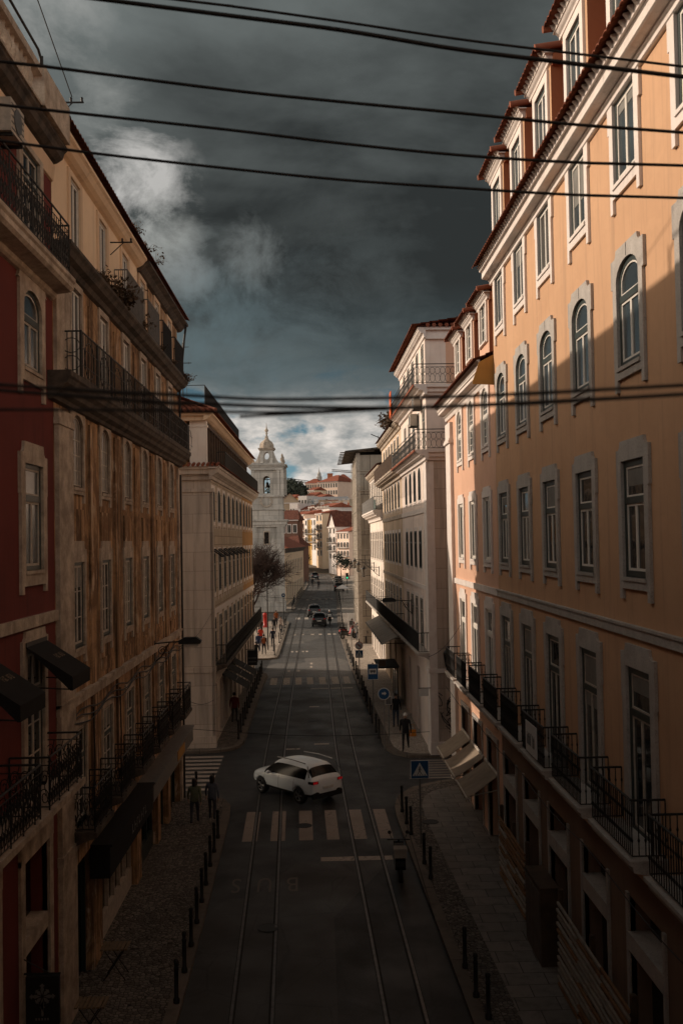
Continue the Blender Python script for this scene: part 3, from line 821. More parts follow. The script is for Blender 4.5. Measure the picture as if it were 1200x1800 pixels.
holes = [hole(K[k], x, z) for x in pcols for k, z in (('p2', 14.07), ('p3', 10.13), ('p4', 5.36))]
wall = MB(); facade(wall, 0, PX, 4.6, 16.4, holes); shell(wall, 0, PX, 4.6, 16.4, 13)
facade(wall, 0, PX, 0, 4.6, [(x-.95, x+.95, .45, 4.05) for x in pcols], rev=.5, m=0)
wall.face([(0,0,0),(0,13,0),(0,13,4.6),(0,0,4.6)])
wall.build('wall', wm('pink'), pb)
for x in pcols:
    add_window(K['p2'], pb, x, 14.07); add_window(K['p3'], pb, x, 10.13); add_window(K['p4'], pb, x, 5.36)
    sh = MB(); sh.box(x-.95, x+.95, .38, .44, .45, 4.05); so_ = sh.build('shop_window', W['shop'], pb)
    tr = MB(); tr.box(x-1.08, x-.95, -.05, .1, .4, 4.1); tr.box(x+.95, x+1.08, -.05, .1, .4, 4.1); tr.box(x-1.1, x+1.1, -.06, .1, 4.08, 4.25); tr.build('stone_frame', W['stone'], so_)
    b = put('balcony', bal_slab, pb, (x, 0, 5.42)); put('railing', bal_rail, b)
band = MB(); band.box(1.6, PX, -.07, .05, 9.02, 9.24); band.build('string_course', W['whitestone'], pb)
pil = MB(); pil.box(.1, 1.55, -.14, .05, .1, 15.9); pil.box(0, 1.65, -.22, .05, 15.0, 15.12); pil.box(.02, 1.63, -.18, .05, 15.12, 15.2); pil.box(.04, 1.6, -.2, .05, .1, .9)
pil.build('corner_pilaster', W['whitestone'], pb)
eav = MB(); eav.sweep([(.02,16.62),(-.44,16.62),(-.44,16.58),(-.42,16.56),(-.42,16.50),(-.38,16.48),(-.38,16.38),(-.34,16.36),(-.16,16.32),(-.16,16.26),(-.10,16.22),(-.07,16.1),(.02,16.08)], -.3, PX-.02)
eav.build('eaves_cornice', W['whitestone'], pb)
ec = MB(); ec.prism([(0,0),(.72,0.03),(.72,.12),(.5,.75),(0,1.0)], 0, .05); e_ = ec.build('eaves_end', W['mustard'], pb, (PX-.03, .02, 15.9), R(-90)); e_.scale = (1, 1, 1)
rf = MB(); tiles(rf, -.4, PX-.05, -.68, 16.68, 3.2, 18.2, teeth=1); rf.face([(-.4,3.2,18.2),(PX,3.2,18.2),(PX,12,19.8),(-.4,12,19.8)]); rf.build('roof', wm('tile', 'whitestone'), pb)
for x in pcols: dormer(pb, x, 16.65, 2.45, ('pink', 'orange'), .95, K['pd'], hw=.98, depth=4)
for x in pcols[:1]:
    pass

# three rolled out awnings over the corner shop
for k, (y0, y1) in enumerate(((41.3, 39.1), (38.7, 35.95), (35.5, 33.1))):
    a = MB(); x0, x1 = 43.9-y0, 43.9-y1
    P = [(0, 3.0), (-1.35, 2.22)]
    a.add([(x0, 0, 3.02), (x1, 0, 3.02), (x1, -1.05, 2.33), (x0, -1.05, 2.33), (x0, 0, 2.99), (x1, 0, 2.99), (x1, -1.05, 2.30), (x0, -1.05, 2.30)], [(4,5,6,7)])
    a.v = []; a.f = []; a.m = []; a.sm = []; N_, M_ = 12, 6
    for th_ in (0, -.02):
        a.add([(x0+(x1-x0)*i/N_, -1.05*j/M_, 3.02-.69*j/M_-.05*math.sin(PI*j/M_)*(.6+.4*math.sin(PI*i/N_))+.012*math.sin(i*2.1+j)+th_) for i in range(N_+1) for j in range(M_+1)], [(i*(M_+1)+j, (i+1)*(M_+1)+j, (i+1)*(M_+1)+j+1, i*(M_+1)+j+1) for i in range(N_) for j in range(M_)], 0, True)
    o = a.build('awning', W['tancanvas'], pb)
    v_ = MB(); v_.add([(x0+(x1-x0)*i/24, -1.06, z_) for z_ in (2.33, 2.33) for i in range(25)], []); v_.v = []; v_.f = []; v_.m = []; v_.sm = []
    v_.add([(x0+(x1-x0)*i/24, -1.055+.012*math.sin(i*1.3), 2.32) for i in range(25)]+[(x0+(x1-x0)*i/24, -1.055+.02*math.sin(i*1.3+.4), 2.19-.03*abs(math.sin(i*PI/4))) for i in range(25)], [(i, i+1, 26+i, 25+i) for i in range(24)]); v_.build('valance', W['tancanvas'], o)
    f = MB(); f.tube([(x0-.03, -1.06, 2.315), (x1+.03, -1.06, 2.315)], .035, 8); f.tube([(x0-.03, -.02, 3.05), (x1+.1, -.02, 3.05)], .05, 8)
    for x in (x0+.15, x1-.15): f.tube([(x, -.02, 2.5), (x, -.55, 2.4), (x, -1.03, 2.3)], .018, 5)
    f.build('awning_frame', W['oldwhite'], o)

# ------------------------------------------------------------------ white building across the side street
H2 = -.012
wb = thing('white_building', 'tall white corner building with two iron railed balconies, beyond the side street on the right', 'building', (5.22, 47.3, 0), R(-90)+.012)
# local x runs towards the camera: the corner is x = 0 and the far end x = -13
wxs = [-(y-47.3) for y in (48.25, 50.6, 52.8, 55.0, 57.3)]
WL = -12.6
K['w1'] = window_kit(1.06, 1.66, .42, dict(side=.16, top=.1, sill=.14, leg=.3, y0=-.012), wm('whitestone'), 'simple', wm('green', 'green'), W['darkpane'], t=.06, sy=-.028)
K['w2'] = window_kit(1.06, 1.92, 0, dict(side=.16, top=.2, sill=.16, leg=.16, y0=-.012), wm('whitestone'), 'simple', wm('green', 'green'), W['darkpane'], zt=1.3, t=.07, sy=-.028)
K['w3'] = window_kit(1.06, 2.4, 0, dict(side=.16, top=.16, sill=.1, leg=.1, y0=-.012), wm('whitestone'), 'olddoor', wm('green', 'oldwhite'), W['darkpane'], zt=1.75, t=.06, name='balcony_door', sy=-.028)
K['w4'] = window_kit(.95, 2.05, 0, dict(side=.14, top=.14, sill=.1, leg=.1, y0=-.012), wm('whitestone'), 'olddoor', wm('green', 'oldwhite'), W['darkpane'], zt=1.45, t=.06, name='balcony_door', sy=-.028)
def white_house(root, xs, xl, ztop, wallm, top=True, side=None):
    rows = [('w1', 12.88), ('w2', 9.42), ('w3', 5.5)]
    if top: rows += [('w4', 15.25), ('w4', 18.3)]
    else: rows += [('w4', 15.25)]
    hs = [hole(K[k], x, z) for x in xs for k, z in rows]
    gh = [(x-.6, x+.6, .7, 4.2) for x in xs[::2]]
    wl = MB(); facade(wl, xl, 0, 4.6, ztop, hs); facade(wl, xl, 0, 0, 4.6, gh, rev=.4)
    shell(wl, xl, 0, 0, ztop, 14, right=False)
    return wl, rows, gh
wl, rows, gh = white_house(wb, wxs, WL, 20.7, 'rosewhite')
# side wall facing the camera: dressed stone below, plaster with a pink return above
wl.face([(0,0,0),(0,14,0),(0,14,14.9),(0,0,14.9)], 1); wl.face([(0,0,14.9),(0,1.0,14.9),(0,1.0,20.7),(0,0,20.7)], 0); wl.face([(0,1.0,14.9),(0,14,14.9),(0,14,20.7),(0,1.0,20.7)], 2)
wl.build('wall', wm('rosewhite', 'ashlar', 'pink'), wb)
for x in wxs:
    for k, z in rows: add_window(K[k], wb, x, z, W['curtain'] if (k == 'w4' and x < -6) else None)
for a, b, c, e in gh:
    m = MB(); m.box(a, b, .3, .34, c, e); m.build('shop_window', W['shop'], wb)
m = MB(); m.box(-1.05, 0.05, -.07, .03, .1, 14.6); m.box(-.02, .07, -.07, .3, .1, 14.6); m.box(-1.1, .10, -.12, 2.3, 4.55, 4.75); m.box(-1.1, .10, -.1, 2.3, .05, 1.3); m.build('corner_quoin', W['whitestone'], wb)
m = MB(); m.box(WL, 0, -.06, .03, 8.42, 8.62); m.box(WL, 0, -.05, .03, 12.2, 12.45); m.build('string_course', W['whitestone'], wb)
rh = railing(WL, .45, -.57, .95, 'hoop', False, .24).mesh('railing', [W['iron']])
def slab(root, xl, z, out, rail=None, side=True, mat='whitestone', h=.75):
    s = MB(); s.sweep(cornice(out, h, z), xl, .45 if side else 0)
    if side:  # return along the side wall
        s.box(0, .45, 0, 2.6, z-.14, z); s.box(0, .30, .0, 2.6, z-.34, z-.14); s.box(0, .14, 0, 2.6, z-h, z-.34)
    o = s.build('balcony', W[mat], root)
    if rail: put('railing', rail, o, (0, 0, z))
    return o
for z in (15.15, 18.25):
    o = slab(wb, WL, z, .60, rh, h=.5)
    m = MB(); m.box(WL, .40, -.655, -.60, z-.10, z-.0); m.build('ledge_tiles', W['tile'], o)
    e2 = railing(-.57, 2.6, 0, .95, 'hoop', False, .24)
    put('railing', e2.mesh('railing', [W['iron']]), o, (.43, 0, z), R(90))
s = MB(); s.sweep([(.02,5.5),(-.62,5.5),(-.62,5.38),(-.3,5.3),(.02,5.1)], WL, 0); o = s.build('balcony', W['stone'], wb); put('railing', railing(WL, 0, -.57, .95, 'plain', True, .13).mesh('railing', [W['iron']]), o, (0, 0, 5.5))
s = MB(); s.sweep(cornice(.36, .5, 20.98), WL-.1, .36); s.box(0, .40, .02, 14, 20.85, 20.98); s.box(0, .2, .02, 14, 20.45, 20.85); s.build('eaves_cornice', W['whitestone'], wb)
rf = MB(); tiles(rf, WL-.2, .55, -.66, 21.0, 6.5, 22.1, teeth=None)
for k in range(30):
    y = .1+k*.3
    rf.tube([(.55, y, 21.04), (-3.0, y, 21.75)], .10, 6)
rf.face([(.5, -.4, 21.02), (.5, 12, 21.02), (-3, 6.5, 22.0)]); rf.build('roof', W['tile'], wb)
gr_ = MB()
rg = random.Random(3)
for k in range(16):   # sprayed tag on the stone side wall
    cy, cz = 1.0+rg.uniform(-.55, .55), 2.9+rg.uniform(-.9, .7)
    pts = [(.02, cy+.28*math.sin(j*.55+k)*(1-.03*j)+.02*j*math.cos(k), cz+.36*math.cos(j*.42+k*1.7)) for j in range(14)]
    gr_.tube(pts, .018, 4)
gr_.build('graffiti', W['ink'], wb)
ac = MB(); ac.box(-.4, .4, -.42, -.06, 0, .6); ac.disc((0, -.44, .3), 'y', .22, .02, 16, 1)
for k in range(5): ac.box(-.36, .36, -.43, -.42, .06+k*.11, .08+k*.11, 1)
for s_ in (-.3, .3): ac.box(s_-.02, s_+.02, -.42, 0, -.06, 0, 2)
acm = ac.mesh('air_conditioner', wm('oldwhite', 'signback', 'iron'))
q = wb.matrix_basis @ Vector((-1.9, 0, 17.35)); tag(put('air_conditioner', acm, None, q, wb.rotation_euler.z), 'white air conditioner high on the white corner building under its upper balcony', 'air conditioner')
q = wb.matrix_basis @ Vector((-3.6, 0, 16.7)); tag(put('air_conditioner', acm, None, q, wb.rotation_euler.z), 'second white air conditioner, farther along the white building beside a lit window', 'air conditioner')
q = wb.matrix_basis @ Vector((-11.6, -.68, 18.3)); lm = MB()
lm.add([(-.9,0,1.4),(0,0,1.45),(.05,-.02,0),(-.85,-.02,-.1),(-.9,.05,1.4),(0,.05,1.45),(.05,.03,0),(-.85,.03,-.1)], [(0,1,2,3),(4,5,6,7),(0,1,5,4),(1,2,6,5),(2,3,7,6),(3,0,4,7)])
tag(lm.build('hanging_cloth', plain('bright_orange_cloth', (.75, .13, .02), .8), None, q, R(-90)), 'bright orange cloth hung out on the top balcony of the white building', 'cloth')

# ------------------------------------------------------------------ soot stained beige building next to it
bx = wb.matrix_basis @ Vector((WL-.02, 0, 0))
bb = thing('beige_building', 'soot stained beige building with a long rusty balcony, left of the white corner building', 'building', bx, wb.rotation_euler.z)
BL = -15.4
bxs = [-(y-47.3)-WL for y in (61.9, 64.2, 66.4, 68.6, 70.7, 72.9)]
bxs = [x for x in bxs if x > BL+.5]
wl, rows, gh = white_house(bb, bxs, BL, 17.9, 'beige', top=False)
wl.face([(0,0,0),(0,14,0),(0,14,17.9),(0,0,17.9)]); wl.build('wall', wm('beige'), bb)
for i, x in enumerate(bxs):
    for k, z in rows: add_window(K[k], bb, x, z, W['shutter'] if (i+int(z)) % 3 == 0 else None)
for a, b, c, e in gh:
    m = MB(); m.box(a, b, .3, .34, c, e); m.build('shop_window', W['shop'], bb)
m = MB(); m.box(BL, 0, -.06, .03, 8.42, 8.62); m.box(BL, 0, -.05, .03, 12.2, 12.45); m.build('string_course', W['oldstone'], bb)
o = slab(bb, BL, 15.15, .62, None, False, 'oldstone', .55); put('railing', railing(BL, 0, -.6, .95, 'plain', True, .12).mesh('railing', [W['brownwood']]), o, (0, 0, 15.15))
s = MB(); s.sweep([(.02,5.5),(-.62,5.5),(-.62,5.38),(-.3,5.3),(.02,5.1)], BL, 0); o = s.build('balcony', W['oldstone'], bb); put('railing', railing(BL, 0, -.57, .95, 'plain', True, .13).mesh('railing', [W['iron']]), o, (0, 0, 5.5))
s = MB(); s.sweep(cornice(.4, .5, 18.1), BL, 0); s.build('eaves_cornice', W['oldstone'], bb)
rf = MB(); tiles(rf, BL, 0, -.5, 18.12, 6, 20.2); rf.build('roof', W['darktile'], bb)
a = MB()
a.add([(-15.2, 0, 5.45), (1.0, 0, 5.45), (1.0, -1.45, 4.75), (-15.2, -1.45, 4.75), (-15.2, 0, 5.41), (1.0, 0, 5.41), (1.0, -1.45, 4.71), (-15.2, -1.45, 4.71)], [(0,1,2,3),(4,5,6,7),(0,1,5,4),(1,2,6,5),(2,3,7,6),(3,0,4,7)])
o = a.build('awning', W['greycanvas'], bb)
f = MB(); f.tube([(-15.2, -1.46, 4.73), (1.0, -1.46, 4.73)], .04, 8)
for k in range(6): f.tube([(-14.8+k*3.0, -.02, 4.7), (-14.8+k*3.0, -1.4, 4.7)], .02, 5)
f.build('awning_frame', W['iron'], o)

# ------------------------------------------------------------------ grey white building beyond
cx_ = bb.matrix_basis @ Vector((BL-.02, .02, 0))
gb = thing('pale_building', 'pale lit building with a green roofed attic and balcony, in front of the scaffolded wall', 'building', cx_, wb.rotation_euler.z)
GL = -15.5
K['g1'] = window_kit(1.0, 2.3, 0, dict(side=.14, top=.16, sill=.14, leg=.14, y0=-.012), wm('whitestone'), 'simple', wm('oldwhite', 'oldwhite'), W['darkpane'], zt=1.6, t=.07, sy=-.028)
gxs = [-1.3-2.15*k for k in range(7)]
rows = [(5.4, 'g1'), (9.3, 'g1'), (13.9, 'w4')]
hs = [hole(K[k], x, z) for x in gxs for z, k in rows]
wl = MB(); facade(wl, GL, 0, 0, 16.4, hs+[(x-.6, x+.6, 1.2, 4.2) for x in gxs]); shell(wl, GL, 0, 0, 16.4, 14); wl.build('wall', wm('white'), gb)
for x in gxs:
    for z, k in rows: add_window(K[k], gb, x, z)
    m = MB(); m.box(x-.6, x+.6, .2, .24, 1.2, 4.2); m.build('shop_window', W['shop'], gb)
o = slab(gb, GL, 13.2, .75, None, False, 'whitestone', .8); put('railing', railing(GL, 0, -.7, 1.0, 'plain', True, .14).mesh('railing', [W['greyiron']]), o, (0, 0, 13.2))
m = MB(); m.box(GL, 0, -.55, -.5, 13.25, 14.0); m.build('parapet_panel', surf('verdigris_sheet', (.12,.16,.14), (.08,.1,.09), 2, .6, 0), gb)
s = MB(); s.sweep(cornice(.35, .5, 16.6), GL, 0); s.build('eaves_cornice', W['oldstone'], gb)
rf = MB(); tiles(rf, GL, 0, -.45, 16.62, 5.5, 18.6); rf.build('roof', W['darktile'], gb)
s = MB(); s.sweep([(.02,5.4),(-.55,5.4),(-.55,5.28),(-.25,5.2),(.02,5.05)], GL, 0); o = s.build('balcony', W['stone'], gb); put('railing', railing(GL, 0, -.5, .95, 'plain', True, .14).mesh('railing', [W['iron']]), o, (0, 0, 5.4))
# ------------------------------------------------------------------ red building, left foreground (x = distance along the street)
rb = thing('red_building', 'dark red plastered building with ornate iron balcony and stone balustrade, at the left edge', 'building', (-5.7, 0, 0), R(90))
K['e1'] = window_kit(1.25, 1.6, .36, dict(side=.26, top=.08, crest=.22, cw=.9, sill=.26, leg=.55), wm('oldstone'), 'green', wm('green', 'oldwhite'), W['glass2'], zt=1.0, t=.07)
K['e2'] = window_kit(1.25, 2.1, 0, dict(side=.27, ear=.31, ed=.6, top=.2, crest=.42, cw=.66, sill=.3, leg=.45), wm('oldstone'), 'green', wm('green', 'oldwhite'), W['glass2'], zt=1.42, t=.09)
K['e3'] = window_kit(1.2, 2.75, 0, dict(side=.24, ear=.28, ed=.5, top=.22, crest=.4, cw=.66, sill=.1, leg=.1), wm('oldstone'), 'olddoor', wm('green', 'oldwhite'), W['glass'], zt=1.95, t=.07, name='balcony_door')
K['e4'] = window_kit(1.2, 2.1, 0, dict(side=.24, top=.2, sill=.1, leg=.1), wm('oldstone'), 'olddoor', wm('green', 'oldwhite'), W['glass'], zt=1.5, t=.07, name='balcony_door')
rcols = (6.6, 9.95, 13.3, 16.65, 20.0)
RE = 21.65
rows = [('e1', 14.4), ('e2', 10.42), ('e3', 6.1), ('e4', 16.7)]
wl = MB()
facade(wl, -8, RE, 5.5, 19.0, [hole(K[k], x, z) for x in rcols for k, z in rows])
gh = [(x-.85, x+.85, .4, 4.9) for x in rcols]
facade(wl, -8, RE, 0, 5.5, gh, rev=.45); shell(wl, -8, RE, 0, 19.0, 12)
wl.build('wall', wm('red'), rb)
for x in rcols:
    for k, z in rows: add_window(K[k], rb, x, z)
    m = MB(); m.box(x-.85, x+.85, .34, .4, .4, 4.9); o = m.build('shop_window', W['shop'], rb)
    m = MB(); m.box(x-1.12, x-.85, -.06, .1, .3, 5.0); m.box(x+.85, x+1.12, -.06, .1, .3, 5.0); m.box(x-1.12, x+1.12, -.07, .1, 4.9, 5.25); m.box(x-.85, x+.85, -.02, .35, 3.1, 3.4); m.box(x-.03, x+.03, .28, .34, .4, 3.1, 1)
    m.build('stone_frame', wm('oldstone', 'oldwhite'), o)
m = MB(); m.box(-8, RE, -.08, .03, 9.3, 9.52); m.build('string_course', W['oldstone'], rb)
m = MB(); m.sweep([(.02,16.66),(-.54,16.66),(-.54,16.58),(-.50,16.54),(-.50,16.44),(-.44,16.38),(-.30,16.36),(-.14,16.34),(-.12,16.26),(-.07,16.22),(.02,16.2)], -8, RE-.1); o = m.build('cornice_balcony', W['oldstone'], rb)
put('railing', railing(-4, RE-.5, -.50, 1.05, 'scroll', True, .17).mesh('railing', [W['iron']]), o, (0, 0, 16.66))
m = MB(); m.sweep([(.02,19.58),(-.36,19.58),(-.36,19.5),(-.30,19.44),(-.26,19.32),(-.14,19.24),(.02,19.2)], -8, RE); m.sweep([(.02,19.18),(-.09,19.18),(-.09,19.12),(-.05,18.85),(.02,18.83)], -8, RE, 1); m.build('eaves_cornice', wm('blackstone', 'cream'), rb)
m = MB()
for k in range(54):
    x = -7.8+k*.25
    m.lathe([(.05,19.62),(.045,19.72),(.085,19.86),(.08,19.94),(.04,20.06),(.05,20.16)], x, -.30, 6)
m.box(-8, 5.6, -.42, -.18, 20.16, 20.32); m.box(-8, 5.6, -.40, -.2, 19.58, 19.64)
for k in range(50):
    x = 6.0+k*.265
    m.lathe([(.05,19.62),(.045,19.72),(.085,19.86),(.08,19.94),(.04,20.06),(.05,20.16)], x, -.30, 6)
m.box(5.6, 19.6, -.42, -.18, 20.16, 20.32); m.box(5.6, 19.6, -.40, -.2, 19.58, 19.64)
for a, b in ((19.5, 21.5), (9.0, 9.8), (14.2, 15.0)): m.box(a, b, -.46, -.1, 19.58, 20.38)
m.build('balustrade', W['oldstone'], rb)
m = MB(); m.tube([(-8, -.2, 20.95), (20.0, -.2, 20.95), (20.2, -.2, 20.85), (20.2, -.2, 20.3)], .03, 6)
for k in range(8): m.tube([(-7+k*3.9, -.2, 20.3), (-7+k*3.9, -.2, 20.95)], .025, 5)
m.build('roof_handrail', W['iron'], rb)
# stone balcony in front of the doors, with its iron panels
m = MB(); m.sweep([(.02,6.1),(-.8,6.1),(-.8,5.98),(-.72,5.92),(-.6,5.86),(-.4,5.7),(-.2,5.64),(.02,5.5)], 4, 20.9); o = m.build('balcony', W['oldstone'], rb)
for a, b in ((12.1, 14.4), (15.4, 17.75), (18.35, 20.75)):
    put('railing', railing(a, b, -.74, .95, 'scroll', True, .17).mesh('railing', [W['iron']]), o, (0, 0, 6.1))
# black canvas awnings over those doors
for i, x in enumerate((16.65, 20.0)):
    a = MB(); w = .72
    a.add([(x-w,-.02,9.0),(x+w,-.02,9.0),(x+w,-.95,8.38),(x-w,-.95,8.38),(x-w,-.95,8.12),(x+w,-.95,8.12)], [(0,1,2,3),(3,2,5,4)])
    a.add([(x-w,-.02,9.0),(x-w,-.95,8.38),(x-w,-.95,8.12),(x-w,-.9,8.12)], [(0,1,2,3)])
    a.add([(x-w,-.02,8.97),(x+w,-.02,8.97),(x+w,-.93,8.35),(x-w,-.93,8.35)], [(0,1,2,3)])
    o = a.build('awning', W['black'], rb)
    f = MB()
    for s in (x-w+.02, x+w-.02): f.tube([(s, -.02, 8.2), (s, -.94, 8.14)], .014, 5)
    f.box(x-w, x+w, -.08, .0, 8.96, 9.04); f.build('awning_frame', W['iron'], o)
    l = MB()
    for k in range(6):    # small pale lettering on the slope
        xx = x-.10+k*.085+(.05 if k > 2 else 0); t = .42
        for dx, dt, ww, hh in ((0,0,.014,.11), (.05*(k%2),0,.014,.11), (0,.05+.02*(k%3),.06,.012), (0,(k%2)*.1,.055,.012)):
            p = []
            for u_, v_ in ((0,0),(ww,0),(ww,hh),(0,hh)):
                tt = t+dt+v_; p.append((xx+dx+u_, -.02-.93*tt-.006, 9.0-.62*tt+.006))
            l.face(p, 0)
    l.build('lettering', plain('tan_lettering', (.30,.20,.12), .7), o)

# ------------------------------------------------------------------ old weathered building
ob = thing('weathered_building', 'weathered brown building with peeling walls and long overgrown iron balconies, on the left', 'building', (-5.7, 0, 0), R(90))
O0, O1 = 21.67, 41.0
ocols = (23.7, 26.75, 29.85, 32.82, 35.75, 38.7)
K['o1'] = window_kit(1.05, 1.72, .32, dict(side=.14, ear=.2, ed=.5, top=.12, crest=.22, cw=.5, sill=.16, leg=.35, y0=-.05), wm('oldstone'), 'oldarch', wm('brownwood', 'oldwhite'), W['shutter'], t=.05)
K['o2'] = window_kit(1.05, 2.0, 0, dict(side=.14, ear=.2, ed=.45, top=.3, crest=.5, cw=.5, sill=.2, leg=.4, y0=-.05), wm('oldstone'), 'old', wm('green', 'oldwhite'), W['glass'], t=.08)
K['o3'] = window_kit(1.12, 2.2, 0, dict(side=.14, top=.2, sill=.1, leg=.1, y0=-.05), wm('oldstone'), 'olddoor', wm('green', 'oldwhite'), W['glass'], zt=1.5, t=.05, name='balcony_door')
K['o4'] = window_kit(.98, 2.3, 0, dict(side=.14, top=.16, sill=.1, leg=.1, y0=-.05), wm('oldstone'), 'two', wm('brownwood', 'whitepaint'), W['glass2'], t=.05, name='balcony_door')
K['o5'] = window_kit(.95, 1.95, 0, dict(side=.2, top=.14, sill=.1, leg=.1, y0=-.05), wm('cream'), 'two', wm('oldwhite', 'whitepaint'), W['glass'], t=.06, name='balcony_door')
rows = [('o1', 12.26), ('o2', 8.5), ('o3', 4.42), ('o4', 14.68), ('o5', 17.62)]
wl = MB()
hs = [hole(K[k], x, z) for x in ocols for k, z in rows]
facade(wl, O0, O1, 4.1, 17.4, [h for h in hs if h[2] < 17.3])
facade(wl, O0, 32.0, 17.4, 19.9, [h for h in hs if h[2] > 17.3 and h[0] < 32], m=1)
facade(wl, 32.0, O1, 17.4, 19.9, [h for h in hs if h[2] > 17.3 and h[0] > 32.2], m=0)
gh = [(22.9, 25.0, .3, 3.5), (26.0, 30.9, .3, 2.9), (31.6, 34.8, .3, 3.0), (35.4, 37.2, .3, 3.0), (37.8, 40.2, .3, 3.0)]
facade(wl, O0, O1, 0, 4.1, gh, rev=.4)
shell(wl, O0, O1, 0, 19.9, 13)
wl.build('wall', wm('old', 'palecream'), ob)
for i, x in enumerate(ocols):
    for k, z in rows: add_window(K[k], ob, x, z, W['curtain'] if (k == 'o2' and i in (2, 3)) or (k == 'o4' and i == 2) else None, blind={('o2',0):.3, ('o2',4):.5, ('o3',1):.25, ('o3',3):.4, ('o4',1):.3}.get((k, i), 0))
# pilaster strips and panels between the windows
m = MB()
for a, b in zip(ocols, ocols[1:]):
    c = (a+b)/2; m.box(c-.30, c+.30, -.05, .03, 4.2, 7.15); m.box(c-.33, c+.33, -.055, .03, 7.45, 13.9); m.box(c-.24, c+.24, -.04, .03, 14.7, 16.9)
for x in ocols:
    m.box(x-.55, x+.55, -.04, .03, 11.0, 11.75); m.box(x-.5, x+.5, -.035, .03, 7.6, 7.95)
m.build('wall_panels', W['old'], ob)
m = MB(); m.box(O0+.05, 23.0, -.10, .03, 0, 13.9); m.box(O0, 23.08, -.14, .03, 4.0, 4.2); m.box(O0, 23.05, -.13, .03, 13.55, 13.7); m.box(O0+.05, 22.9, -.08, .03, 14.6, 16.8); m.build('corner_quoin', W['oldstone'], ob); m = MB(); m.box(40.3, O1, -.08, .03, 0, 13.9); m.build('corner_quoin', W['oldstone'], ob)
m = MB(); m.box(O0, O1, -.09, .03, 7.2, 7.45); m.box(O0, O1, -.13, .03, 7.38, 7.46); m.build('string_course', W['oldstone'], ob)
# the great balcony on a deep moulded cornice
m = MB(); m.sweep([(.02,14.64),(-.50,14.64),(-.50,14.52),(-.46,14.48),(-.42,14.38),(-.32,14.30),(-.28,14.20),(-.16,14.13),(-.12,14.05),(.02,14.02)], 21.2, O1+.2)
o = m.build('balcony', W['blackstone'], ob)
put('railing', railing(22.4, O1+.1, -.44, 1.08, 'plain', False, .15, .010).mesh('railing', [W['iron']]), o, (0, 0, 14.64))
m = MB()
for k in range(12):
    c = 22.4+k*1.65
    m.tube([(c, -.44, 14.64), (c, -.44, 15.74)], .024, 5)
    m.tube([(c+.82+.5*math.cos(j*.45), -.44, 15.17+.42*math.sin(j*.45)) for j in range(15)], .013, 4)
    m.tube([(c, -.44, 14.98), (c+1.65, -.44, 14.98)], .012, 4); m.tube([(c, -.44, 15.36), (c+1.65, -.44, 15.36)], .012, 4)
m.tube([(22.4, -.44, 15.72), (22.4, -.02, 15.72)], .02, 5)
for j in range(4): m.tube([(22.4, -.02-.11*j, 14.64), (22.4, -.02-.11*j, 15.72)], .011, 4)
for zz_ in (15.0, 15.4): m.tube([(22.4, -.22+.2*math.cos(q_*.6), zz_+.17*math.sin(q_*.6)) for q_ in range(12)], .010, 4)
m.build('railing_panels', W['iron'], o)
# upper ledge, overgrown, with separate small balconies
m = MB(); m.sweep([(.02,17.58),(-.42,17.58),(-.42,17.50),(-.36,17.44),(-.30,17.34),(-.16,17.28),(-.10,17.18),(.02,17.14)], O0, O1+.2); lg = m.build('upper_ledge', W['blackstone'], ob)
for a, b, mt in ((28.3, 30.9, 'greyiron'), (31.8, 34.0, 'greyiron'), (34.8, 36.8, 'iron'), (37.7, 39.9, 'iron')):
    put('railing', railing(a, b, -.38, 1.15, 'plain', True, .12).mesh('railing', [W[mt]]), lg, (0, 0, 17.58))
m = MB(); m.sweep([(.02,20.1),(-.34,20.1),(-.34,20.02),(-.28,19.98),(-.20,19.88),(-.10,19.82),(.02,19.78)], O0, 31.95); m.sweep([(.02,20.02),(-.42,20.02),(-.42,19.94),(-.26,19.86),(-.12,19.72),(.02,19.68)], 31.97, O1+.45, 1); m.build('eaves_cornice', wm('palecream', 'blackstone'), ob)
m = MB(); tiles(m, O0-.2, O1+.5, -.48, 20.12, 6.0, 22.4); m.face([(O0,6,22.4),(O1+.5,6,22.4),(O1+.5,12,20),(O0,12,20)]); m.build('roof', W['darktile'], ob)
for a in ocols:
    s = MB(); s.sweep([(.02,4.42),(-.6,4.42),(-.6,4.3),(-.3,4.2),(.02,4.05)], a-.95, a+.95); o = s.build('balcony', W['blackstone'], ob)
    put('railing', railing(a-.9, a+.9, -.55, 1.0, 'scroll', True, .15).mesh('railing', [W['iron']]), o, (0, 0, 4.42))
m = MB(); m.tube([(40.75, -.1, .3), (40.75, -.1, 13.7)], .055, 8); m.tube([(40.9, -.1, 14.7), (40.9, -.1, 17.1), (41.0, -.3, 19.3), (40.9, -.4, 19.9)], .045, 8); m.build('drainpipe', W['iron'], ob)
m = MB()
for k in range(3):
    pts = [(O0+1.2+j*.8, -.06-.02*k, 6.95-.1*k+.10*math.sin(j*1.3+k)) for j in range(24)]
    m.tube(pts, .018, 4)
for x in (24.9, 28.2, 31.3, 37.3): m.tube([(x, -.07, 6.9), (x+.1, -.07, 5.6), (x, -.06, 4.2)], .018, 4)
m.build('wall_cables', W['iron'], ob)
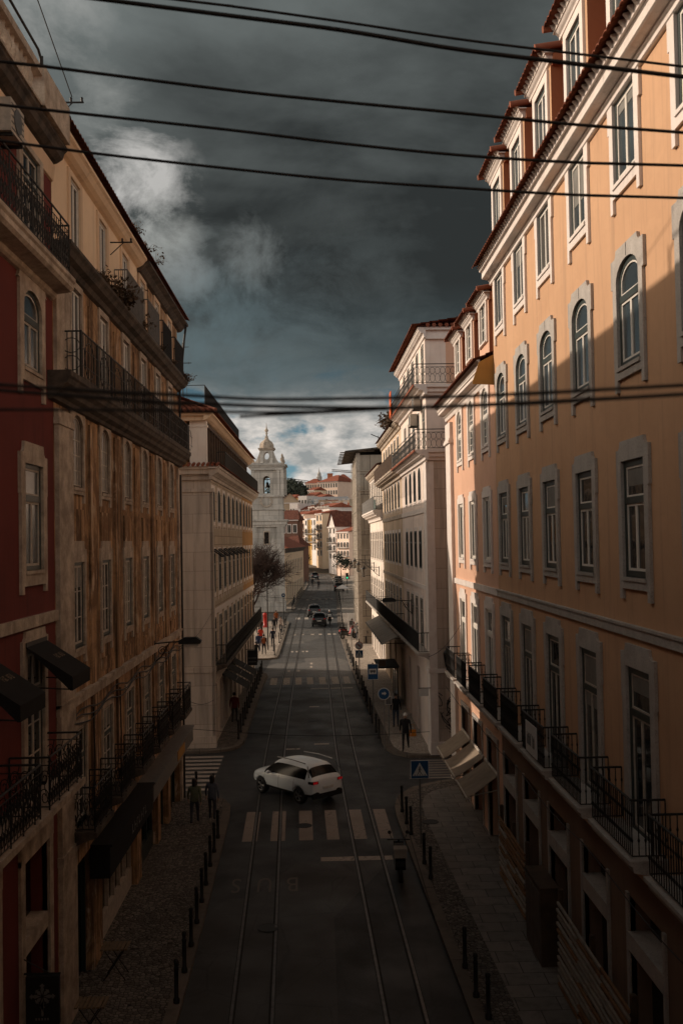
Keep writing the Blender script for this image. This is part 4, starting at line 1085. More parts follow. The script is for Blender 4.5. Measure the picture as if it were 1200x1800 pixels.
# ground floor shop fronts
for j, (a, b, c, e) in enumerate(gh):
    m = MB(); m.box(a, b, .3, .36, c, e); o = m.build('shop_window', W['shop'], ob)
    m = MB(); kk = max(2, int((b-a)/.8))
    for i in range(kk+1): m.box(a+(b-a-.07)*i/kk, a+(b-a-.07)*i/kk+.07, .2, .3, c, e)
    m.box(a, b, .2, .3, e-.1, e); m.box(a, b, .18, .3, c, c+.75 if j in (1, 2) else c+.12)
    m.build('shop_frame', W['oldwhite'] if j == 1 else W['green'], o)
m = MB(); m.box(31.0, 40.6, -.5, .02, 2.95, 3.5); m.box(31.0, 40.6, -.56, .02, 3.5, 3.56); m.box(36.2, 38.0, -.52, -.5, 3.05, 3.4, 1); m.build('shop_fascia', wm('greyiron', 'mustard'), ob)
m = MB(); m.box(24.7, 31.0, -.48, .02, 2.75, 3.5); m.box(24.7, 31.0, -.53, .02, 3.5, 3.57)
for i in range(7): m.box(27.6+i*.33, 27.64+i*.33, -.49, -.48, 2.98, 3.24, 1); m.box(27.6+i*.33, 27.8+i*.33, -.49, -.48, 3.0+.1*(i % 3), 3.03+.1*(i % 3), 1)
m.build('shop_fascia', wm('black', 'greyiron'), ob)

# weeds rooted in the ledges: each tuft its own plant
def tuft(mb, c, size, k, rg, m=0):
    c = Vector(c)
    for i in range(k):
        d = Vector((rg.gauss(0, .6), rg.gauss(0, .6), rg.uniform(.2, 1))).normalized()*size*rg.uniform(.4, 1)
        mid = c+d*.55+Vector((0, 0, size*.1)); e = c+d+Vector((0, 0, -size*.15*rg.random()))
        mb.tube([c, mid, e], [.006, .005, .002], 3, m)
        for j in range(3):
            p = c+(e-c)*rg.uniform(.4, 1)+Vector((rg.uniform(-1,1), rg.uniform(-1,1), rg.uniform(-1,1)))*size*.12
            w = size*.10; a = Vector((rg.uniform(-1,1), rg.uniform(-1,1), rg.uniform(-1,1))).normalized()*w; b = Vector((rg.uniform(-1,1), rg.uniform(-1,1), rg.uniform(-1,1))).normalized()*w*.6
            mb.face([p-a, p+b, p+a, p-b], m)
rg = random.Random(11)
wsp = [(25.4, 17.6, .5, -.28), (26.5, 17.6, .75, -.3), (27.6, 17.6, .85, -.32), (28.1, 17.6, .6, -.36), (30.9, 17.6, .6, -.36), (34.4, 17.6, .35, -.36), (37.2, 17.6, .35, -.36), (40.2, 17.55, .5, -.38), (41.0, 17.5, .55, -.36)]
wl_ = ['small dry weed at the near end of the upper ledge on the weathered building', 'dry weed clump below the second top floor window of the weathered building', 'largest dark weed clump on the overgrown ledge, beside the first grey balcony', 'weed tuft pressed against the near end of the first grey top balcony', 'weed tuft between the two grey railed top balconies', 'small weed between the grey and the black top balconies', 'small weed between the two black railed top balconies', 'weed tuft on the far end of the overgrown ledge, against the wall', 'weed hanging off the outermost far corner of the overgrown ledge']
for (x, z, s, y), lb in zip(wsp, wl_):
    m = MB(); tuft(m, (0, 0, 0), s, int(60*s)+14, rg)
    tag(m.build('weed_tuft', W['dryleaf'], None, (-5.7-y, x, z), R(90)), lb, 'weed', 'weeds on the old ledges')
for x, z, lb in ((29.6, 20.2, 'thin dry weed standing on the near part of the left eaves tiles'), (31.4, 20.2, 'taller dry weed on the left eaves where the tan cornice ends'), (33.0, 20.2, 'wispy dry weed on the far part of the left eaves tiles')):
    m = MB(); tuft(m, (0, 0, 0), .55, 14, rg); tag(m.build('weed_tuft', W['dryleaf'], None, (-5.25, x, z), 0), lb, 'weed', 'weeds on the left eaves')

# ------------------------------------------------------------------ tiled stone building beyond the left side street
sb_ = thing('tiled_building', 'pale stone building with a glazed gallery, red hipped roof and long black balconies, left centre', 'building', (-5.35, 49.9, 0), R(90)-.004)
SL = 29.4
scols = [1.0+2.78*k for k in range(7)]; tcols = [20.6+2.55*k for k in range(4)]
K['s1'] = window_kit(1.24, 1.72, .4, dict(y0=-.015, side=.2, top=.14, sill=.18, leg=.34), wm('whitestone'), 'simple', wm('green', 'green'), W['darkpane'], t=.08, sy=-.028)
K['s2'] = window_kit(1.24, 2.05, 0, dict(y0=-.015, side=.2, top=.26, sill=.22, leg=.45), wm('whitestone'), 'simple', wm('green', 'green'), W['darkpane'], zt=1.45, t=.08, sy=-.028)
K['s3'] = window_kit(1.24, 2.35, 0, dict(y0=-.015, side=.2, top=.22, sill=.1, leg=.1), wm('whitestone'), 'simple', wm('green', 'oldwhite'), W['darkpane'], zt=1.7, t=.08, name='balcony_door', sy=-.028)
rows = [('s1', 11.98), ('s2', 8.36), ('s3', 4.75)]
hs = [hole(K[k], x, z) for x in scols+tcols for k, z in rows]
wl = MB(); facade(wl, 0, 19.2, 4.2, 14.3, [h for h in hs if h[1] < 19.2]); facade(wl, 19.2, SL, 4.2, 14.3, [h for h in hs if h[0] > 19.2], m=2)
facade(wl, 0, SL, 0, 4.2, [(x-.7, x+.7, .9, 3.7) for x in scols+tcols], rev=.4, m=1)
wl.face([(0,0,0),(0,34,0),(0,34,14.3),(0,0,14.3)], 1); shell(wl, 0, SL, 0, 14.3, 34, left=False)
wl.build('wall', wm('azulejo', 'ashlar', 'ochre'), sb_)
for i, x in enumerate(scols+tcols):
    for k, z in rows: add_window(K[k], sb_, x, z, W['curtain'] if i > 6 and k == 's1' else None)
    m = MB(); m.box(x-.7, x+.7, .25, .3, .9, 3.7); m.build('shop_window', W['shop'], sb_)
m = MB(); m.box(-.05, .38, -.09, .05, 0, 13.6); m.box(-.05, .05, -.085, 1.6, 0, 13.6); m.box(-.10, .5, -.12, 2, 4.45, 4.72); m.box(-.10, 1.7, -.10, .02, 4.45, 4.72); m.box(-.12, .42, -.12, 2, 13.45, 13.62); m.box(-.09, .4, -.12, 2.2, 0, 1.3); m.build('corner_quoin', W['ashlar'], sb_)
m = MB(); m.box(.4, SL, -.07, .03, 7.3, 7.55); m.build('string_course', W['whitestone'], sb_)
m = MB(); m.sweep([(.02,14.72),(-.50,14.72),(-.50,14.62),(-.44,14.58),(-.40,14.42),(-.22,14.32),(-.12,14.22),(-.09,14.1),(.02,14.06)], -.45, SL+.3)
m.box(-.45, .02, .02, 6, 14.58, 14.72); m.box(-.34, .02, .02, 6, 14.34, 14.58); m.box(-.14, .02, .02, 6, 14.06, 14.34); o = m.build('cornice_balcony', W['ashlar'], sb_)
put('railing', railing(3.0, SL, -.45, 1.0, 'plain', True, .12, .014).mesh('railing', [W['iron']]), o, (0, 0, 14.72))
m = MB(); tiles(m, -.6, SL, -.62, 14.70, -.1, 14.84, teeth=1); m.build('cornice_tiles', wm('tile', 'whitestone'), sb_)
for k in range(32): m = None
m = MB()
for k in range(13): m.tube([(-.60, -.4+k*.24, 14.76), (-.05, -.4+k*.24, 14.88)], .08, 8)
m.build('return_tiles', W['tile'], sb_)
# the gallery storey under the roof, set back a little
gal = MB(); gal.box(.25, .65, .2, 1.05, 14.7, 17.25); gal.box(.2, .7, .15, 1.1, 16.75, 16.85); gal.box(.25, SL-.4, 1.2, 34, 14.7, 17.25, 1)
gal.build('attic_wall', wm('white', 'ochre'), sb_)
m = MB()
for k in range(22):
    x = .75+k*1.28; m.box(x, x+.16, .25, .5, 14.72, 16.9)
m.box(.6, SL-.4, .25, .5, 16.85, 17.25); o = m.build('gallery_posts', W['brownwood'], sb_)
m = MB(); m.box(.66, SL-.5, .4, .44, 14.72, 16.86); m.build('gallery_glazing', W['glass2'], o)
m = MB(); m.sweep([(.3,17.42),(-.16,17.42),(-.16,17.34),(-.06,17.28),(.04,17.16),(.16,17.08),(.3,17.05)], -.2, SL+.2); m.box(-.2, .3, .3, 34, 17.28, 17.42); m.box(-.02, .3, .3, 34, 17.05, 17.28); m.build('eaves_cornice', W['cream'], sb_)
m = MB(); tiles(m, -.4, SL+.3, -.34, 17.44, 2.2, 18.5); m.face([(0,2.2,18.5),(SL,2.2,18.5),(SL,33,18.5),(0,33,18.5)])
for k in range(32): m.tube([(-.5, -.35+k*.3, 17.5), (1.9, max(2.2, -.35+k*.3) if k > 8 else 2.2-(8-k)*.02, 18.55)], .11, 6)
m.face([(-.45,-.4,17.46),(2.0,2.2,18.5),(2.0,33,18.5),(-.45,33,17.46)]); m.build('roof', W['tile'], sb_)
m = MB(); tr_ = railing(6.6, SL+.2, 1.0, 1.15, 'plain', False, .12, .018); tr2 = railing(1.0, 6.0, 0, 1.15, 'plain', False, 1.0)
put('roof_railing', tr_.mesh('roof_railing', [W['iron']]), sb_, (0, 0, 18.72)); o = put('roof_railing', tr2.mesh('roof_railing', [W['iron']]), sb_, (6.6, 0, 18.72), R(90))
s = MB(); s.sweep([(.02,4.75),(-.65,4.75),(-.65,4.62),(-.3,4.5),(.02,4.35)], .6, SL); o = s.build('balcony', W['blackstone'], sb_); put('railing', railing(.6, SL, -.6, 1.0, 'baluster', True, .16).mesh('railing', [W['iron']]), o, (0, 0, 4.75))
m = MB()
for k in range(7):
    x = .35+k*2.78
    m.tube([(x, -.02, 10.55), (x, -.5, 10.2), (x+1.3, -.5, 10.2), (x+1.3, -.02, 10.55)], .03, 5)
    m.add([(x, -.03, 10.6), (x+1.3, -.03, 10.6), (x+1.3, -.55, 10.2), (x, -.55, 10.2)], [(0,1,2,3)])
m.build('folded_awnings', W['black'], sb_)
for x0 in (4.4, 7.2, 10.0):
    a = MB(); a.add([(x0,-.02,3.75),(x0+2.3,-.02,3.75),(x0+2.3,-1.3,3.0),(x0,-1.3,3.0),(x0,-1.3,2.75),(x0+2.3,-1.3,2.75)], [(0,1,2,3),(3,2,5,4)]); a.box(x0, x0+2.3, -.06, 0, 3.7, 3.8)
    a.box(x0+.5, x0+1.8, -.7, -.68, 3.33, 3.40, 1)
    a.build('awning', wm('black', 'greyiron'), sb_)

# ------------------------------------------------------------------ church tower
TX, TY = -6.55, 131.6
gT = gz(TY)
ct = thing('church_tower', 'pale stone church bell tower with an open lantern cap and blank clock face', 'church tower', (TX, TY, gT))
def zt(y): return 10.9-(y-951)/1750*TY-gT
th = 1.9
m = MB()
m.box(-th-.6, th, 0, 4.2, 0, zt(925)); m.box(-th-.7, th+.12, -.12, 4.3, 0, 1.3)
m.box(th-.85, th+.10, -.24, .02, 1.3, zt(925)); m.box(th+.02, th+.10, .3, 1.2, 1.3, zt(925))
m.box(-th-.6, -th+.35, -.24, .02, 1.3, zt(925))
m.build('shaft', W['towerstone'], ct)
m = MB()
for z0, z1, o in ((zt(925), zt(921), .28), (zt(921), zt(915), .45), (zt(915), zt(912), .62), (zt(912), zt(895), .0), (zt(895), zt(893), .16)): m.box(-th-.5-o, th+o, -o, 4.2+o, z0, z1)
m.box(-th-.5, th, 0, 4.2, zt(893), zt(872)); m.box(-th-.6, th+.2, -.3, 4.3, zt(872), zt(869)); m.build('clock_stage', W['towerstone'], ct)
m = MB(); m.ring([(-.25+.80*math.cos(2*PI*q_/28), (zt(893)+zt(872))/2+.25+.80*math.sin(2*PI*q_/28)) for q_ in range(28)], [(-.25+.66*math.cos(2*PI*q_/28), (zt(893)+zt(872))/2+.25+.66*math.sin(2*PI*q_/28)) for q_ in range(28)], -.26, .0); m.disc((-.25, -.08, (zt(893)+zt(872))/2+.25), 'y', .66, .06, 28, 1)
for k in range(12): a = k*PI/6; m.box(-.25+.5*math.cos(a)-.03, -.25+.5*math.cos(a)+.03, -.15, -.13, (zt(893)+zt(872))/2+.25+.5*math.sin(a)-.03, (zt(893)+zt(872))/2+.25+.5*math.sin(a)+.03, 0)
m.build('clock_face', [W['oldstone'], W['towerstone']], ct)
# belfry with open arches on all four sides
zb0, zb1 = zt(869), zt(822)
bw = 1.9
m = MB()
hh = zb1-zb0
arch = [(x-.2, z+.25) for x, z in shape(.92, 2.3, .46, 0, 0)]
m.prism([(-bw-.3, 0), (bw, 0), (bw, hh), (-bw-.3, hh)], 0, .5, [arch])
m.ring([(x*1.18-.2+.036, z*1.06+.2) for x, z in shape(.92, 2.3, .46, 0, 0)], arch, -.07, .1)
o = m.build('belfry', W['towerstone'], ct, (0, 0, zb0)); m = MB(); m.prism([(-bw-.3, 0), (bw, 0), (bw, hh), (-bw-.3, hh)], 3.7, 4.2, [arch]); m.build('belfry_back', W['towerstone'], o)
m = MB(); arch2 = [(x+2.1, z+.25) for x, z in shape(.92, 2.3, .46, 0, 0)]
m.prism([(.5, 0), (3.7, 0), (3.7, hh), (.5, hh)], -.45, 0, [arch2]); put('belfry_side', m.mesh('belfry_side', [W['towerstone']]), o, (bw-.0, 0, 0), R(90))
put('belfry_side', bpy.data.meshes['belfry_side'], o, (-bw-.3+.45, 0, 0), R(90))
m = MB()
for x in (bw-.55, bw-.05, -bw-.1): m.box(x-.22, x+.22, -.26, .0, .0, hh-.25)
m.box(-bw-.3, bw+.1, -.34, .05, hh-.22, hh); m.build('belfry_pilasters', W['towerstone'], o)
m = MB(); m.lathe([(.34,1.15),(.30,1.22),(.24,1.4),(.20,1.65),(.16,1.8),(.06,1.86)], -.2, 2.1, 14); m.tube([(-.2, 2.1, 1.86), (-.2, 2.1, 2.6)], .05); m.tube([(-.9, 2.1, 2.2), (.6, 2.1, 2.2)], .06); m.build('bell', W['iron'], o)
m = MB()
for z0, z1, q in ((zb1, zb1+.22, .22), (zb1+.22, zb1+.42, .42), (zb1+.42, zb1+.52, .6), (zb1+.52, zb1+.75, .1)): m.box(-bw-.3-q, bw+q, -q, 4.2+q, z0, z1)
m.build('belfry_cornice', W['towerstone'], ct)
# lantern cap: concave skirt, oval openings, ribbed dome, finial
zc0, zc1 = zb1+.75, zt(788)
cx, cy = -.2, 2.1
H = zc1-zc0
prof = lambda t: 1.85-1.0*t**.55
out = [(-prof(k/10), k/10*H) for k in range(11)]+[(prof(1-k/10), (1-k/10)*H) for k in range(11)]
oval = [(.34*math.cos(2*PI*k/18), H*.58+.50*math.sin(2*PI*k/18)) for k in range(18)]
m = MB()
m.prism(out, -.85, -.45, [oval]); m.prism(out, .45, .85, [oval])
o = m.build('lantern', W['towerstone'], ct, (cx, cy, zc0))
m = MB(); m.prism(out, -.85, -.45, [oval]); m.prism(out, .45, .85, [oval]); m.build('lantern_side', W['towerstone'], o, (0, 0, .01), R(90)).scale = (.985, .985, .99)
m = MB()
m.box(-1.0, 1.0, -1.0, 1.0, H, H+.16); m.box(-1.12, 1.12, -1.12, 1.12, H+.16, H+.3)
m.lathe([(.98,H+.3),(1.03,H+.55),(.98,H+.85),(.78,H+1.15),(.5,H+1.35),(.3,H+1.55),(.22,H+1.8),(.26,H+1.85),(.12,H+2.0)], 0, 0, 8, 0, False, True)
m.build('dome', W['oldstone'], o)
m = MB(); m.lathe([(.11,H+1.95),(.10,H+2.25),(.2,H+2.32),(.1,H+2.4),(.12,H+2.5),(.28,H+2.68),(.20,H+2.85),(.09,H+3.0),(.05,H+3.3),(.015,H+3.75)], 0, 0, 10); m.build('finial', W['oldstone'], o)
for x, y in ((bw, .1), (-bw-.3, .1), (bw, 4.1), (-bw-.3, 4.1)):
    m = MB(); m.lathe([(.22,0),(.22,.25),(.12,.32),(.14,.4),(.27,.62),(.22,.85),(.1,1.0),(.13,1.1),(.16,1.22),(.05,1.45)], x, y, 8); m.build('urn', W['oldstone'], ct, (0, 0, zb1+.5))
m = MB(); m.box(-.62, .02, -.05, .05, zt(954), zt(934)); m.ring([(-.7, zt(955)-.1), (.10, zt(955)-.1), (.10, zt(933)+.1), (-.7, zt(933)+.1)], [(-.6, zt(954)), (.0, zt(954)), (.0, zt(934)), (-.6, zt(934))], -.1, .03, 1); m.build('window', wm('shop', 'oldstone'), ct)
# the nave it belongs to, hidden for the most part
# low yellow wing beyond the tower
lw = thing('low_building', 'low ochre building with a stained cornice running up the street beyond the tower', 'building', (-4.75, 141, 0), R(90)-.055)
K['l1'] = window_kit(.95, 1.9, 0, dict(side=.14, top=.16, sill=.14, leg=.14, y0=-.05), wm('oldstone'), 'simple', wm('brownwood', 'oldwhite'), W['darkpane'], zt=1.3, t=.07)
K['l2'] = window_kit(.95, 2.2, 0, dict(side=.14, top=.16, sill=.1, leg=.1, y0=-.05), wm('oldstone'), 'simple', wm('brownwood', 'brownwood'), W['shop'], t=.07, name='door')
lx = [2+3.4*k for k in range(10)]
wl = MB(); facade(wl, 0, 36, 1.5, 9.9, [hole(K['l1'], x, 6.1) for x in lx]+[hole(K['l2'], x, 2.3) for x in lx]); shell(wl, 0, 36, 1.5, 9.9, 9); wl.build('wall', W['cream'], lw)
for x in lx: add_window(K['l1'], lw, x, 6.1); add_window(K['l2'], lw, x, 2.3)
m = MB(); m.sweep(cornice(.5, .7, 9.95), -.2, 36.2); m.build('eaves_cornice', W['blackstone'], lw)
m = MB(); m.face([(-.3,-.6,9.97),(36.3,-.6,9.97),(33,4,12.4),(3,4,12.4)]); m.face([(-.3,-.6,9.97),(3,4,12.4),(-.3,9,9.97)]); m.build('roof', W['fartile'], lw)

# ------------------------------------------------------------------ scaffolded building with its temporary canopy
SY = 93.2
sc = thing('scaffolded_building', 'tall narrow building wrapped in grimy scaffold sheeting under a flat temporary canopy', 'building', (3.72, SY, 0))
m = MB()
sheet = blocks('grimy_scaffold_sheeting', (.40,.35,.29), (.26,.22,.175), (.10,.08,.065), 1.2, 1.9, .03, 'xz', .5, .9, .35)
zs = 18.9
xs_ = [0, .15, .75, 1.4, 2.1, 9]
m.box(0, 9, 0, 13, .9, zs)
m.build('sheeting', sheet, sc)
m = MB()
m.box(-.10, .26, -.08, .06, .9, zs+.2); m.box(-.05, .0, 0, 13, zs-.2, zs)
for k in range(10):
    z = 2.6+k*1.85
    m.tube([(-.12, -.12, z), (1.6, -.12, z)], .03, 5); m.tube([(-.12, -.12, z), (-.12, 13, z)], .03, 5)
for y in (-.12, 3, 6, 9, 12): m.tube([(-.14, y, .9), (-.14, y, zs)], .03, 5)
m.build('scaffold_poles', W['oldwhite'], sc)
m = MB(); m.add([(-1.15,-.8,zs+.35),(9,-.8,zs+1.35),(9,14,zs+1.35),(-1.15,14,zs+.35),(-1.15,-.8,zs+.2),(9,-.8,zs+1.2),(9,14,zs+1.2),(-1.15,14,zs+.2)], [(0,1,2,3),(4,5,6,7),(0,1,5,4),(1,2,6,5),(2,3,7,6),(3,0,4,7)])
for k in range(9): m.tube([(-1.6, -.8+k*1.8, zs+.16), (.3, -.8+k*1.8, zs+.34)], .05, 4)
m.build('canopy', W['blackstone'], sc)
m = MB(); m.tube([(.9+1.2, 1, zs+.7), (.9+1.2, 1, zs+1.9)], .03, 4); m.tube([(1.4, 1, zs+2.05), (2.2, 1, zs+1.7)], .04, 4); m.build('mast', W['iron'], sc)
# a dry shrub on the beige building's roof terrace
rg = random.Random(5)
m = MB()
for k in range(9): tuft(m, (rg.uniform(-.4,.4), rg.uniform(-2.2,2.2), rg.uniform(0,.3)), 1.15, 55, rg)
q = bb.matrix_basis @ Vector((-3.2, -.1, 18.0)); tag(m.build('dry_shrub', W['dryleaf'], None, q, 0), 'brown dry shrub growing over the eaves left of the white building', 'shrub')

# ------------------------------------------------------------------ bare tree on the square
def branch(mb, p, d, L, r, depth, rg):
    pts = [p]; rr = [r]; k = 4 if depth > 2 else 3
    for i in range(k):
        d = (d+Vector((rg.gauss(0, .16), rg.gauss(0, .16), rg.gauss(.03, .10)))).normalized()
        p = p+d*(L/k); pts.append(p); rr.append(r*(1-.45*(i+1)/k))
    mb.tube(pts, rr, 6 if depth > 3 else 3)
    if depth == 0: return
    nb = 4 if depth > 1 else 5
    for i in range(nb):
        t = rg.uniform(.35, 1.0); q = pts[min(k, max(1, round(t*k)))]
        nd = (d+Vector((rg.gauss(0, .62), rg.gauss(0, .62), rg.gauss(.12, .42)))).normalized()
        branch(mb, q, nd, L*rg.uniform(.6, .82), max(r*.62, .012), depth-1, rg)
rg = random.Random(21)
tx, ty = -7.5, 112
bt = thing('bare_tree', 'leafless tree with a dense crown of dark reddish twigs in front of the church tower', 'tree', (tx, ty, gz(ty)+.12))
m = MB(); m.tube([(0,0,0),(.05,0,1.2),(0,.05,2.3)], [.24,.19,.17], 10); m.build('trunk', W['twig'], bt)
m = MB()
for a in range(6): branch(m, Vector((0, .05, 2.2)), Vector((.45*math.cos(a*1.05+.3), .45*math.sin(a*1.05+.3), .95)), 3.0, .11, 5, rg)
m.build('crown', W['twig'], bt)

# ------------------------------------------------------------------ houses where the street bends, and the hill behind
def far_house(name, label, uL, uR, vtop, Y, head, depth, wall, rows, cols, roof=None, rh=1.5, over=.4, base=None, wh=1.9, ww=.9, pane='darkpane', balc=None, frame='whitestone', gable=False, stripes=None, hip=.0, bh=None):
    """a solid house: its front starts at pixel column uL at distance Y and runs along heading head until uR"""
    p = at(uL, vtop, Y); n_ = Vector((math.cos(head), math.sin(head)))
    d0 = ray(uR, vtop); # where the front's line meets the sight line through uR
    t = (p.x*d0.y-p.y*d0.x)/(n_.y*d0.x-n_.x*d0.y); L = abs(t)
    zb = gz(min(Y, 480))-1.0 if base is None else base
    o = thing(name, label, 'house', (p.x, p.y, 0), head)
    zt_ = p.z; H_ = zt_-zb
    bh = bh or 0
    sh_ = (H_-bh)/rows
    xs = [L*(i+.5)/cols for i in range(cols)]
    ww_ = min(ww, L/cols*.62)
    k_ = window_kit(ww_, min(wh, sh_*.62), 0, dict(side=.12, top=.14, sill=.1, leg=.1, y0=-.015), [W[frame]], 'simple', wm('oldwhite', 'oldwhite'), W[pane], t=.06, sy=-.028)
    zz = [zb+bh+sh_*(r_+.16) for r_ in range(rows)]
    wl = MB(); facade(wl, 0, L, zb, zt_, [hole(k_, x, z) for x in xs for z in zz])
    shell(wl, 0, L, zb, zt_, depth)
    if gable: wl.add([(0,0,zt_),(L,0,zt_),(L/2,0,zt_+gable),(0,depth,zt_),(L,depth,zt_),(L/2,depth,zt_+gable)], [(0,1,2),(3,4,5)])
    if stripes:
        for a, b in stripes[1]: wl.box(L*a, L*b, -.03, .01, zb, zt_-.3, 1)
    wl.build('wall', [W[wall]]+([W[stripes[0]]] if stripes else []), o)
    for x in xs:
        for z in zz: add_window(k_, o, x, z)
    if balc:
        for r_ in balc:
            b = MB(); z = zz[r_]
            b.box(.2, L-.2, -.6, .02, z-.18, z-.03); o2 = b.build('balcony', W['stone'], o)
            put('railing', railing(.2, L-.2, -.57, .95, 'plain', True, .22, .02).mesh('railing', [W['iron']]), o2, (0, 0, z-.03))
    if roof:
        m = MB()
        if gable:
            e = gable
            m.add([(-.2,-over,zt_-.1),(L/2,-over,zt_+e),(L/2,depth+.2,zt_+e),(-.2,depth+.2,zt_-.1),(L+.2,-over,zt_-.1),(L+.2,depth+.2,zt_-.1)], [(0,1,2,3),(4,1,2,5)])
        else:
            x0, x1, y0, y1 = -over, L+over, -over, depth+over; hx = min(hip, L/2-.1) if hip else 0
            m.add([(x0,y0,zt_+.02),(x1,y0,zt_+.02),(x1,y1,zt_+.02),(x0,y1,zt_+.02),(x0+hx,depth/2,zt_+rh),(x1-hx,depth/2,zt_+rh)], [(0,1,5,4),(2,3,4,5),(1,2,5),(3,0,4)])
        m.build('roof', W[roof], o)
        c = MB(); c.box(-.15, L+.15, -.3, .02, zt_-.25, zt_); c.build('eaves', W['whitestone'], o)
    return o, L, zt_
W['peach'] = plaster('peach_plaster', (.84,.62,.49), (.76,.55,.43), (.35,.25,.19), .3)
W['sunyellow'] = plaster('warm_yellow_plaster', (.82,.52,.20), (.76,.46,.17), (.38,.22,.1), .2)
W['paleblue'] = plaster('cool_white_plaster', (.82,.81,.79), (.72,.71,.70), (.3,.29,.28), .3)
HH = -1.15
far_house('far_house', 'narrow pinkish house with small balconies, leftmost of the sunlit row where the street bends', 524, 535, 905, 262, HH, 9, 'peach', 5, 2, 'fartile', 1.2, balc=(1, 2, 3), bh=3)
far_house('far_house', 'white house with warm yellow bands and long green balconies in the sunlit row', 535, 555, 912, 252, HH, 9, 'paleblue', 4, 4, None, balc=(1, 2), stripes=('sunyellow', ((.28, .62),)), bh=4)
far_house('far_house', 'cream house with stacked balconies, right of the yellow banded one', 555, 566, 903, 243, HH, 7, 'palecream', 5, 2, 'fartile', .8, balc=(1, 2, 3), bh=3.5)
far_house('far_house', 'recessed beige house between the cream house and the white gabled one', 565, 578, 908, 246, HH, 9, 'rosewhite', 5, 2, 'fartile', .8, balc=(2, 3), bh=3)
far_house('far_house', 'slim white house with a pointed gable at the bend of the street', 577, 590, 926, 232, HH, 5, 'whitestone', 4, 2, 'darktile', gable=3.6, balc=(1, 2), bh=4)
far_house('far_house', 'peach house with two rows of dark balconies, lowest at the right of the bend', 592, 613, 935, 226, HH, 8, 'peach', 4, 4, 'fartile', 1.2, balc=(1, 2), bh=3.4)
o, L, zz_ = far_house('roofed_block', 'broad building with dark red tiled roof and three white dormers above the sunlit row', 535, 617, 906, 285, -.10, 14, 'rosewhite', 2, 7, 'darktile', 4.6, .6, hip=5, base=20)
for k in range(3):
    d_ = MB(); d_.box(-.5, .5, 0, 1.8, 0, .75); d_.box(-.36, .36, -.03, .02, .12, .62, 1); d_.add([(-.6,-.2,.77),(.6,-.2,.77),(.6,2,.95),(-.6,2,.95)], [(0,1,2,3)])
    d_.build('dormer', wm('whitepaint', 'shop'), o, (L*(.44+.2*k), 2.4, zz_+1.55))
far_house('roofed_block', 'smaller building with a lighter red roof, directly above the gabled house', 560, 614, 905, 268, -.35, 9, 'beige', 1, 4, 'fartile', 3.2, .5, hip=2, base=22)
far_house('warehouse', 'plain building with a shallow grey roof below the hilltop house', 540, 618, 886, 330, -.08, 14, 'white', 2, 8, 'greyroof', 2.6, .3, hip=2, base=25)
# hilltop house: two wings and a chimney
far_house('hilltop_house', 'large hilltop house wing with a pale pink sunlit front under a red tiled roof', 558, 593, 848, 452, -.62, 16, 'peach', 3, 8, 'fartile', 3.4, .5, hip=5, base=22, bh=6, stripes=('peach', ((.0, .02),)))
far_house('hilltop_house', 'right wing of the hilltop house, yellow wall below a dark red attic storey', 592, 622, 848, 455, .12, 14, 'ochre', 3, 4, 'fartile', 4.2, .5, hip=4, base=22, bh=6)
far_house('hilltop_house', 'left wing of the hilltop house, cream with a dark red roof edge', 536, 560, 850, 470, -.25, 14, 'cream', 4, 6, 'fartile', 2.6, .5, hip=3, base=22, bh=4)
q = at(580, 842, 462); m = MB(); m.box(-1.2, 1.2, -1, 1, -1, 2.6); m.box(-1.4, 1.4, -1.2, 1.2, 2.2, 2.5); tag(m.build('chimney_stack', W['orange'], None, q), 'broad brick red chimney on the ridge of the hilltop house', 'chimney')
q = at(561, 842, 600); m = MB(); m.lathe([(1.6,-6),(1.6,1.0),(1.9,1.2),(1.2,1.5),(1.1,3.2),(.4,4.4),(.12,6.0),(.05,7)], 0, 0, 8, 0, False); tag(m.build('church_spire', W['stone'], None, q), 'tiny dark church spire rising behind the hilltop house', 'spire')
far_house('white_flat', 'white modern flat block with a roof terrace, left of the hilltop house', 524, 539, 872, 380, -.5, 9, 'whitestone', 2, 3, None, base=20)
far_house('white_flat', 'lower white flat block stepping down towards the tower', 509, 523, 885, 300, -.5, 8, 'whitestone', 2, 3, None, base=14)
far_house('tan_house', 'tan gabled blank walled house behind the tower top', 492, 527, 884, 330, -.03, 12, 'tan', 1, 2, 'fartile', gable=3.2, base=12, wh=.8, bh=6)
far_house('brown_house', 'dark red brown house with a tiled roof just right of the tower', 493, 523, 914, 235, -.12, 9, 'duskbrown', 3, 3, 'darktile', 2.4, .5, hip=1, base=2, bh=3)
far_house('red_house', 'small red house with a white framed window above the low ochre building', 494, 524, 961, 200, -.25, 8, 'duskbrown', 2, 3, 'darktile', 2.2, .6, hip=2, base=1.5, bh=3)
q = at(522.5, 895, 250); m = MB(); m.box(-.55, .55, 0, 1.2, -14, 0); m.box(-.75, .75, -.2, 1.4, -.5, .1); tag(m.build('chimney_stack', W['whitestone'], None, q), 'tall slim white chimney wall catching the sun left of the sunlit row', 'chimney')
far_house('hill_house', 'small cream house with a red roof between the white flat block and the cranes', 538, 552, 872, 400, -.6, 8, 'cream', 2, 3, 'fartile', 1.6, .4, base=20, bh=5)
far_house('hill_house', 'narrow pink house under the left end of the grey roof', 527, 541, 897, 300, -.7, 8, 'peach', 3, 3, 'fartile', 1.4, .4, base=14, bh=3)
far_house('hill_house', 'pale house with a red roof right of the brown house near the tower', 515, 528, 908, 262, -.7, 8, 'white', 4, 2, 'fartile', 1.4, .4, base=4, bh=3)
far_house('hill_house', 'yellowish house high behind the gabled tan one', 500, 514, 876, 390, -.5, 8, 'sunyellow', 2, 3, 'fartile', 1.5, .4, base=18, bh=4)
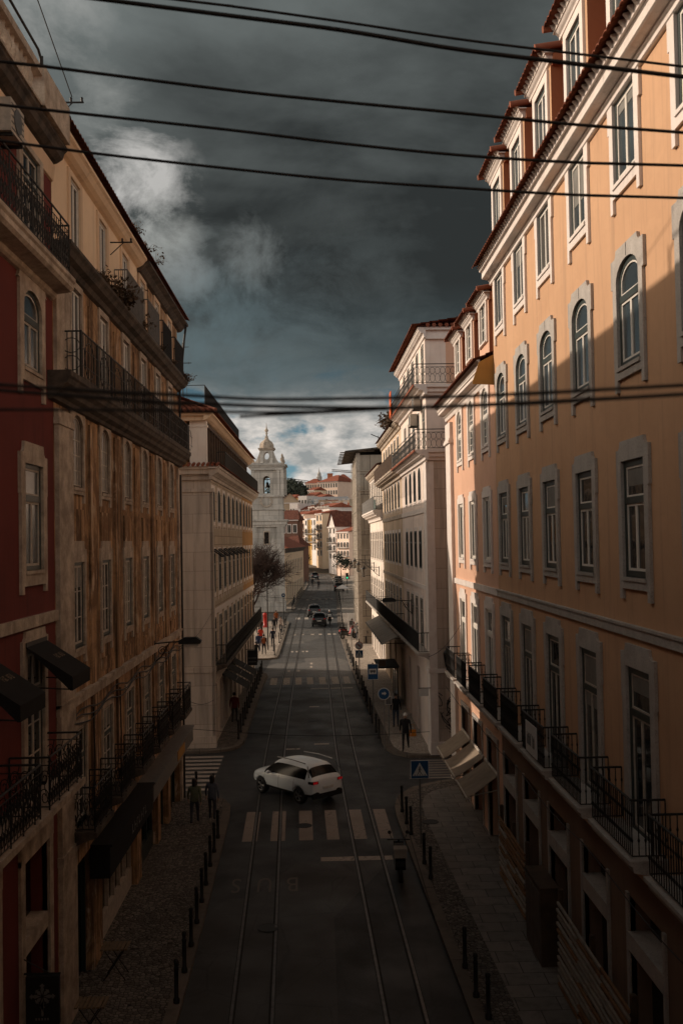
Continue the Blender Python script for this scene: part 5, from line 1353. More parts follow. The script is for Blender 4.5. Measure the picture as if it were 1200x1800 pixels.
far_house('hill_house', 'white topped house squeezed above the cream and the recessed beige houses', 556, 579, 893, 262, -1.0, 7, 'whitestone', 2, 4, 'fartile', 1.2, .4, base=14, bh=6, balc=(1,))
far_house('hill_house', 'small peach house wedged below the grey warehouse roof on the left', 541, 553, 899, 290, -.9, 7, 'peach', 2, 3, 'fartile', 1.3, .3, base=16, bh=5)
far_house('hill_house', 'small white house wedged below the warehouse roof, right of the peach one', 578, 590, 897, 280, -.9, 7, 'whitestone', 2, 3, 'fartile', 1.3, .3, base=14, bh=5)
far_house('hill_house', 'cream house on the slope left of the hilltop house', 541, 552, 862, 420, -.7, 8, 'palecream', 3, 3, 'fartile', 1.4, .3, base=20, bh=4)
far_house('hill_house', 'sunlit white house on the slope under the left hilltop wing', 553, 566, 874, 390, -.7, 8, 'whitestone', 3, 3, 'fartile', 1.2, .3, base=20, bh=4)
far_house('hill_house', 'tall narrow peach house rising behind the lowest peach one', 600, 616, 912, 240, -1.1, 7, 'rosewhite', 5, 3, 'fartile', 1.6, .4, base=3, bh=3, balc=(3,))
# cranes
def crane(label, u0, v0, u1, v1, Y, um, mast):
    a, b = at(u0, v0, Y), at(u1, v1, Y); t_ = at(um, 0, Y)
    c = a+(b-a)*((um-u0)/(u1-u0))
    o = thing('tower_crane', label, 'crane', (c.x, c.y, c.z-mast))
    m = MB(); a, b, c2 = a-o.location, b-o.location, c-o.location
    d = (b-a)
    for off in (Vector((0,0,0)), Vector((0,.9,0)), Vector((0,.45,1.0))): m.tube([a+off, b+off], .14, 4)
    for k in range(18): p = a+d*(k/18); q_ = a+d*((k+1)/18); m.tube([p, (p+q_)/2+Vector((0,.45,1.0)), q_+Vector((0,.9,0))], .09, 3)
    m.build('jib', W['greyiron'], o)
    m = MB(); m.box(c2.x-.5, c2.x+.5, 0, 1, 0, mast+.5); m.box(c2.x-.9, c2.x+1.2, -.2, 1.4, mast-1.4, mast-.1); m.build('mast', W['greyiron'], o)
crane('grey tower crane with a long jib, above the trees left of the hilltop house', 497, 842.5, 545, 849, 520, 529, 9)
crane('second crane, only its thin jib showing right of the hilltop house', 583, 828, 625, 831.5, 560, 622, 14)
def small_tree(label, x, y, h, r_, n_):
    rg = random.Random(int(x*10+y)); o = thing('street_tree', label, 'tree', (x, y, gz(y)+.1))
    m = MB(); m.tube([(0,0,0),(.05,.02,h*.3),(0,.05,h*.6)], [.12,.09,.06], 6)
    for k in range(5): a = k*1.26; m.tube([(0,.03,h*.42),(r_*.5*math.cos(a),r_*.5*math.sin(a),h*.7)], [.05,.02], 4)
    m.build('trunk', W['twig'], o); m = MB()
    for b in range(8):
        bc = Vector((rg.gauss(0, r_*.42), rg.gauss(0, r_*.42), h*.72+rg.uniform(-r_*.5, r_*.5)))
        for i in range(n_):
            p = bc+Vector((rg.gauss(0,1), rg.gauss(0,1), rg.gauss(0,1))).normalized()*r_*.5*rg.uniform(.4, 1.1)
            a = Vector((rg.uniform(-1,1), rg.uniform(-1,1), rg.uniform(-1,1))).normalized()*.16; e = Vector((rg.uniform(-1,1), rg.uniform(-1,1), rg.uniform(-1,1))).normalized()*.11
            m.face([p-a, p+e, p+a, p-e])
    m.build('crown', surfleaf, o)
surfleaf = surf('dark_street_leaves', (.022,.028,.014), (.012,.016,.009), 2, .85, 0)
small_tree('small dark street tree at the foot of the yellow banded house', -3.9, 226, 5.4, 1.7, 90)
small_tree('small dark street tree left of the bend, against the pinkish house', -5.6, 232, 5.6, 1.8, 90)
small_tree('dark street tree in front of the low part of the peach house', 4.6, 214, 5.2, 1.7, 90)
small_tree('second dark street tree, right of the one before the peach house', 6.3, 210, 4.6, 1.5, 90)
# wooded slope behind the tower
rg = random.Random(8)
tl = ['round dark tree nearest the tower on the far wooded slope', 'taller dark tree on the far slope, crown against the sky', 'broad tree in the middle of the far wooded slope', 'reddish dark tree below the crane on the far slope', 'small tree at the right end of the far wooded slope', 'dark tree low on the far slope above the tan gable']
for k, (u, v, Y, s) in enumerate(((495, 858, 420, 5.0), (501, 855, 440, 4.6), (509, 861, 430, 5.2), (518, 862, 425, 5.0), (526, 860, 430, 4.6), (505, 870, 400, 4.6))):
    c = at(u, v, Y); o = thing('hillside_tree', tl[k], 'tree', (c.x, c.y, c.z-9), 0, 'trees on the far slope')
    m = MB(); m.tube([(0,0,-4), (0,0,5), (0,0,9)], [.4,.3,.2], 6); m.build('trunk', W['twig'], o)
    m = MB()
    for b in range(7):
        bc = Vector((rg.gauss(0, s*.45), rg.gauss(0, s*.45), 9+rg.uniform(-s*.55, s*.35)))
        for i in range(170):
            d = Vector((rg.gauss(0,1), rg.gauss(0,1), rg.gauss(0,1))).normalized()*s*.5*rg.uniform(.5, 1.05); p = bc+d
            a = Vector((rg.uniform(-1,1), rg.uniform(-1,1), rg.uniform(-1,1))).normalized()*.5; e = Vector((rg.uniform(-1,1), rg.uniform(-1,1), rg.uniform(-1,1))).normalized()*.4
            m.face([p-a, p+e, p+a, p-e])
    m.build('crown', W['leaf'], o)
# ------------------------------------------------------------------ viaduct the picture is taken from
vd = thing('viaduct', 'stone viaduct carrying the upper street, from whose parapet the street is seen', 'bridge', (0, 0, 0))
m = MB(); m.box(-5.65, 5.75, -13, .3, 8.2, 9.25); m.build('deck', W['stone'], vd)
m = MB(); m.box(-5.6, 5.7, .0, .25, 9.25, 10.05); m.box(-5.6, 5.7, -.08, .33, 10.05, 10.17); m.build('parapet', W['stone'], vd)

# ------------------------------------------------------------------ cars
W['carwhite'] = plain('white_car_paint', (.70, .76, .79), .2, .6, var=.02)
W['carblack'] = plain('black_car_paint', (.012, .012, .013), .2, .6)
W['cargrey'] = plain('dark_grey_car_paint', (.05, .05, .052), .25, .6)
W['carglass'] = plain('tinted_car_glass', (.004, .005, .005), .12, .12)
W['trim'] = plain('black_plastic_trim', (.012, .012, .012), .6)
W['tailred'] = lamp_mat('lit_tail_lamp', (.6, .015, .02), .22)
W['alloy'] = plain('alloy_rim', (.22, .22, .22), .35, .5, .7)
def car_mesh(sx=1., sy=1., sz=1., van=0):
    """body, glass and trim from a lofted cage: smooth, with the wheel arches cut out"""
    #      x     yw   zlow  belt  y5   z5    y6   z6    z7
    S = [(-2.33,.70,.42,.80,.62,.86,.40,.88,.89), (-2.27,.84,.34,.98,.74,1.05,.46,1.07,1.08), (-2.18,.89,.30,1.02,.76,1.10,.48,1.13,1.14), (-1.78,.91,.28,1.02,.68,1.50,.44,1.575,1.59),
         (-1.55,.915,.27,1.01,.695,1.54,.45,1.62,1.64), (-.6,.92,.26,.99,.71,1.57,.46,1.65,1.67), (.35,.92,.26,.97,.69,1.54,.45,1.61,1.63), (.62,.915,.26,.965,.665,1.47,.44,1.545,1.565),
         (1.30,.91,.27,.96,.80,1.02,.50,1.07,1.09), (1.42,.905,.27,.95,.79,.985,.50,1.03,1.05), (1.95,.88,.30,.90,.74,.945,.46,.985,1.0), (2.2,.82,.34,.80,.68,.86,.42,.90,.91), (2.32,.66,.42,.66,.54,.72,.34,.76,.77)]
    if van: S = [(s[0], *s[1:]) for s in S]
    V = []; F = []; MI = []
    for x, yw, zl, zb, y5, z5, y6, z6, z7 in S:
        half = [(0, zl), (yw*.86, zl), (yw*.985, zl+.16), (yw, (zl+zb)/2+.08), (yw*.975, zb), (y5, z5), (y6, z6), (0, z7)]
        ring = half+[(-y, z) for y, z in half[-2:0:-1]]
        V += [(x*sx, y*sy, z*sz) for y, z in ring]
    n = 14
    for i in range(len(S)-1):
        for k in range(n):
            kk = k if k < 7 else 13-k          # band number, mirrored
            F.append((i*n+k, i*n+(k+1) % n, (i+1)*n+(k+1) % n, (i+1)*n+k))
            mi = 0
            if kk == 4 and 3 <= i <= 7: mi = 1                      # side windows
            if kk in (5, 6) and i in (2, 7): mi = 1                 # rear window, windscreen
            if kk in (0, 1): mi = 2
            MI.append(mi)
    F += [tuple(range(n-1, -1, -1)), tuple(range((len(S)-1)*n, len(S)*n))]; MI += [0, 0]
    me = bpy.data.meshes.new('car_cage'); me.from_pydata(V, [], F); me.polygons.foreach_set('material_index', MI)
    for q in range(3): me.materials.append(None)
    ob_ = bpy.data.objects.new('car_cage', me); COL.objects.link(ob_)
    ss = ob_.modifiers.new('s', 'SUBSURF'); ss.levels = ss.render_levels = 2
    cut = MB()
    for x in (-1.38, 1.46):
        for s in (-1, 1):
            c = MB(); k = 24
            vs = [(x*sx+.385*math.cos(2*PI*j/k), s*.55*sy, .335*sz+.385*math.sin(2*PI*j/k)) for j in range(k)]+[(x*sx+.385*math.cos(2*PI*j/k), s*1.2*sy, .335*sz+.385*math.sin(2*PI*j/k)) for j in range(k)]
            cut.add(vs, [range(k), range(2*k-1, k-1, -1)]+[(j, j+k, (j+1)%k+k, (j+1)%k) for j in range(k)], 0)
    cm = cut.mesh('arch_cut', [W['trim']]); b_ = bmesh.new(); b_.from_mesh(cm); bmesh.ops.recalc_face_normals(b_, faces=b_.faces); b_.to_mesh(cm); b_.free()
    co = bpy.data.objects.new('arch_cut', cm); COL.objects.link(co)
    bo = ob_.modifiers.new('b', 'BOOLEAN'); bo.object = co; bo.operation = 'DIFFERENCE'; bo.solver = 'EXACT'
    bpy.context.view_layer.update()
    ev = bpy.data.meshes.new_from_object(ob_.evaluated_get(bpy.context.evaluated_depsgraph_get()))
    out = [MB(), MB(), MB()]
    maps = [{}, {}, {}]
    for p in ev.polygons:
        i = min(p.material_index, 2); idx = []
        cavity = all(abs(ev.vertices[v].co.y) < .60*sy for v in p.vertices) and p.center.z < .72*sz and abs(p.normal.y) > .9
        if cavity: i = 2
        for v in p.vertices:
            if v not in maps[i]: maps[i][v] = len(out[i].v); out[i].v.append(tuple(ev.vertices[v].co))
            idx.append(maps[i][v])
        out[i].f.append(idx); out[i].m.append(0); out[i].sm.append(True)
    bpy.data.objects.remove(ob_); bpy.data.objects.remove(co)
    return out
def wheel_parts(r=.335, w=.22):
    t = MB(); k = 28
    prof = [(r*.66, -w/2), (r*.94, -w/2), (r, -w*.32), (r, w*.32), (r*.94, w/2), (r*.66, w/2)]
    vs = [(a*math.cos(2*PI*j/k), y, a*math.sin(2*PI*j/k)) for a, y in prof for j in range(k)]
    t.add(vs, [(i*k+j, i*k+(j+1)%k, (i+1)*k+(j+1)%k, (i+1)*k+j) for i in range(5) for j in range(k)], 0, True)
    d = MB()
    d.disc((0, -.02, 0), 'y', r*.64, .04, 24, 1)
    for j in range(5):
        a = 2*PI*j/5
        for s in (-.09, .09):
            p = Vector((math.cos(a+s), 0, math.sin(a+s)))
            d.tube([(p.x*.04, -w*.42, p.z*.04), (p.x*r*.62, -w*.40, p.z*r*.62)], .022, 5)
    vs = [(r*q*math.cos(2*PI*j/k), y, r*q*math.sin(2*PI*j/k)) for q, y in ((.60, -w*.36), (.67, -w*.5), (.67, -w*.3)) for j in range(k)]
    d.add(vs, [(i*k+j, i*k+(j+1)%k, (i+1)*k+(j+1)%k, (i+1)*k+j) for i in range(2) for j in range(k)], 0, True)
    d.disc((0, -w*.46, 0), 'y', .045, .05, 12)
    return t.mesh('wheel', [W['rubber']]), d.mesh('rim', [W['alloy'], W['trim']])
TYRE, RIM = wheel_parts()
def make_car(label, loc, heading, paint, sx=1., sy=1., sz=1., extras=True):
    """heading: the angle the nose points to, measured from +x"""
    o = thing('parked_car' if not extras else 'car', label, 'car', loc, heading)
    b, g_, t = car_mesh(sx, sy, sz)
    b.build('body', W[paint], o); g_.build('window_glass', W['carglass'], o); t.build('sill_trim', W['trim'], o)
    for x in (-1.38*sx, 1.46*sx):
        for s in (-1, 1):
            w_ = put('wheel', TYRE, o, (x, s*.80*sy, .335)); w_.rotation_euler = (0, 0, 0 if s < 0 else PI); put('rim', RIM, w_)
    for s in (-1, 1):
        m = MB()
        m.add([(-2.30*sx, s*.80*sy, .90*sz), (-2.335*sx, s*.52*sy, .90*sz), (-2.335*sx, s*.52*sy, 1.02*sz), (-2.29*sx, s*.80*sy, 1.02*sz), (-2.10*sx, s*.915*sy, .92*sz), (-2.08*sx, s*.905*sy, 1.02*sz)], [(0,1,2,3), (4,0,3,5)], 0)
        for k in range(3):
            y = s*(.58+k*.085)*sy
            m.box(-2.352*sx, -2.325*sx, min(y, y+s*.035), max(y, y+s*.035), .915*sz, 1.005*sz, 1)
        m.build('tail_light', wm('trim', 'tailred'), o)
        m = MB(); m.add([(2.27*sx, s*.62*sy, .70*sz), (2.13*sx, s*.83*sy, .74*sz), (2.08*sx, s*.84*sy, .83*sz), (2.24*sx, s*.60*sy, .80*sz)], [(0,1,2,3)]); m.build('headlight', W['carglass'], o)
        m = MB(); m.lathe([(.02,-.05),(.09,-.03),(.10,.03),(.04,.08)], .72*sx, s*1.02*sy, 8); m.tube([(.75*sx, s*.86*sy, .0), (.72*sx, s*1.0*sy, .0)], .025, 5); m.build('side_mirror', W[paint], o, (0, 0, 1.02*sz))
        if extras:
            for x in (-.75, .35): h_ = MB(); h_.box(x-.10, x+.10, s*.925-.012, s*.925+.012, .86, .89); h_.build('door_handle', W[paint], o)
            m = MB(); m.tube([(-1.5, s*.70, 1.60), (-.6, s*.715, 1.645), (.3, s*.69, 1.61)], .022, 6); m.build('roof_rail', W['alloy'], o)
            m = MB()
            for x in (-.98, -.02, .92): m.tube([(x, s*.918, .40), (x+.02, s*.925, .7), (x-.02, s*.90, .96)], .006, 3)
            m.build('door_seams', W['trim'], o)
            m = MB(); m.add([(-1.60, s*.705, 1.52), (-1.66, s*.70, 1.52), (-1.92, s*.845, 1.14), (-1.86, s*.86, 1.12)], [(0,1,2,3)]); m.build('pillar_trim', W['alloy'], o)
    m = MB(); m.box(-2.36*sx, -2.33*sx, -.26, .26, .66*sz, .77*sz); m.build('number_plate', W['signwhite'], o)
    m = MB(); m.box(-2.34*sx, -2.2*sx, -.80*sy, .80*sy, .30*sz, .50*sz); m.build('bumper_trim', W['trim'], o); m = MB(); m.box(2.14*sx, 2.3*sx, -.66*sy, .66*sy, .34*sz, .54*sz); m.build('bumper_trim', W['trim'], o)
    return o
c_ = Vector((-1.05, 41.0)); 
make_car('white hatchbacked sport utility car turning across the tram rails at the crossing', (-1.10, 41.2, gz(41.1)+.012), R(90+40), 'carwhite', .87, .93, .95)
make_car('black small car with lit red tail lamps, second nearest car on the street', (-.12, 112.6, gz(112)+.012), R(91), 'carblack', .86, .9, .93, False)
make_car('dark grey car half hidden ahead of the black one', (-.75, 124.5, gz(124)+.012), R(92), 'cargrey', .88, .92, .95, False)
make_car('dark parked car at the foot of the sunlit row by the bend', (-1.2, 216, gz(216)+.012), R(100), 'carblack', .9, .92, .95, False)
make_car('pale parked car under the awning at the far left bend', (-4.4, 228, gz(228)+.1), R(115), 'carwhite', .9, .92, .98, False)

for y, x, lb in ((172, 3.35, 'dark parked car, nearest of the row half on the far right pavement'), (179, 3.4, 'second dark parked car of the row on the far right pavement'), (186, 3.5, 'third parked car, grey, of the row on the far right pavement'), (194, 3.6, 'farthest parked car of the row on the far right pavement')):
    make_car(lb, (x, y, gz(y)+.125), R(90), 'cargrey' if y in (186,) else 'carblack', .9, .92, .95, False)
rbk = thing('added_rear_house', 'plain tall unseen house added behind the viaduct to block light from the rear', 'house', (0, -26, 0))  # unseen, added to keep light from behind off the near street
m = MB(); m.box(-14, 14, -10, 0, -.5, 24); m.build('wall', W['rearwall'], rbk)
m = MB(); m.add([(-14.4,.4,24),(14.4,.4,24),(14.4,-10.4,24),(-14.4,-10.4,24),(-9,-5,27),(9,-5,27)], [(0,1,5,4),(2,3,4,5),(1,2,5),(3,0,4)]); m.build('roof', W['fartile'], rbk)
for x in range(-3, 4):
    for z in (1.5, 5.5, 9.8, 14, 18.2): m = MB(); m.box(x*3.6-.6, x*3.6+.6, -.02, .04, z, z+2.3); m.build('window', W['shop'], rbk)
# ------------------------------------------------------------------ motor scooters
def scooter_parts():
    b = MB(); t = MB()
    k = 16
    for x in (-.62, .62):
        vs = [(x+r_*math.cos(2*PI*j/k), y, .25+r_*math.sin(2*PI*j/k)) for r_, y in ((.14,-.05),(.23,-.06),(.25,0),(.23,.06),(.14,.05)) for j in range(k)]
        t.add(vs, [(i*k+j, i*k+(j+1)%k, (i+1)*k+(j+1)%k, (i+1)*k+j) for i in range(4) for j in range(k)], 0, True)
        t.disc((x, -.03, .25), 'y', .15, .06, 14, 1)
    b.prism([(-.85,.55),(-.75,.42),(-.35,.34),(-.15,.26),(.28,.26),(.42,.42),(.55,.86),(.48,.95),(.40,.9),(.24,.36),(-.05,.36),(-.12,.66),(-.5,.76),(-.85,.72)], -.16, .16)
    b.prism([(.36,.42),(.86,.40),(.82,.5),(.6,.54),(.42,.5)], -.08, .08)
    b.tube([(.62,0,.27), (.5,0,.75), (.42,0,1.0)], .035, 6)
    s = MB(); s.prism([(-.82,.74),(-.1,.68),(-.06,.76),(-.3,.82),(-.8,.86)], -.15, .15)
    h = MB(); h.tube([(.36,-.36,1.02),(.43,-.15,1.0),(.43,.15,1.0),(.36,.36,1.02)], .018, 6); h.tube([(.42,.2,1.0),(.45,.28,1.2)], .01, 4); h.tube([(.42,-.2,1.0),(.45,-.28,1.2)], .01, 4); h.disc((.46,-.28,1.22), 'x', .06, .015, 10); h.disc((.46,.28,1.22), 'x', .06, .015, 10)
    x = MB(); x.box(-1.0,-.66,-.19,.19,.86,1.14); x.box(-1.02,-.64,-.205,.205,1.08,1.12)
    l = MB(); l.disc((.53,0,.86), 'x', .09, .03, 12)
    return [(q.mesh(nm, mt)) for q, nm, mt in ((b,'body',[W['carblack']]),(t,'wheel',wm('rubber','alloy')),(s,'seat',[W['black']]),(h,'handlebar',[W['trim']]),(x,'top_box',[W['signwhite']]),(l,'headlight',[W['alloy']]))]
SP = scooter_parts()
def scooter(label, x, y, head, box=None, paint=None, dz=0):
    o = thing('motor_scooter', label, 'scooter', (x, y, gz(y)+dz+.005), head)
    for me in SP:
        if me.name.startswith('top_box') and box is None: continue
        p = put(me.name, me, o)
        mt = box if me.name.startswith('top_box') else paint if me.name.startswith('body') else None
        if mt: p.material_slots[0].link = 'OBJECT'; p.material_slots[0].material = W[mt]
    return o
scooter('dark scooter with a pale top box parked by the kerb beside the pedestrian sign', 2.35, 31.4, R(88), 'greycanvas')
scooter('scooter ridden up the street behind the black car, with a white box', 1.1, 114.5, R(90), 'signwhite')
for i, (x, y, a, lb) in enumerate(((2.75, 97.5, 20, 'nearest of the dark scooters parked in a row on the right pavement'), (2.7, 99.2, 24, 'second scooter of the row parked on the right pavement'), (2.65, 101, 18, 'farthest scooter of the row parked on the right pavement, by the pale panel'))):
    scooter(lb, x, y, R(a), None, 'signred' if i == 1 else 'carblack', .12)

# ------------------------------------------------------------------ people
SKIN = plain('skin', (.42, .25, .17), .6); HAIRD = plain('dark_hair', (.018, .012, .009), .6); HAIRG = plain('grey_hair', (.3, .28, .26), .6); CAP = plain('white_cap', (.6, .58, .55), .7)
SHOE = plain('dark_shoes', (.02, .018, .017), .6)
def pose_mesh(stride, armsw, bend=0, carry=0, sit=0):
    V = []; E = []; Rr = []
    def v(p, r, par=None):
        V.append(p); Rr.append(r if isinstance(r, tuple) else (r, r))
        if par is not None: E.append((par, len(V)-1))
        return len(V)-1
    pel = v((0,0,.94), (.15,.11)); sp = v((0,.0+bend*.3,1.12), (.14,.105), pel); ch = v((0,.02+bend,1.33), (.165,.115), sp)
    nk = v((0,.03+bend,1.47), .058, ch); jw = v((0,.055+bend*1.1,1.545), (.068,.078), nk); hd = v((0,.045+bend*1.1,1.63), (.078,.095), jw); v((0,.035+bend*1.1,1.70), (.058,.068), hd)
    v((0,.155+bend*1.1,1.60), .012, hd)
    for s in (-1, 1):
        f = s*stride
        if sit:
            hp = v((s*.10,.03,.90), .088, pel); kn = v((s*.16,.42,.80), .066, hp); an = v((s*.18,.34,.40), .045, kn)
        else:
            hp = v((s*.095,0,.88), .092, pel); kn = v((s*.10,.10*abs(stride)+.16*f,.49), .062, hp); an = v((s*.105,.26*f-.05*(f < 0),.10+(.07 if f < -.5 else 0)), .043, kn)
        V_an = V[an]; v((V_an[0]+s*.02, V_an[1]+.17, V_an[2]-.055), .036, an)
        a = -s*armsw
        sh = v((s*.185,.02+bend,1.385), .062, ch)
        if carry and s == carry: el = v((s*.25,.03+bend,1.12), .046, sh); wr = v((s*.18,.25+bend,1.12), .032, el); dr = Vector((-s*.2,.9,.1))
        elif sit: el = v((s*.27,.16+bend,1.14), .046, sh); wr = v((s*.28,.42+bend,1.08), .032, el); dr = Vector((0,1,-.1))
        else: el = v((s*.245,-.02+.16*a+bend,1.12), .047, sh); wr = v((s*.255,.06+.34*a+bend,.90+.03*abs(a)), .032, el); dr = Vector((0,.12,-1))
        dr.normalize(); w0 = Vector(V[wr]); pm = v(tuple(w0+dr*.075), (.040,.022), wr)
        side = Vector((0,1,0)) if abs(dr.z) > .5 else Vector((1,0,0))
        for k in range(4):
            q = w0+dr*.10+side*(-.027+.018*k); q1 = v(tuple(q+dr*.03), .0095, pm); q2 = v(tuple(q+dr*(.062+.008*(k in (1,2)))+Vector((-s*.012,0,0))), .008, q1); v(tuple(q+dr*(.082+.010*(k in (1,2)))+Vector((-s*.03,0,0))), .007, q2)
        t1 = v(tuple(w0+dr*.045+side*.042), .011, pm); v(tuple(w0+dr*.085+side*.058), .009, t1)
    me = bpy.data.meshes.new('pose'); me.from_pydata(V, E, [])
    o = bpy.data.objects.new('pose', me); COL.objects.link(o)
    sk = o.modifiers.new('k', 'SKIN'); sk.use_smooth_shade = True
    lay = me.skin_vertices[0].data
    for i, r_ in enumerate(Rr): lay[i].radius = r_
    lay[0].use_root = True
    ss = o.modifiers.new('s', 'SUBSURF'); ss.levels = ss.render_levels = 1
    bpy.context.view_layer.update()
    ev = bpy.data.meshes.new_from_object(o.evaluated_get(bpy.context.evaluated_depsgraph_get())); ev.name = 'body'
    bpy.data.objects.remove(o)
    ev.materials.clear()
    for mt in (SKIN, SKIN, SKIN, SHOE): ev.materials.append(mt)
    for p in ev.polygons:
        c = p.center; p.use_smooth = True
        arm = abs(c.x) > .165 and c.z > .7
        if c.z < .115 and not sit: i = 3
        elif c.z < .5 and sit and c.z < .42: i = 3
        elif arm: i = 0 if (c.z < .885 or (carry and c.y > .27+bend and c.z < 1.2)) else 1
        elif c.z < .86 and not sit: i = 2
        elif sit and c.z < .95: i = 2
        elif c.z > 1.475: i = 0
        else: i = 1
        p.material_index = i
    return ev
POSE = [pose_mesh(.9, .7), pose_mesh(-.8, .6, .03), pose_mesh(.12, .1), pose_mesh(.5, .4, 0, 1), pose_mesh(0, 0, .1, 0, 1)]
def hair_mesh(long):
    m = MB(); k = 12; vs = []; fs = []
    zz = [(.0,.115),(.045,.108),(.082,.085),(.102,.05),(.108,.01)]
    rows_ = [(.094, -.06 if not long else -.20), (.100, 0), (.096, .045), (.075, .085), (.03, .108)]
    for r_, z in rows_:
        for j in range(k):
            a = 2*PI*j/k; fr = max(0, math.sin(a))
            vs.append((r_*.95*math.cos(a), r_*1.12*math.sin(a)-.012, z+(fr**2*(.05 if z < .04 else 0)) + (fr*.17 if long and z < -.1 else 0)))
    for i in range(4):
        for j in range(k): fs.append((i*k+j, i*k+(j+1)%k, (i+1)*k+(j+1)%k, (i+1)*k+j))
    fs.append(tuple(range(4*k, 5*k)))
    m.add(vs, fs, 0, True); return m
HAIR = {l: hair_mesh(l).mesh('hair', [HAIRD]) for l in (0, 1)}
fm = MB()
for s in (-1, 1): fm.lathe([(.004,-.008),(.010,0),(.004,.008)], s*.032, .128, 6); 
for s in (-1, 1): fm.lathe([(.008,-.03),(.016,0),(.008,.03)], s*.086, .035, 6, 1)
fm.box(-.022, .022, .120, .130, -.075, -.068, 2)
FACE = fm.mesh('face_features', [HAIRD, SKIN, W['signred']])
CLO = {}
def cloth(c):
    if c not in CLO: CLO[c] = plain('cloth_%d' % len(CLO), c, .85, .2, 0, .3)
    return CLO[c]
def person(label, x, y, face, pose, top, legs, long=0, hair=None, h=1.0, dz=.12, extra=None, z=None):
    o = thing('person', label, 'person', (x, y, (gz(y)+dz) if z is None else z), R(face-90)); o.scale = (h, h, h)
    b = put('body', POSE[pose], o)
    for i, mt in ((1, cloth(top)), (2, cloth(legs))): b.material_slots[i].link = 'OBJECT'; b.material_slots[i].material = mt
    bend = .03 if pose == 1 else .1 if pose == 4 else 0
    hh = put('hair', HAIR[long], o, (0, .045+bend*1.1, 1.63))
    if hair: hh.material_slots[0].link = 'OBJECT'; hh.material_slots[0].material = hair
    put('face_features', FACE, o, (0, .045+bend*1.1, 1.615))
    if extra == 'pack':
        m = MB(); m.prism([(-.14,1.0),(.14,1.0),(.15,1.35),(.10,1.42),(-.10,1.42),(-.15,1.35)], -.24, -.09); m.build('backpack', cloth((.32,.10,.04)), o)
    if extra == 'bag':
        m = MB(); m.prism([(-.16,.0),(.16,.0),(.15,.3),(-.15,.3)], -.06, .06); m.tube([(-.1,0,.3),(-.05,0,.55),(.05,0,.55),(.1,0,.3)], .012, 4); m.build('shoulder_bag', cloth((.55,.20,.03)), o, (-.33, 0, .66))
    return o
D = (.03,.03,.032)
person('long haired person in an olive top walking up the left pavement, nearest the wall', -4.72, 37.0, 92, 0, (.13,.135,.085), (.05,.05,.06), 1, None, .97)
person('person with long dark hair in a dark blue grey coat, walking nearest the left bollards', -4.12, 37.4, 90, 1, (.10,.107,.13), (.05,.05,.06), 1, None, .97)
person('person in a dull red coat on the shaded pavement by the tiled stone building', -4.85, 56.0, 92, 0, (.13,.02,.018), D, 0)
person('person in a bright red jacket at the edge of the left square', -5.55, 93.4, 95, 2, (.55,.05,.025), (.03,.035,.06), 0)
person('person in navy clothes stepping along below the one in the red jacket', -5.45, 88.0, 265, 0, (.03,.045,.10), (.03,.035,.06), 0)
person('person with a rust backpack walking on the sunlit square', -4.85, 85.9, 88, 0, (.06,.045,.05), D, 0, None, 1.05, .12, 'pack')
person('person in a dark navy coat alone in the middle of the sunlit square', -4.35, 91.6, 92, 1, (.02,.025,.04), (.03,.035,.05), 0, None, 1.03)
person('person in black where the square meets the side street', -5.3, 82.3, 90, 2, (.015,.015,.017), D, 0, None, 1.0, 0)
person('person in a pale top beside a dark dressed one on the square', -4.1, 104.3, 270, 1, (.50,.42,.38), (.04,.04,.05), 0)
person('person in dark clothes next to the pale topped one', -4.75, 104.0, 270, 0, (.03,.028,.03), D, 0)
person('tall person in black at the back of the square, by the bare tree', -6.5, 104.5, 90, 2, (.02,.02,.022), D, 0, None, 1.04)
person('person in dark brown walking behind the red jacket on the square', -6.0, 101.5, 92, 0, (.06,.035,.025), D, 0)
person('person in an orange brown coat seen over the heads on the square', -4.9, 112.0, 270, 1, (.30,.09,.03), D, 0)
person('person in black walking towards the camera on the sunlit right pavement', 4.15, 93.4, 268, 1, (.02,.02,.022), D, 0, None, 1.05)
person('person in a grey patterned jacket on the sunlit right pavement', 3.55, 95.4, 272, 0, (.26,.25,.25), (.04,.045,.06), 0)
person('person in a maroon top near the parked scooters on the right', 3.2, 100.0, 260, 2, (.22,.05,.04), (.05,.05,.06), 1)
person('person with grey hair among the group on the right pavement', 3.75, 98.5, 265, 2, (.10,.11,.13), D, 0, HAIRG)
person('person in dark jacket and blue jeans on the pavement by the bus shelter', 4.0, 54.0, 265, 2, (.018,.018,.02), (.045,.06,.09), 0, None, 1.05)
person('person with white cap and orange bag stepping off the right kerb', 4.03, 48.3, 262, 0, (.018,.018,.02), (.02,.02,.022), 0, CAP, 1.05, .12, 'bag')
person('person crossing the far end of the street, left of two', -1.35, 186, 95, 0, (.02,.02,.02), D, 0, None, 1.05, 0)
person('person crossing the far end of the street, right of two', -.15, 178, 92, 1, (.02,.02,.022), D, 0, None, 1.05, 0)
person('rider in a dark jacket sitting on the scooter behind the black car', .98+.12, 114.3, 90, 4, (.04,.04,.045), D, 0, CAP, 1.0, 0, None, gz(114.5)-.13)

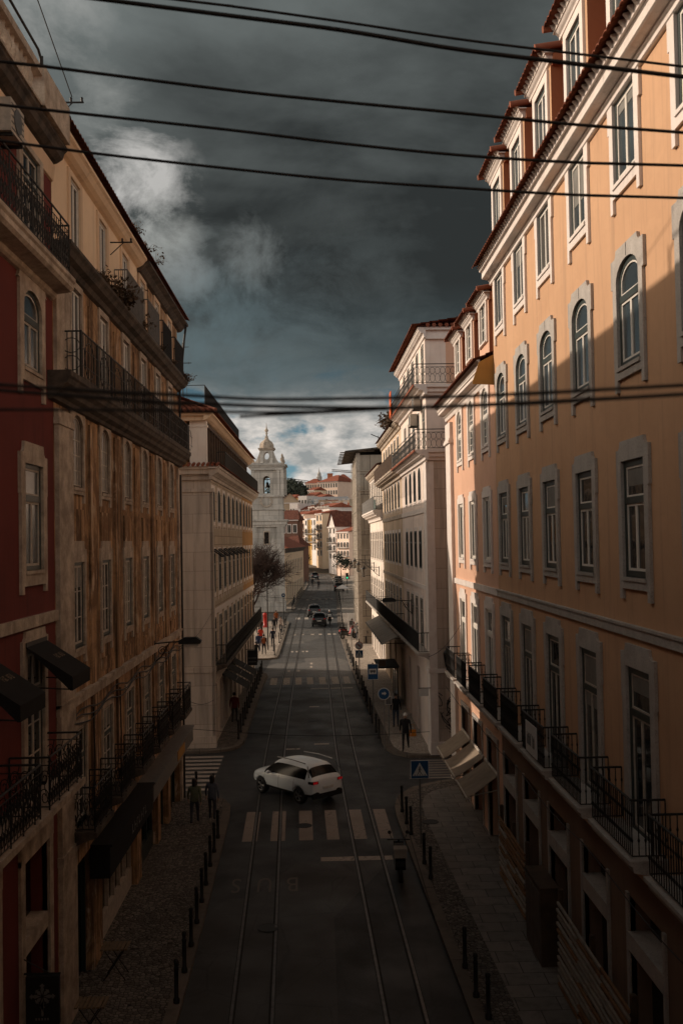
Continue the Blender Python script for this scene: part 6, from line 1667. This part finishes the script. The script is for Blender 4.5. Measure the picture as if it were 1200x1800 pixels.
# ------------------------------------------------------------------ street furniture
def bollard_mesh():
    m = MB(); m.lathe([(.075,0),(.075,.10),(.05,.13),(.05,.74),(.06,.76),(.06,.80),(.045,.82),(.05,.90),(.062,.94),(.05,.985),(.02,1.0)], 0, 0, 10); return m.mesh('bollard', [W['iron']])
BM = bollard_mesh()
def bollards(pts, where, group, dz=.12, h=1.0):
    for k, (x, y) in enumerate(pts):
        o = put('bollard', BM, None, (x, y, gz(y)+dz)); o.scale = (1, 1, h)
        nth = 'nearest' if k == 0 else 'farthest' if k == len(pts)-1 else ORD[k]+' from the camera'
        tag(o, 'black iron bollard %s, %s' % (where, nth), 'bollard', group)
bollards([(-3.42-.0,23.15),(-3.45,24.72),(-3.48,26.25),(-3.52,27.76),(-3.56,29.29),(-3.60,30.7),(-3.65,32.38),(-3.67,33.78),(-3.70,35.3)], 'on the near left cobbles', 'bollards along the near left kerb')
bollards([(-5.15,41.0),(-4.4,40.5)], 'at the rounded left corner by the crossing', 'bollards at the left corner')
bollards([(3.53,22.0),(3.42,23.03),(3.39,24.55),(3.25,30.73),(3.2,32.1),(3.06,35.17),(3.02,36.44),(2.98,37.96)], 'on the near right pavement', 'bollards along the near right kerb')
bollards([(2.67+.25,51.2),(2.86,52.7),(2.82,55.2),(2.80,57.7),(2.76,60.3),(2.74,61.8),(2.72,64),(2.70,66.5),(2.66,69),(2.62,71.4),(2.58,73.6),(2.5,75.8),(2.48,77.9),(2.44,80),(2.4,82.4),(2.36,85),(2.3,88)], 'in the row beside the bus shelter', 'bollards along the right kerb')
bollards([(-4.3,51.8),(-4.32,53.6),(-4.33,55.4),(-4.35,57.2),(-4.36,59),(-4.36,60.8),(-4.36,62.6),(-4.36,64.4),(-4.36,66.2),(-4.36,68),(-4.36,69.8),(-4.36,71.6),(-4.38,73.4),(-4.4,75.0)], 'below the tiled stone building', 'bollards below the tiled building')
bollards([(-3.95,86.0),(-4.15,88.6),(-3.9,95),(-3.88,98.5),(-3.86,102),(-3.85,105.5),(-3.85,109),(-3.85,112.5)], 'on the sunlit square', 'bollards round the square')
bollards([(-3.72,133.5+3.6*k) if k < 5 else (smooth_interp(LK, 133.5+3.6*k)-.35, 133.5+3.6*k) for k in range(18)], 'by the low ochre building', 'bollards by the low building')
bollards([(smooth_interp(RK, 104+4.2*k)+.5, 104+4.2*k) for k in range(14)], 'past the scooters on the right', 'bollards past the scooters')

def sign_post(name, label, x, y, h, plates, dz=.12, cat='road sign', r=.03):
    o = thing(name, label, cat, (x, y, gz(y)+dz))
    m = MB(); m.tube([(0,0,0), (0,0,h)], r, 8); m.build('post', W['greyiron'] if r < .04 else W['iron'], o)
    for p in plates: p(o)
    return o
def square_plate(z, w, h, mat='signblue', inner=None, dx=0):
    def f(o):
        m = MB(); m.box(dx-w/2, dx+w/2, -.05, -.035, z-h/2, z+h/2); m.box(dx-w/2-.02, dx+w/2+.02, -.045, -.03, z-h/2-.02, z+h/2+.02, 1)
        p = m.build('plate', wm(mat, 'signwhite'), o)
        if inner: inner(p, z, dx)
    return f
def round_plate(z, r, mat, rim='signwhite', inner=None):
    def f(o):
        m = MB(); m.disc((0,-.04,z), 'y', r, .015, 26, 1); m.disc((0,-.052,z), 'y', r*.86, .012, 26); p = m.build('plate', wm(mat, rim), o)
        if inner: inner(p, z, 0)
    return f
def ped(p, z, dx):
    m = MB(); s = .25
    m.prism([(-s, z-s*.85), (s, z-s*.85), (0, z+s*.95)], -.058, -.05); m.build('triangle', W['signwhite'], p)
    m = MB()
    m.disc((.0,-.066,z+.085), 'y', .025, .006, 10)
    for a, b, w_ in (((0,.06),(-.01,-.04),.03), ((-.01,-.04),(.06,-.15),.014), ((-.01,-.04),(-.07,-.15),.014), ((0,.045),(.055,-.02),.011), ((0,.045),(-.05,-.015),.011)):
        m.tube([(a[0],-.063,z+a[1]), (b[0],-.063,z+b[1])], w_, 5)
    for k in range(5): m.box(-.17+k*.085-.018, -.17+k*.085+.018, -.064, -.059, z-.20, z-.165)
    m.build('walking_figure', W['signback'], p)
def bus(p, z, dx):
    m = MB(); m.box(dx-.2, dx+.2, -.058, -.05, z-.12, z+.16); m.build('white_panel', W['signwhite'], p)
    m = MB(); m.box(dx-.15, dx+.15, -.064, -.058, z-.02, z+.09); m.box(dx-.10, dx-.05, -.064, -.058, z-.07, z-.02); m.box(dx+.05, dx+.10, -.064, -.058, z-.07, z-.02); m.build('bus_pictogram', W['signback'], p)
def arrow(p, z, dx):
    m = MB(); m.prism([(-.1,z-.02),(.02,z-.02),(.02,z-.08),(.12,z+.02),(.02,z+.12),(.02,z+.06),(-.1,z+.06)], -.064, -.058); m.build('arrow', W['signwhite'], p)
def bar(p, z, dx):
    m = MB(); m.prism([(-.15,z+.11),(-.12,z+.15),(.15,z-.11),(.12,z-.15)], -.066, -.058); m.build('red_bar', W['signred'], p)
    m = MB(); m.prism([(.06,z-.1),(.10,z-.1),(.10,z+.07),(-.04,z+.07),(-.04,z+.12),(-.13,z+.05),(-.04,z-.02),(-.04,z+.03),(.06,z+.03)], -.063, -.058); m.build('turn_arrow', W['signback'], p)
sign_post('pedestrian_sign', 'square blue crosswalk sign with white triangle at the near right corner', 3.30, 34.1, 2.9, [square_plate(2.53, .58, .58, 'signblue', ped)])
sign_post('bus_stop_sign', 'tall blue bus stop sign with a white panel on the right pavement', 2.72, 52.5, 3.7, [square_plate(3.22, .52, .78, 'signblue', bus)])
sign_post('round_blue_sign', 'round blue sign with a white rim on a grey post by the white corner building', 3.03, 48.5, 2.9, [round_plate(2.72, .30, 'signblue', 'signwhite', arrow)])
sign_post('sign_post', 'plain grey post with a small pale plate, right of the round blue sign', 3.34, 49.9, 2.5, [square_plate(2.15, .28, .36, 'signback')])
sign_post('no_turn_sign', 'round no turn sign above a small blue crosswalk plate, left of the bus stop sign', 2.53, 65.7, 3.5, [round_plate(3.05, .26, 'signwhite', 'signred', bar), square_plate(2.5, .46, .46, 'signblue', ped)])
sign_post('round_blue_sign', 'round blue sign on a tall dark post at the far corner of the square', -4.19, 115.6, 3.4, [round_plate(3.15, .26, 'signblue', 'signwhite', arrow)], .12, 'road sign', .05)
sign_post('lamp_post', 'thin dark lamp post in the middle of the people on the square', -4.69, 89.7, 5.6, [lambda o: MB.build((lambda m: (m.lathe([(.05,5.55),(.13,5.65),(.15,5.9),(.05,6.05)], 0, 0, 8), m)[1])(MB()), 'lamp_head', W['iron'], o)], .12, 'lamp post', .055)
sign_post('traffic_post', 'slim bare post at the kerb above the row of bollards, right of the tram rails', 2.52, 81, 3.4, [square_plate(3.1, .3, .35, 'signback')])
# bus shelter
sh = thing('bus_shelter', 'dark roofed bus shelter on the right pavement behind the bus stop sign', 'bus shelter', (4.02, 61.5, gz(61.5)+.12))
m = MB(); m.box(-.62, .62, -1.9, 1.9, 2.35, 2.47); m.box(-.66, .66, -1.94, 1.94, 2.43, 2.46); m.build('roof', W['trim'], sh)
m = MB()
for x, y in ((.55,-1.8),(.55,1.8),(.55,0)): m.tube([(x,y,0),(x,y,2.36)], .04, 6)
m.build('posts', W['iron'], sh)
m = MB(); m.box(.53,.55,-1.75,1.75,.4,2.1); m.build('back_pane', W['shop'], sh)
m = MB(); m.box(.05,.45,-1.5,1.5,.45,.5); m.build('bench', W['alloy'], sh)
m = MB(); m.box(-.55,-.15,-1.95,-1.91,2.5,2.85); m.build('line_plate', W['brownwood'], sh)
# hanging boards
q = thing('hanging_sign', 'small blank white board on a bracket at the corner of the white building', 'sign', (4.82, 46.95, 3.9))
m = MB(); m.box(-.25,.22,-.02,.02,-.38,-.03); m.build('board', W['signwhite'], q); m = MB(); m.tube([(-.25,0,.0),(.33,0,.0)], .018, 5); m.build('bracket', W['iron'], q)
q = thing('hanging_sign', 'black projecting shop board on the far part of the tiled stone building', 'sign', (-5.3, 70.9, 3.3))
m = MB(); m.box(.12,.82,-.06,.06,-1.1,-.05); m.box(.18,.76,-.07,.07,-.62,-.56,1); m.box(.18,.76,-.07,.07,-.88,-.84,1); m.build('board', wm('trim','greyiron'), q); m = MB(); m.tube([(-.02,0,.0),(.82,0,.0)], .02, 5); m.build('bracket', W['iron'], q)
q = thing('emblem_sign', 'black projecting sign with a pale flowered cross over the left shop, lowest left', 'sign', (-5.66, 19.0, 2.9))
m = MB(); m.box(.06,.68,-.05,.05,-.92,-.04); m.build('board', W['trim'], q)
m = MB()
cx, cz = .37, -.40
for k in range(8):
    a = k*PI/4; L = .24 if k % 2 == 0 else .17
    p = lambda r_, w_: (cx+r_*math.cos(a)-w_*math.sin(a), cz+r_*math.sin(a)+w_*math.cos(a))
    m.prism([p(.03,0), p(L*.55,.035), p(L*.75,.015), p(L*.8,.05), p(L,0), p(L*.8,-.05), p(L*.75,-.015), p(L*.55,-.035)], -.062, -.05)
m.box(cx-.02,cx+.02,-.062,-.05,cz-.36,cz-.1)
for k in range(5): m.box(cx-.13+k*.055, cx-.13+k*.055+.03, -.06, -.05, -.84, -.80)
m.build('emblem', W['greyiron'], q)
m = MB(); m.tube([(-.04,0,.0),(.7,0,.0)], .02, 5); m.tube([(-.04,0,.3),(.5,0,.0)], .012, 4); m.build('bracket', W['iron'], q)
# wall lamps
def wall_lamp(label, x, y, z, dx, head):
    s = 1 if dx > 0 else -1; a = abs(dx)
    o = thing('street_lamp', label, 'street lamp', (x, y, z), 0 if s > 0 else PI)
    m = MB(); m.tube([(0,0,0),(a*.5,0,.04),(a,0,.06)], .025, 6); m.tube([(0,0,-.65),(a*.25,0,-.45),(a*.55,0,.02)], .02, 5); m.box(-.03,.03,-.05,.05,-.7,.1)
    m.tube([(.28+.17*(1-j/24)*math.cos(j*.55), 0, -.25+.17*(1-j/24)*math.sin(j*.55)) for j in range(20)], .012, 4); m.build('bracket', W['iron'], o)
    m = MB()
    if head == 'cobra':
        m.prism([(a-.1,-.02),(a+.62,-.02),(a+.66,.08),(a+.5,.2),(a+.1,.2),(a-.1,.1)], -.15, .15); p = m.build('lamp_head', W['trim'], o)
        m = MB(); m.prism([(a+.12,-.13),(a+.5,-.13),(a+.6,-.021),(a+.04,-.021)], -.12, .12); m.build('lens', W['oldwhite'], p)
    else:
        m.lathe([(.03,.06),(.22,-.06),(.24,-.1),(.06,.0),(.05,.16),(.02,.2)], a, 0, 6, 0, False); m.lathe([(.03,-.72),(.13,-.68),(.12,-.64)], a, 0, 6, 0, False)
        for k in range(6): w = 2*PI*k/6; m.tube([(a+.21*math.cos(w),.21*math.sin(w),-.1),(a+.125*math.cos(w),.125*math.sin(w),-.66)], .014, 4)
        p = m.build('lantern_frame', W['iron'], o)
        m = MB(); m.lathe([(.12,-.65),(.205,-.11)], a, 0, 6, 0, False); m.build('lantern_glass', W['curtain'] if head == 'pale' else W['shop'], p)
wall_lamp('dark street lamp on a scrolled wall bracket, reaching out from the weathered building', -5.66, 34.2, 7.5, .95, 'cobra')
wall_lamp('dark street lamp on a long bracket low on the white building', 4.98, 54.2, 7.55, -.95, 'cobra')
wall_lamp('nearest and lowest of three pale lanterns on brackets along the right houses', 4.68, 78, 8.75, -1.2, 'pale')
wall_lamp('middle one of three pale lanterns on brackets along the right houses', 4.62, 84, 8.95, -1.32, 'pale')
wall_lamp('farthest of three pale lanterns, beside the scaffolding', 4.55, 90, 9.1, -1.35, 'pale')
q = thing('wall_lantern', 'old black six sided lantern fixed to the stone side wall of the white building', 'lantern', (6.0, 47.28, 5.55))
m = MB(); m.lathe([(.03,.30),(.09,.2),(.24,.02),(.26,-.02),(.06,-.02)], 0, -.42, 6, 0, False); m.lathe([(.03,-.74),(.15,-.68),(.14,-.62)], 0, -.42, 6, 0, False); m.tube([(0,0,-.55),(0,-.3,-.72),(0,-.42,-.72)], .025, 5); m.tube([(0,0,-.1),(0,-.42,.1)], .02, 5)
for k in range(6): w = 2*PI*k/6; m.tube([(.24*math.cos(w),-.42+.24*math.sin(w),-.02),(.145*math.cos(w),-.42+.145*math.sin(w),-.66)], .014, 4)
m.build('lantern_frame', W['iron'], q); m = MB(); m.lathe([(.14,-.65),(.235,-.03)], 0, -.42, 6, 0, False); m.build('lantern_glass', W['shop'], q)
# green traffic light far up the street
q = thing('traffic_light', 'far traffic light showing green, right of the street by the bend', 'traffic light', (4.6, 165, gz(165)+.12))
m = MB(); m.tube([(0,0,0),(0,0,2.4)], .06, 6); m.build('post', W['iron'], q)
m = MB(); m.box(-.22,.22,-.12,.12,2.4,3.4); p = m.build('housing', W['trim'], q)
for k, mt in ((0, lamp_mat('green_lamp', (.02,.6,.28), 1.2)), (1, W['shop']), (2, W['shop'])): m = MB(); m.disc((0,-.14,2.6+.3*k), 'y', .14, .02, 14); m.build('lens', mt, p)
# pale panel, parasol, pillar box, kiosk awnings
q = thing('hoarding_panel', 'pale plain panel standing on the sunlit right pavement behind the people', 'panel', (3.85, 103, gz(103)+.12)); m = MB(); m.box(-1.0,.9,-.04,.04,.25,2.0); m.build('panel', W['paleblue'], q); m = MB(); m.box(-.95,-.87,-.03,.03,0,.26); m.box(.78,.86,-.03,.03,0,.26); m.build('legs', W['iron'], q)
q = thing('parasol', 'small white cafe parasol over dark tables on the far right pavement', 'parasol', (3.35, 146, gz(146)+.12)); m = MB(); m.tube([(0,0,0),(0,0,2.5)], .03, 6); m.build('pole', W['iron'], q); m = MB(); m.lathe([(.95,1.98),(.93,2.05),(.5,2.32),(.03,2.55)], 0, 0, 8, 0, False); m.build('canopy', W['whitestone'], q)
q = thing('pillar_box', 'bright red cylindrical post box at the back of the square', 'post box', (-6.05, 110.5, gz(110)+.12)); m = MB(); m.lathe([(.26,0),(.26,.2),(.21,.24),(.21,1.35),(.25,1.38),(.25,1.48),(.12,1.6),(.02,1.62)], 0, 0, 14); m.build('body', plain('post_box_red', (.55,.03,.02), .4), q); m = MB(); m.box(-.1,.1,-.22,-.2,1.12,1.16); m.build('slot', W['trim'], q)
# folding tables outside the left shop
for k, (x, y, lb) in enumerate(((-5.08, 24.6, 'small slatted wooden table on the left cobbles, the farther of two'), (-5.0, 21.7, 'small slatted wooden table on the left cobbles, the nearer of two'))):
    q = thing('folding_table', lb, 'table', (x, y, gz(y)+.12)); m = MB()
    for i in range(7): m.box(-.33+i*.095, -.33+i*.095+.07, -.26, .26, .72, .75)
    m.build('table_top', surf('slatted_wood', (.20,.14,.085), (.14,.10,.06), 6, .8, .2, 20), q)
    for s in (-1, 1):
        m = MB(); m.tube([(-.26, s*.22, 0), (.24, s*.22, .72)], .014, 5); m.tube([(.26, s*.22, 0), (-.24, s*.22, .72)], .014, 5); m.build('leg', W['iron'], q)
# slatted terrace screens along the yellow building
def screen(label, y0, y1, h, x):
    o = thing('slatted_screen', label, 'screen', (x, y1, gz(y1)+.12), R(-90)); L = y1-y0
    rg = random.Random(int(y0*7)); m = MB(); nn = int(h/.155)
    for i in range(nn):
        z = .06+i*.155
        k = 3
        for j in range(k):
            a, b = L*j/k, L*(j+1)/k-.01; w0 = rg.uniform(-.05,.05)
            m.box(a, b, -.03+w0*.4, .02+w0*.4, z, z+.06, rg.choice((1,1,1,2)) if y1 < 25 else rg.choice((1,2,2)))
    m.build('slats', [W['greyiron'], surf('bleached_slats', (.40,.345,.29), (.27,.23,.19), 3, .85, .2, 20), surf('orange_brown_slats', (.30,.16,.08), (.21,.11,.055), 3, .85, .2, 20)], o)
    for x_ in (0, L/2, L):
        m = MB(); m.box(x_-.06, x_+.06, .03, .13, 0, h+.15); m.build('post', W['brownwood'], o)
screen('farther slatted timber screen in front of the yellow building, orange tinted slats', 27.1, 30.9, 2.0, 5.42)
screen('nearer slatted timber screen in front of the yellow building, at the lower right', 18.0, 23.4, 2.1, 5.42)
q = thing('terrace_cabinet', 'tall dark timber cabinet between the two slatted screens', 'cabinet', (5.35, 25.3, gz(25)+.12)); m = MB(); m.box(-.1,.35,-.85,.85,0,1.85); m.box(-.12,.37,-.87,.87,1.85,1.9); m.build('body', W['brownwood'], q); m = MB(); m.box(-.125,-.1,-.8,-.02,.1,1.75); m.box(-.125,-.1,.02,.8,.1,1.75); m.build('door', surf('grey_brown_boards', (.13,.10,.08), (.09,.07,.055), 3, .85, .2, 18), q)
# rooftop aerial and insulator brackets
q = thing('tv_aerial', 'thin television aerial mast over the red tiled roof of the stone building', 'aerial', (-6.85, 51.3, 17.3))
m = MB(); m.tube([(0,0,0),(0,0,3.95)], .03, 5); m.tube([(0,0,2.2),(0,0,3.4)], .045, 5); m.build('mast', W['iron'], q)
m = MB(); m.tube([(-.1,-.6,3.6),(.1,.6,3.85)], .02, 4)
for k in range(7): t_ = k/6; m.tube([(-.1+.2*t_-.16,-.6+1.2*t_,3.6+.25*t_),(-.1+.2*t_+.16,-.6+1.2*t_,3.6+.25*t_)], .012, 4)
m.tube([(-.45,0,2.9),(.45,0,2.9)], .02, 4); m.tube([(-.3,.02,2.84),(-.3,.02,2.96)], .012, 4); m.tube([(.3,.02,2.84),(.3,.02,2.96)], .012, 4); m.build('antenna', W['iron'], q)
q = thing('satellite_bracket', 'curved old iron lamp bracket on the roof edge beside the aerial', 'bracket', (-7.3, 51.2, 18.6)); m = MB(); m.tube([(-.6,0,.05),(-.3,0,.1),(.05,0,0),(.3,0,-.35),(.45,0,-.75)], .025, 5); m.tube([(.45,0,-.75),(.5,0,-.5),(.62,0,-.42),(.7,0,-.5)], .016, 4); m.tube([(.45,0,-.75),(.45,0,-1.25)], .03, 5); m.build('arm', W['iron'], q)
for lb, x, y, z in (('iron cable crossarm with two insulators under the left balustrade corner', -5.45, 21.9, 20.7), ('second iron crossarm with insulators farther down the left roof line', -5.45, 27.6, 19.3)):
    q = thing('cable_crossarm', lb, 'bracket', (x, y, z)); m = MB(); m.tube([(-.2,0,0),(.42,0,0)], .022, 5); m.tube([(-.2,0,-.35),(.18,0,0)], .014, 4); p = m.build('arm', W['iron'], q)
    m = MB()
    for xx in (.14,.38): m.lathe([(.02,0),(.03,.04),(.025,.07),(.035,.09),(.015,.12)], xx, 0, 6)
    m.build('insulators', W['iron'], p)
tag(put('air_conditioner', acm, None, (-5.72, 17.9, 18.25), R(90)), 'grimy air conditioner on the red wall under the stone balustrade, top left', 'air conditioner')
m = MB()
m.tube([(-5.3,21.95,20.85),(-5.2,18,21.6),(-5.05,12,22.9),(-4.9,6,24.6)], .012, 4); tag(m.build('cable', W['iron'], None), 'thin cable running from the crossarm up along the left balustrade', 'cable')

# overhead cables close to the camera
def cable(label, px, Y, r, ext=True):
    pts = [at(u, v, Y) for u, v in px]
    a, b = pts[0], pts[1]; c, d_ = pts[-1], pts[-2]
    if ext:
        if a.x > -5.7: t_ = (-5.7-a.x)/(b.x-a.x); pts.insert(0, a+(b-a)*t_)
        if c.x < 5.78: t_ = (5.78-c.x)/(d_.x-c.x); pts.append(c+(d_-c)*t_)
    # smooth
    out = []
    for i in range(len(pts)-1):
        p0, p1, p2, p3 = pts[max(i-1,0)], pts[i], pts[i+1], pts[min(i+2,len(pts)-1)]
        for k in range(6):
            t_ = k/6; out.append(.5*((2*p1)+(p2-p0)*t_+(2*p0-5*p1+4*p2-p3)*t_*t_+(3*p1-p0-3*p2+p3)*t_**3))
    out.append(pts[-1])
    m = MB(); m.tube(out, r, 6)
    tag(m.build('overhead_cable', W['trim'], None), label, 'cable', 'cables over the street')
cable('thickest overhead cable, sloping across the top of the picture', [(173,-2),(400,27),(600,53),(800,86),(1000,111),(1200,135)], 6.2, .0135)
cable('topmost thin overhead cable just above the thickest one', [(300,-2),(400,10),(600,38),(800,68),(1000,93),(1200,117)], 7.0, .009)
cable('overhead cable third from the top, crossing the dark cloud', [(0,108),(80,117),(400,158),(600,179),(800,198),(1000,218),(1200,233)], 6.5, .0105)
cable('overhead cable fourth from the top', [(0,184),(80,193),(400,228),(600,252),(800,272),(1000,285),(1200,291)], 6.5, .010)
cable('overhead cable fifth from the top, lowest over open sky', [(57,255),(170,270),(400,296),(600,316),(800,330),(1000,342),(1200,348)], 6.5, .0095)
cable('upper one of the blurred sagging cables at roof height of the far houses', [(0,676),(100,683),(329,695),(470,702),(640,700),(800,697),(1000,688),(1200,677)], 2.7, .0052)
cable('middle one of the blurred sagging cables low over the street', [(0,686),(250,705),(390,711),(470,714),(640,717),(800,714),(1000,705),(1200,693)], 2.6, .0055)
cable('lowest blurred sagging cable low over the street', [(0,720),(250,721),(400,724),(520,724),(640,721),(700,718)], 2.7, .0042, True)
# thin span wires farther up the street
for lb, a, b in (('thin span wire over the crossing in front of the white car', (-5.6,43.3,2.9), (5.1,47.5,1.75)), ('thin span wire slanting from the pink building to the stone wall', (5.7,40.4,7.4), (5.1,47.4,5.3)), ('thin wire between the weathered building and the tiled stone building', (-5.6,40.5,6.7), (-5.4,50,7.4)), ('thin sagging wire at the side street mouth on the left', (-5.6,40.9,4.6), (-5.3,50,3.1)), ('thin tram span wire across the far street', (-5.2,70,7.2), (4.85,69,7.0)), ('second thin tram span wire across the far street', (-5.2,77,7.6), (4.7,88,7.4))):
    A, B = Vector(a), Vector(b); m = MB(); m.tube([A+(B-A)*(k/10)-Vector((0,0,.25*math.sin(PI*k/10))) for k in range(11)], .012, 4); tag(m.build('span_wire', W['trim'], None), lb, 'wire')
m = MB(); m.tube([(5.05, 12+1.5*k, 4.95-.16*math.sin(PI*((k*1.5) % 7)/7)) for k in range(20)], .012, 4); tag(m.build('cable', W['trim'], None), 'dark cable sagging along the yellow building above its ground floor', 'cable')
# drain covers
for x, y, lb in ((-1.55, 27.6, 'iron cover in the near road between the left tram rails'), (.2, 44.6, 'iron cover in the road by the rear of the white car'), (-.5, 57.0, 'iron cover in the road midway to the second crosswalk'), (-.72, 36.9, 'round iron manhole cover set in the middle of the near crosswalk'), (3.9, 36.6, 'small iron cover in the slabs by the near right bollards')):
    m = MB(); m.lathe([(.0,.003),(.30,.003),(.30,.009),(.27,.009),(.27,.006),(.0,.006)], 0, 0, 20, 0, False); tag(m.build('manhole_cover', W['iron'], None, (x, y, gz(y)+(.123 if x > 3 else .006))), lb, 'manhole cover')
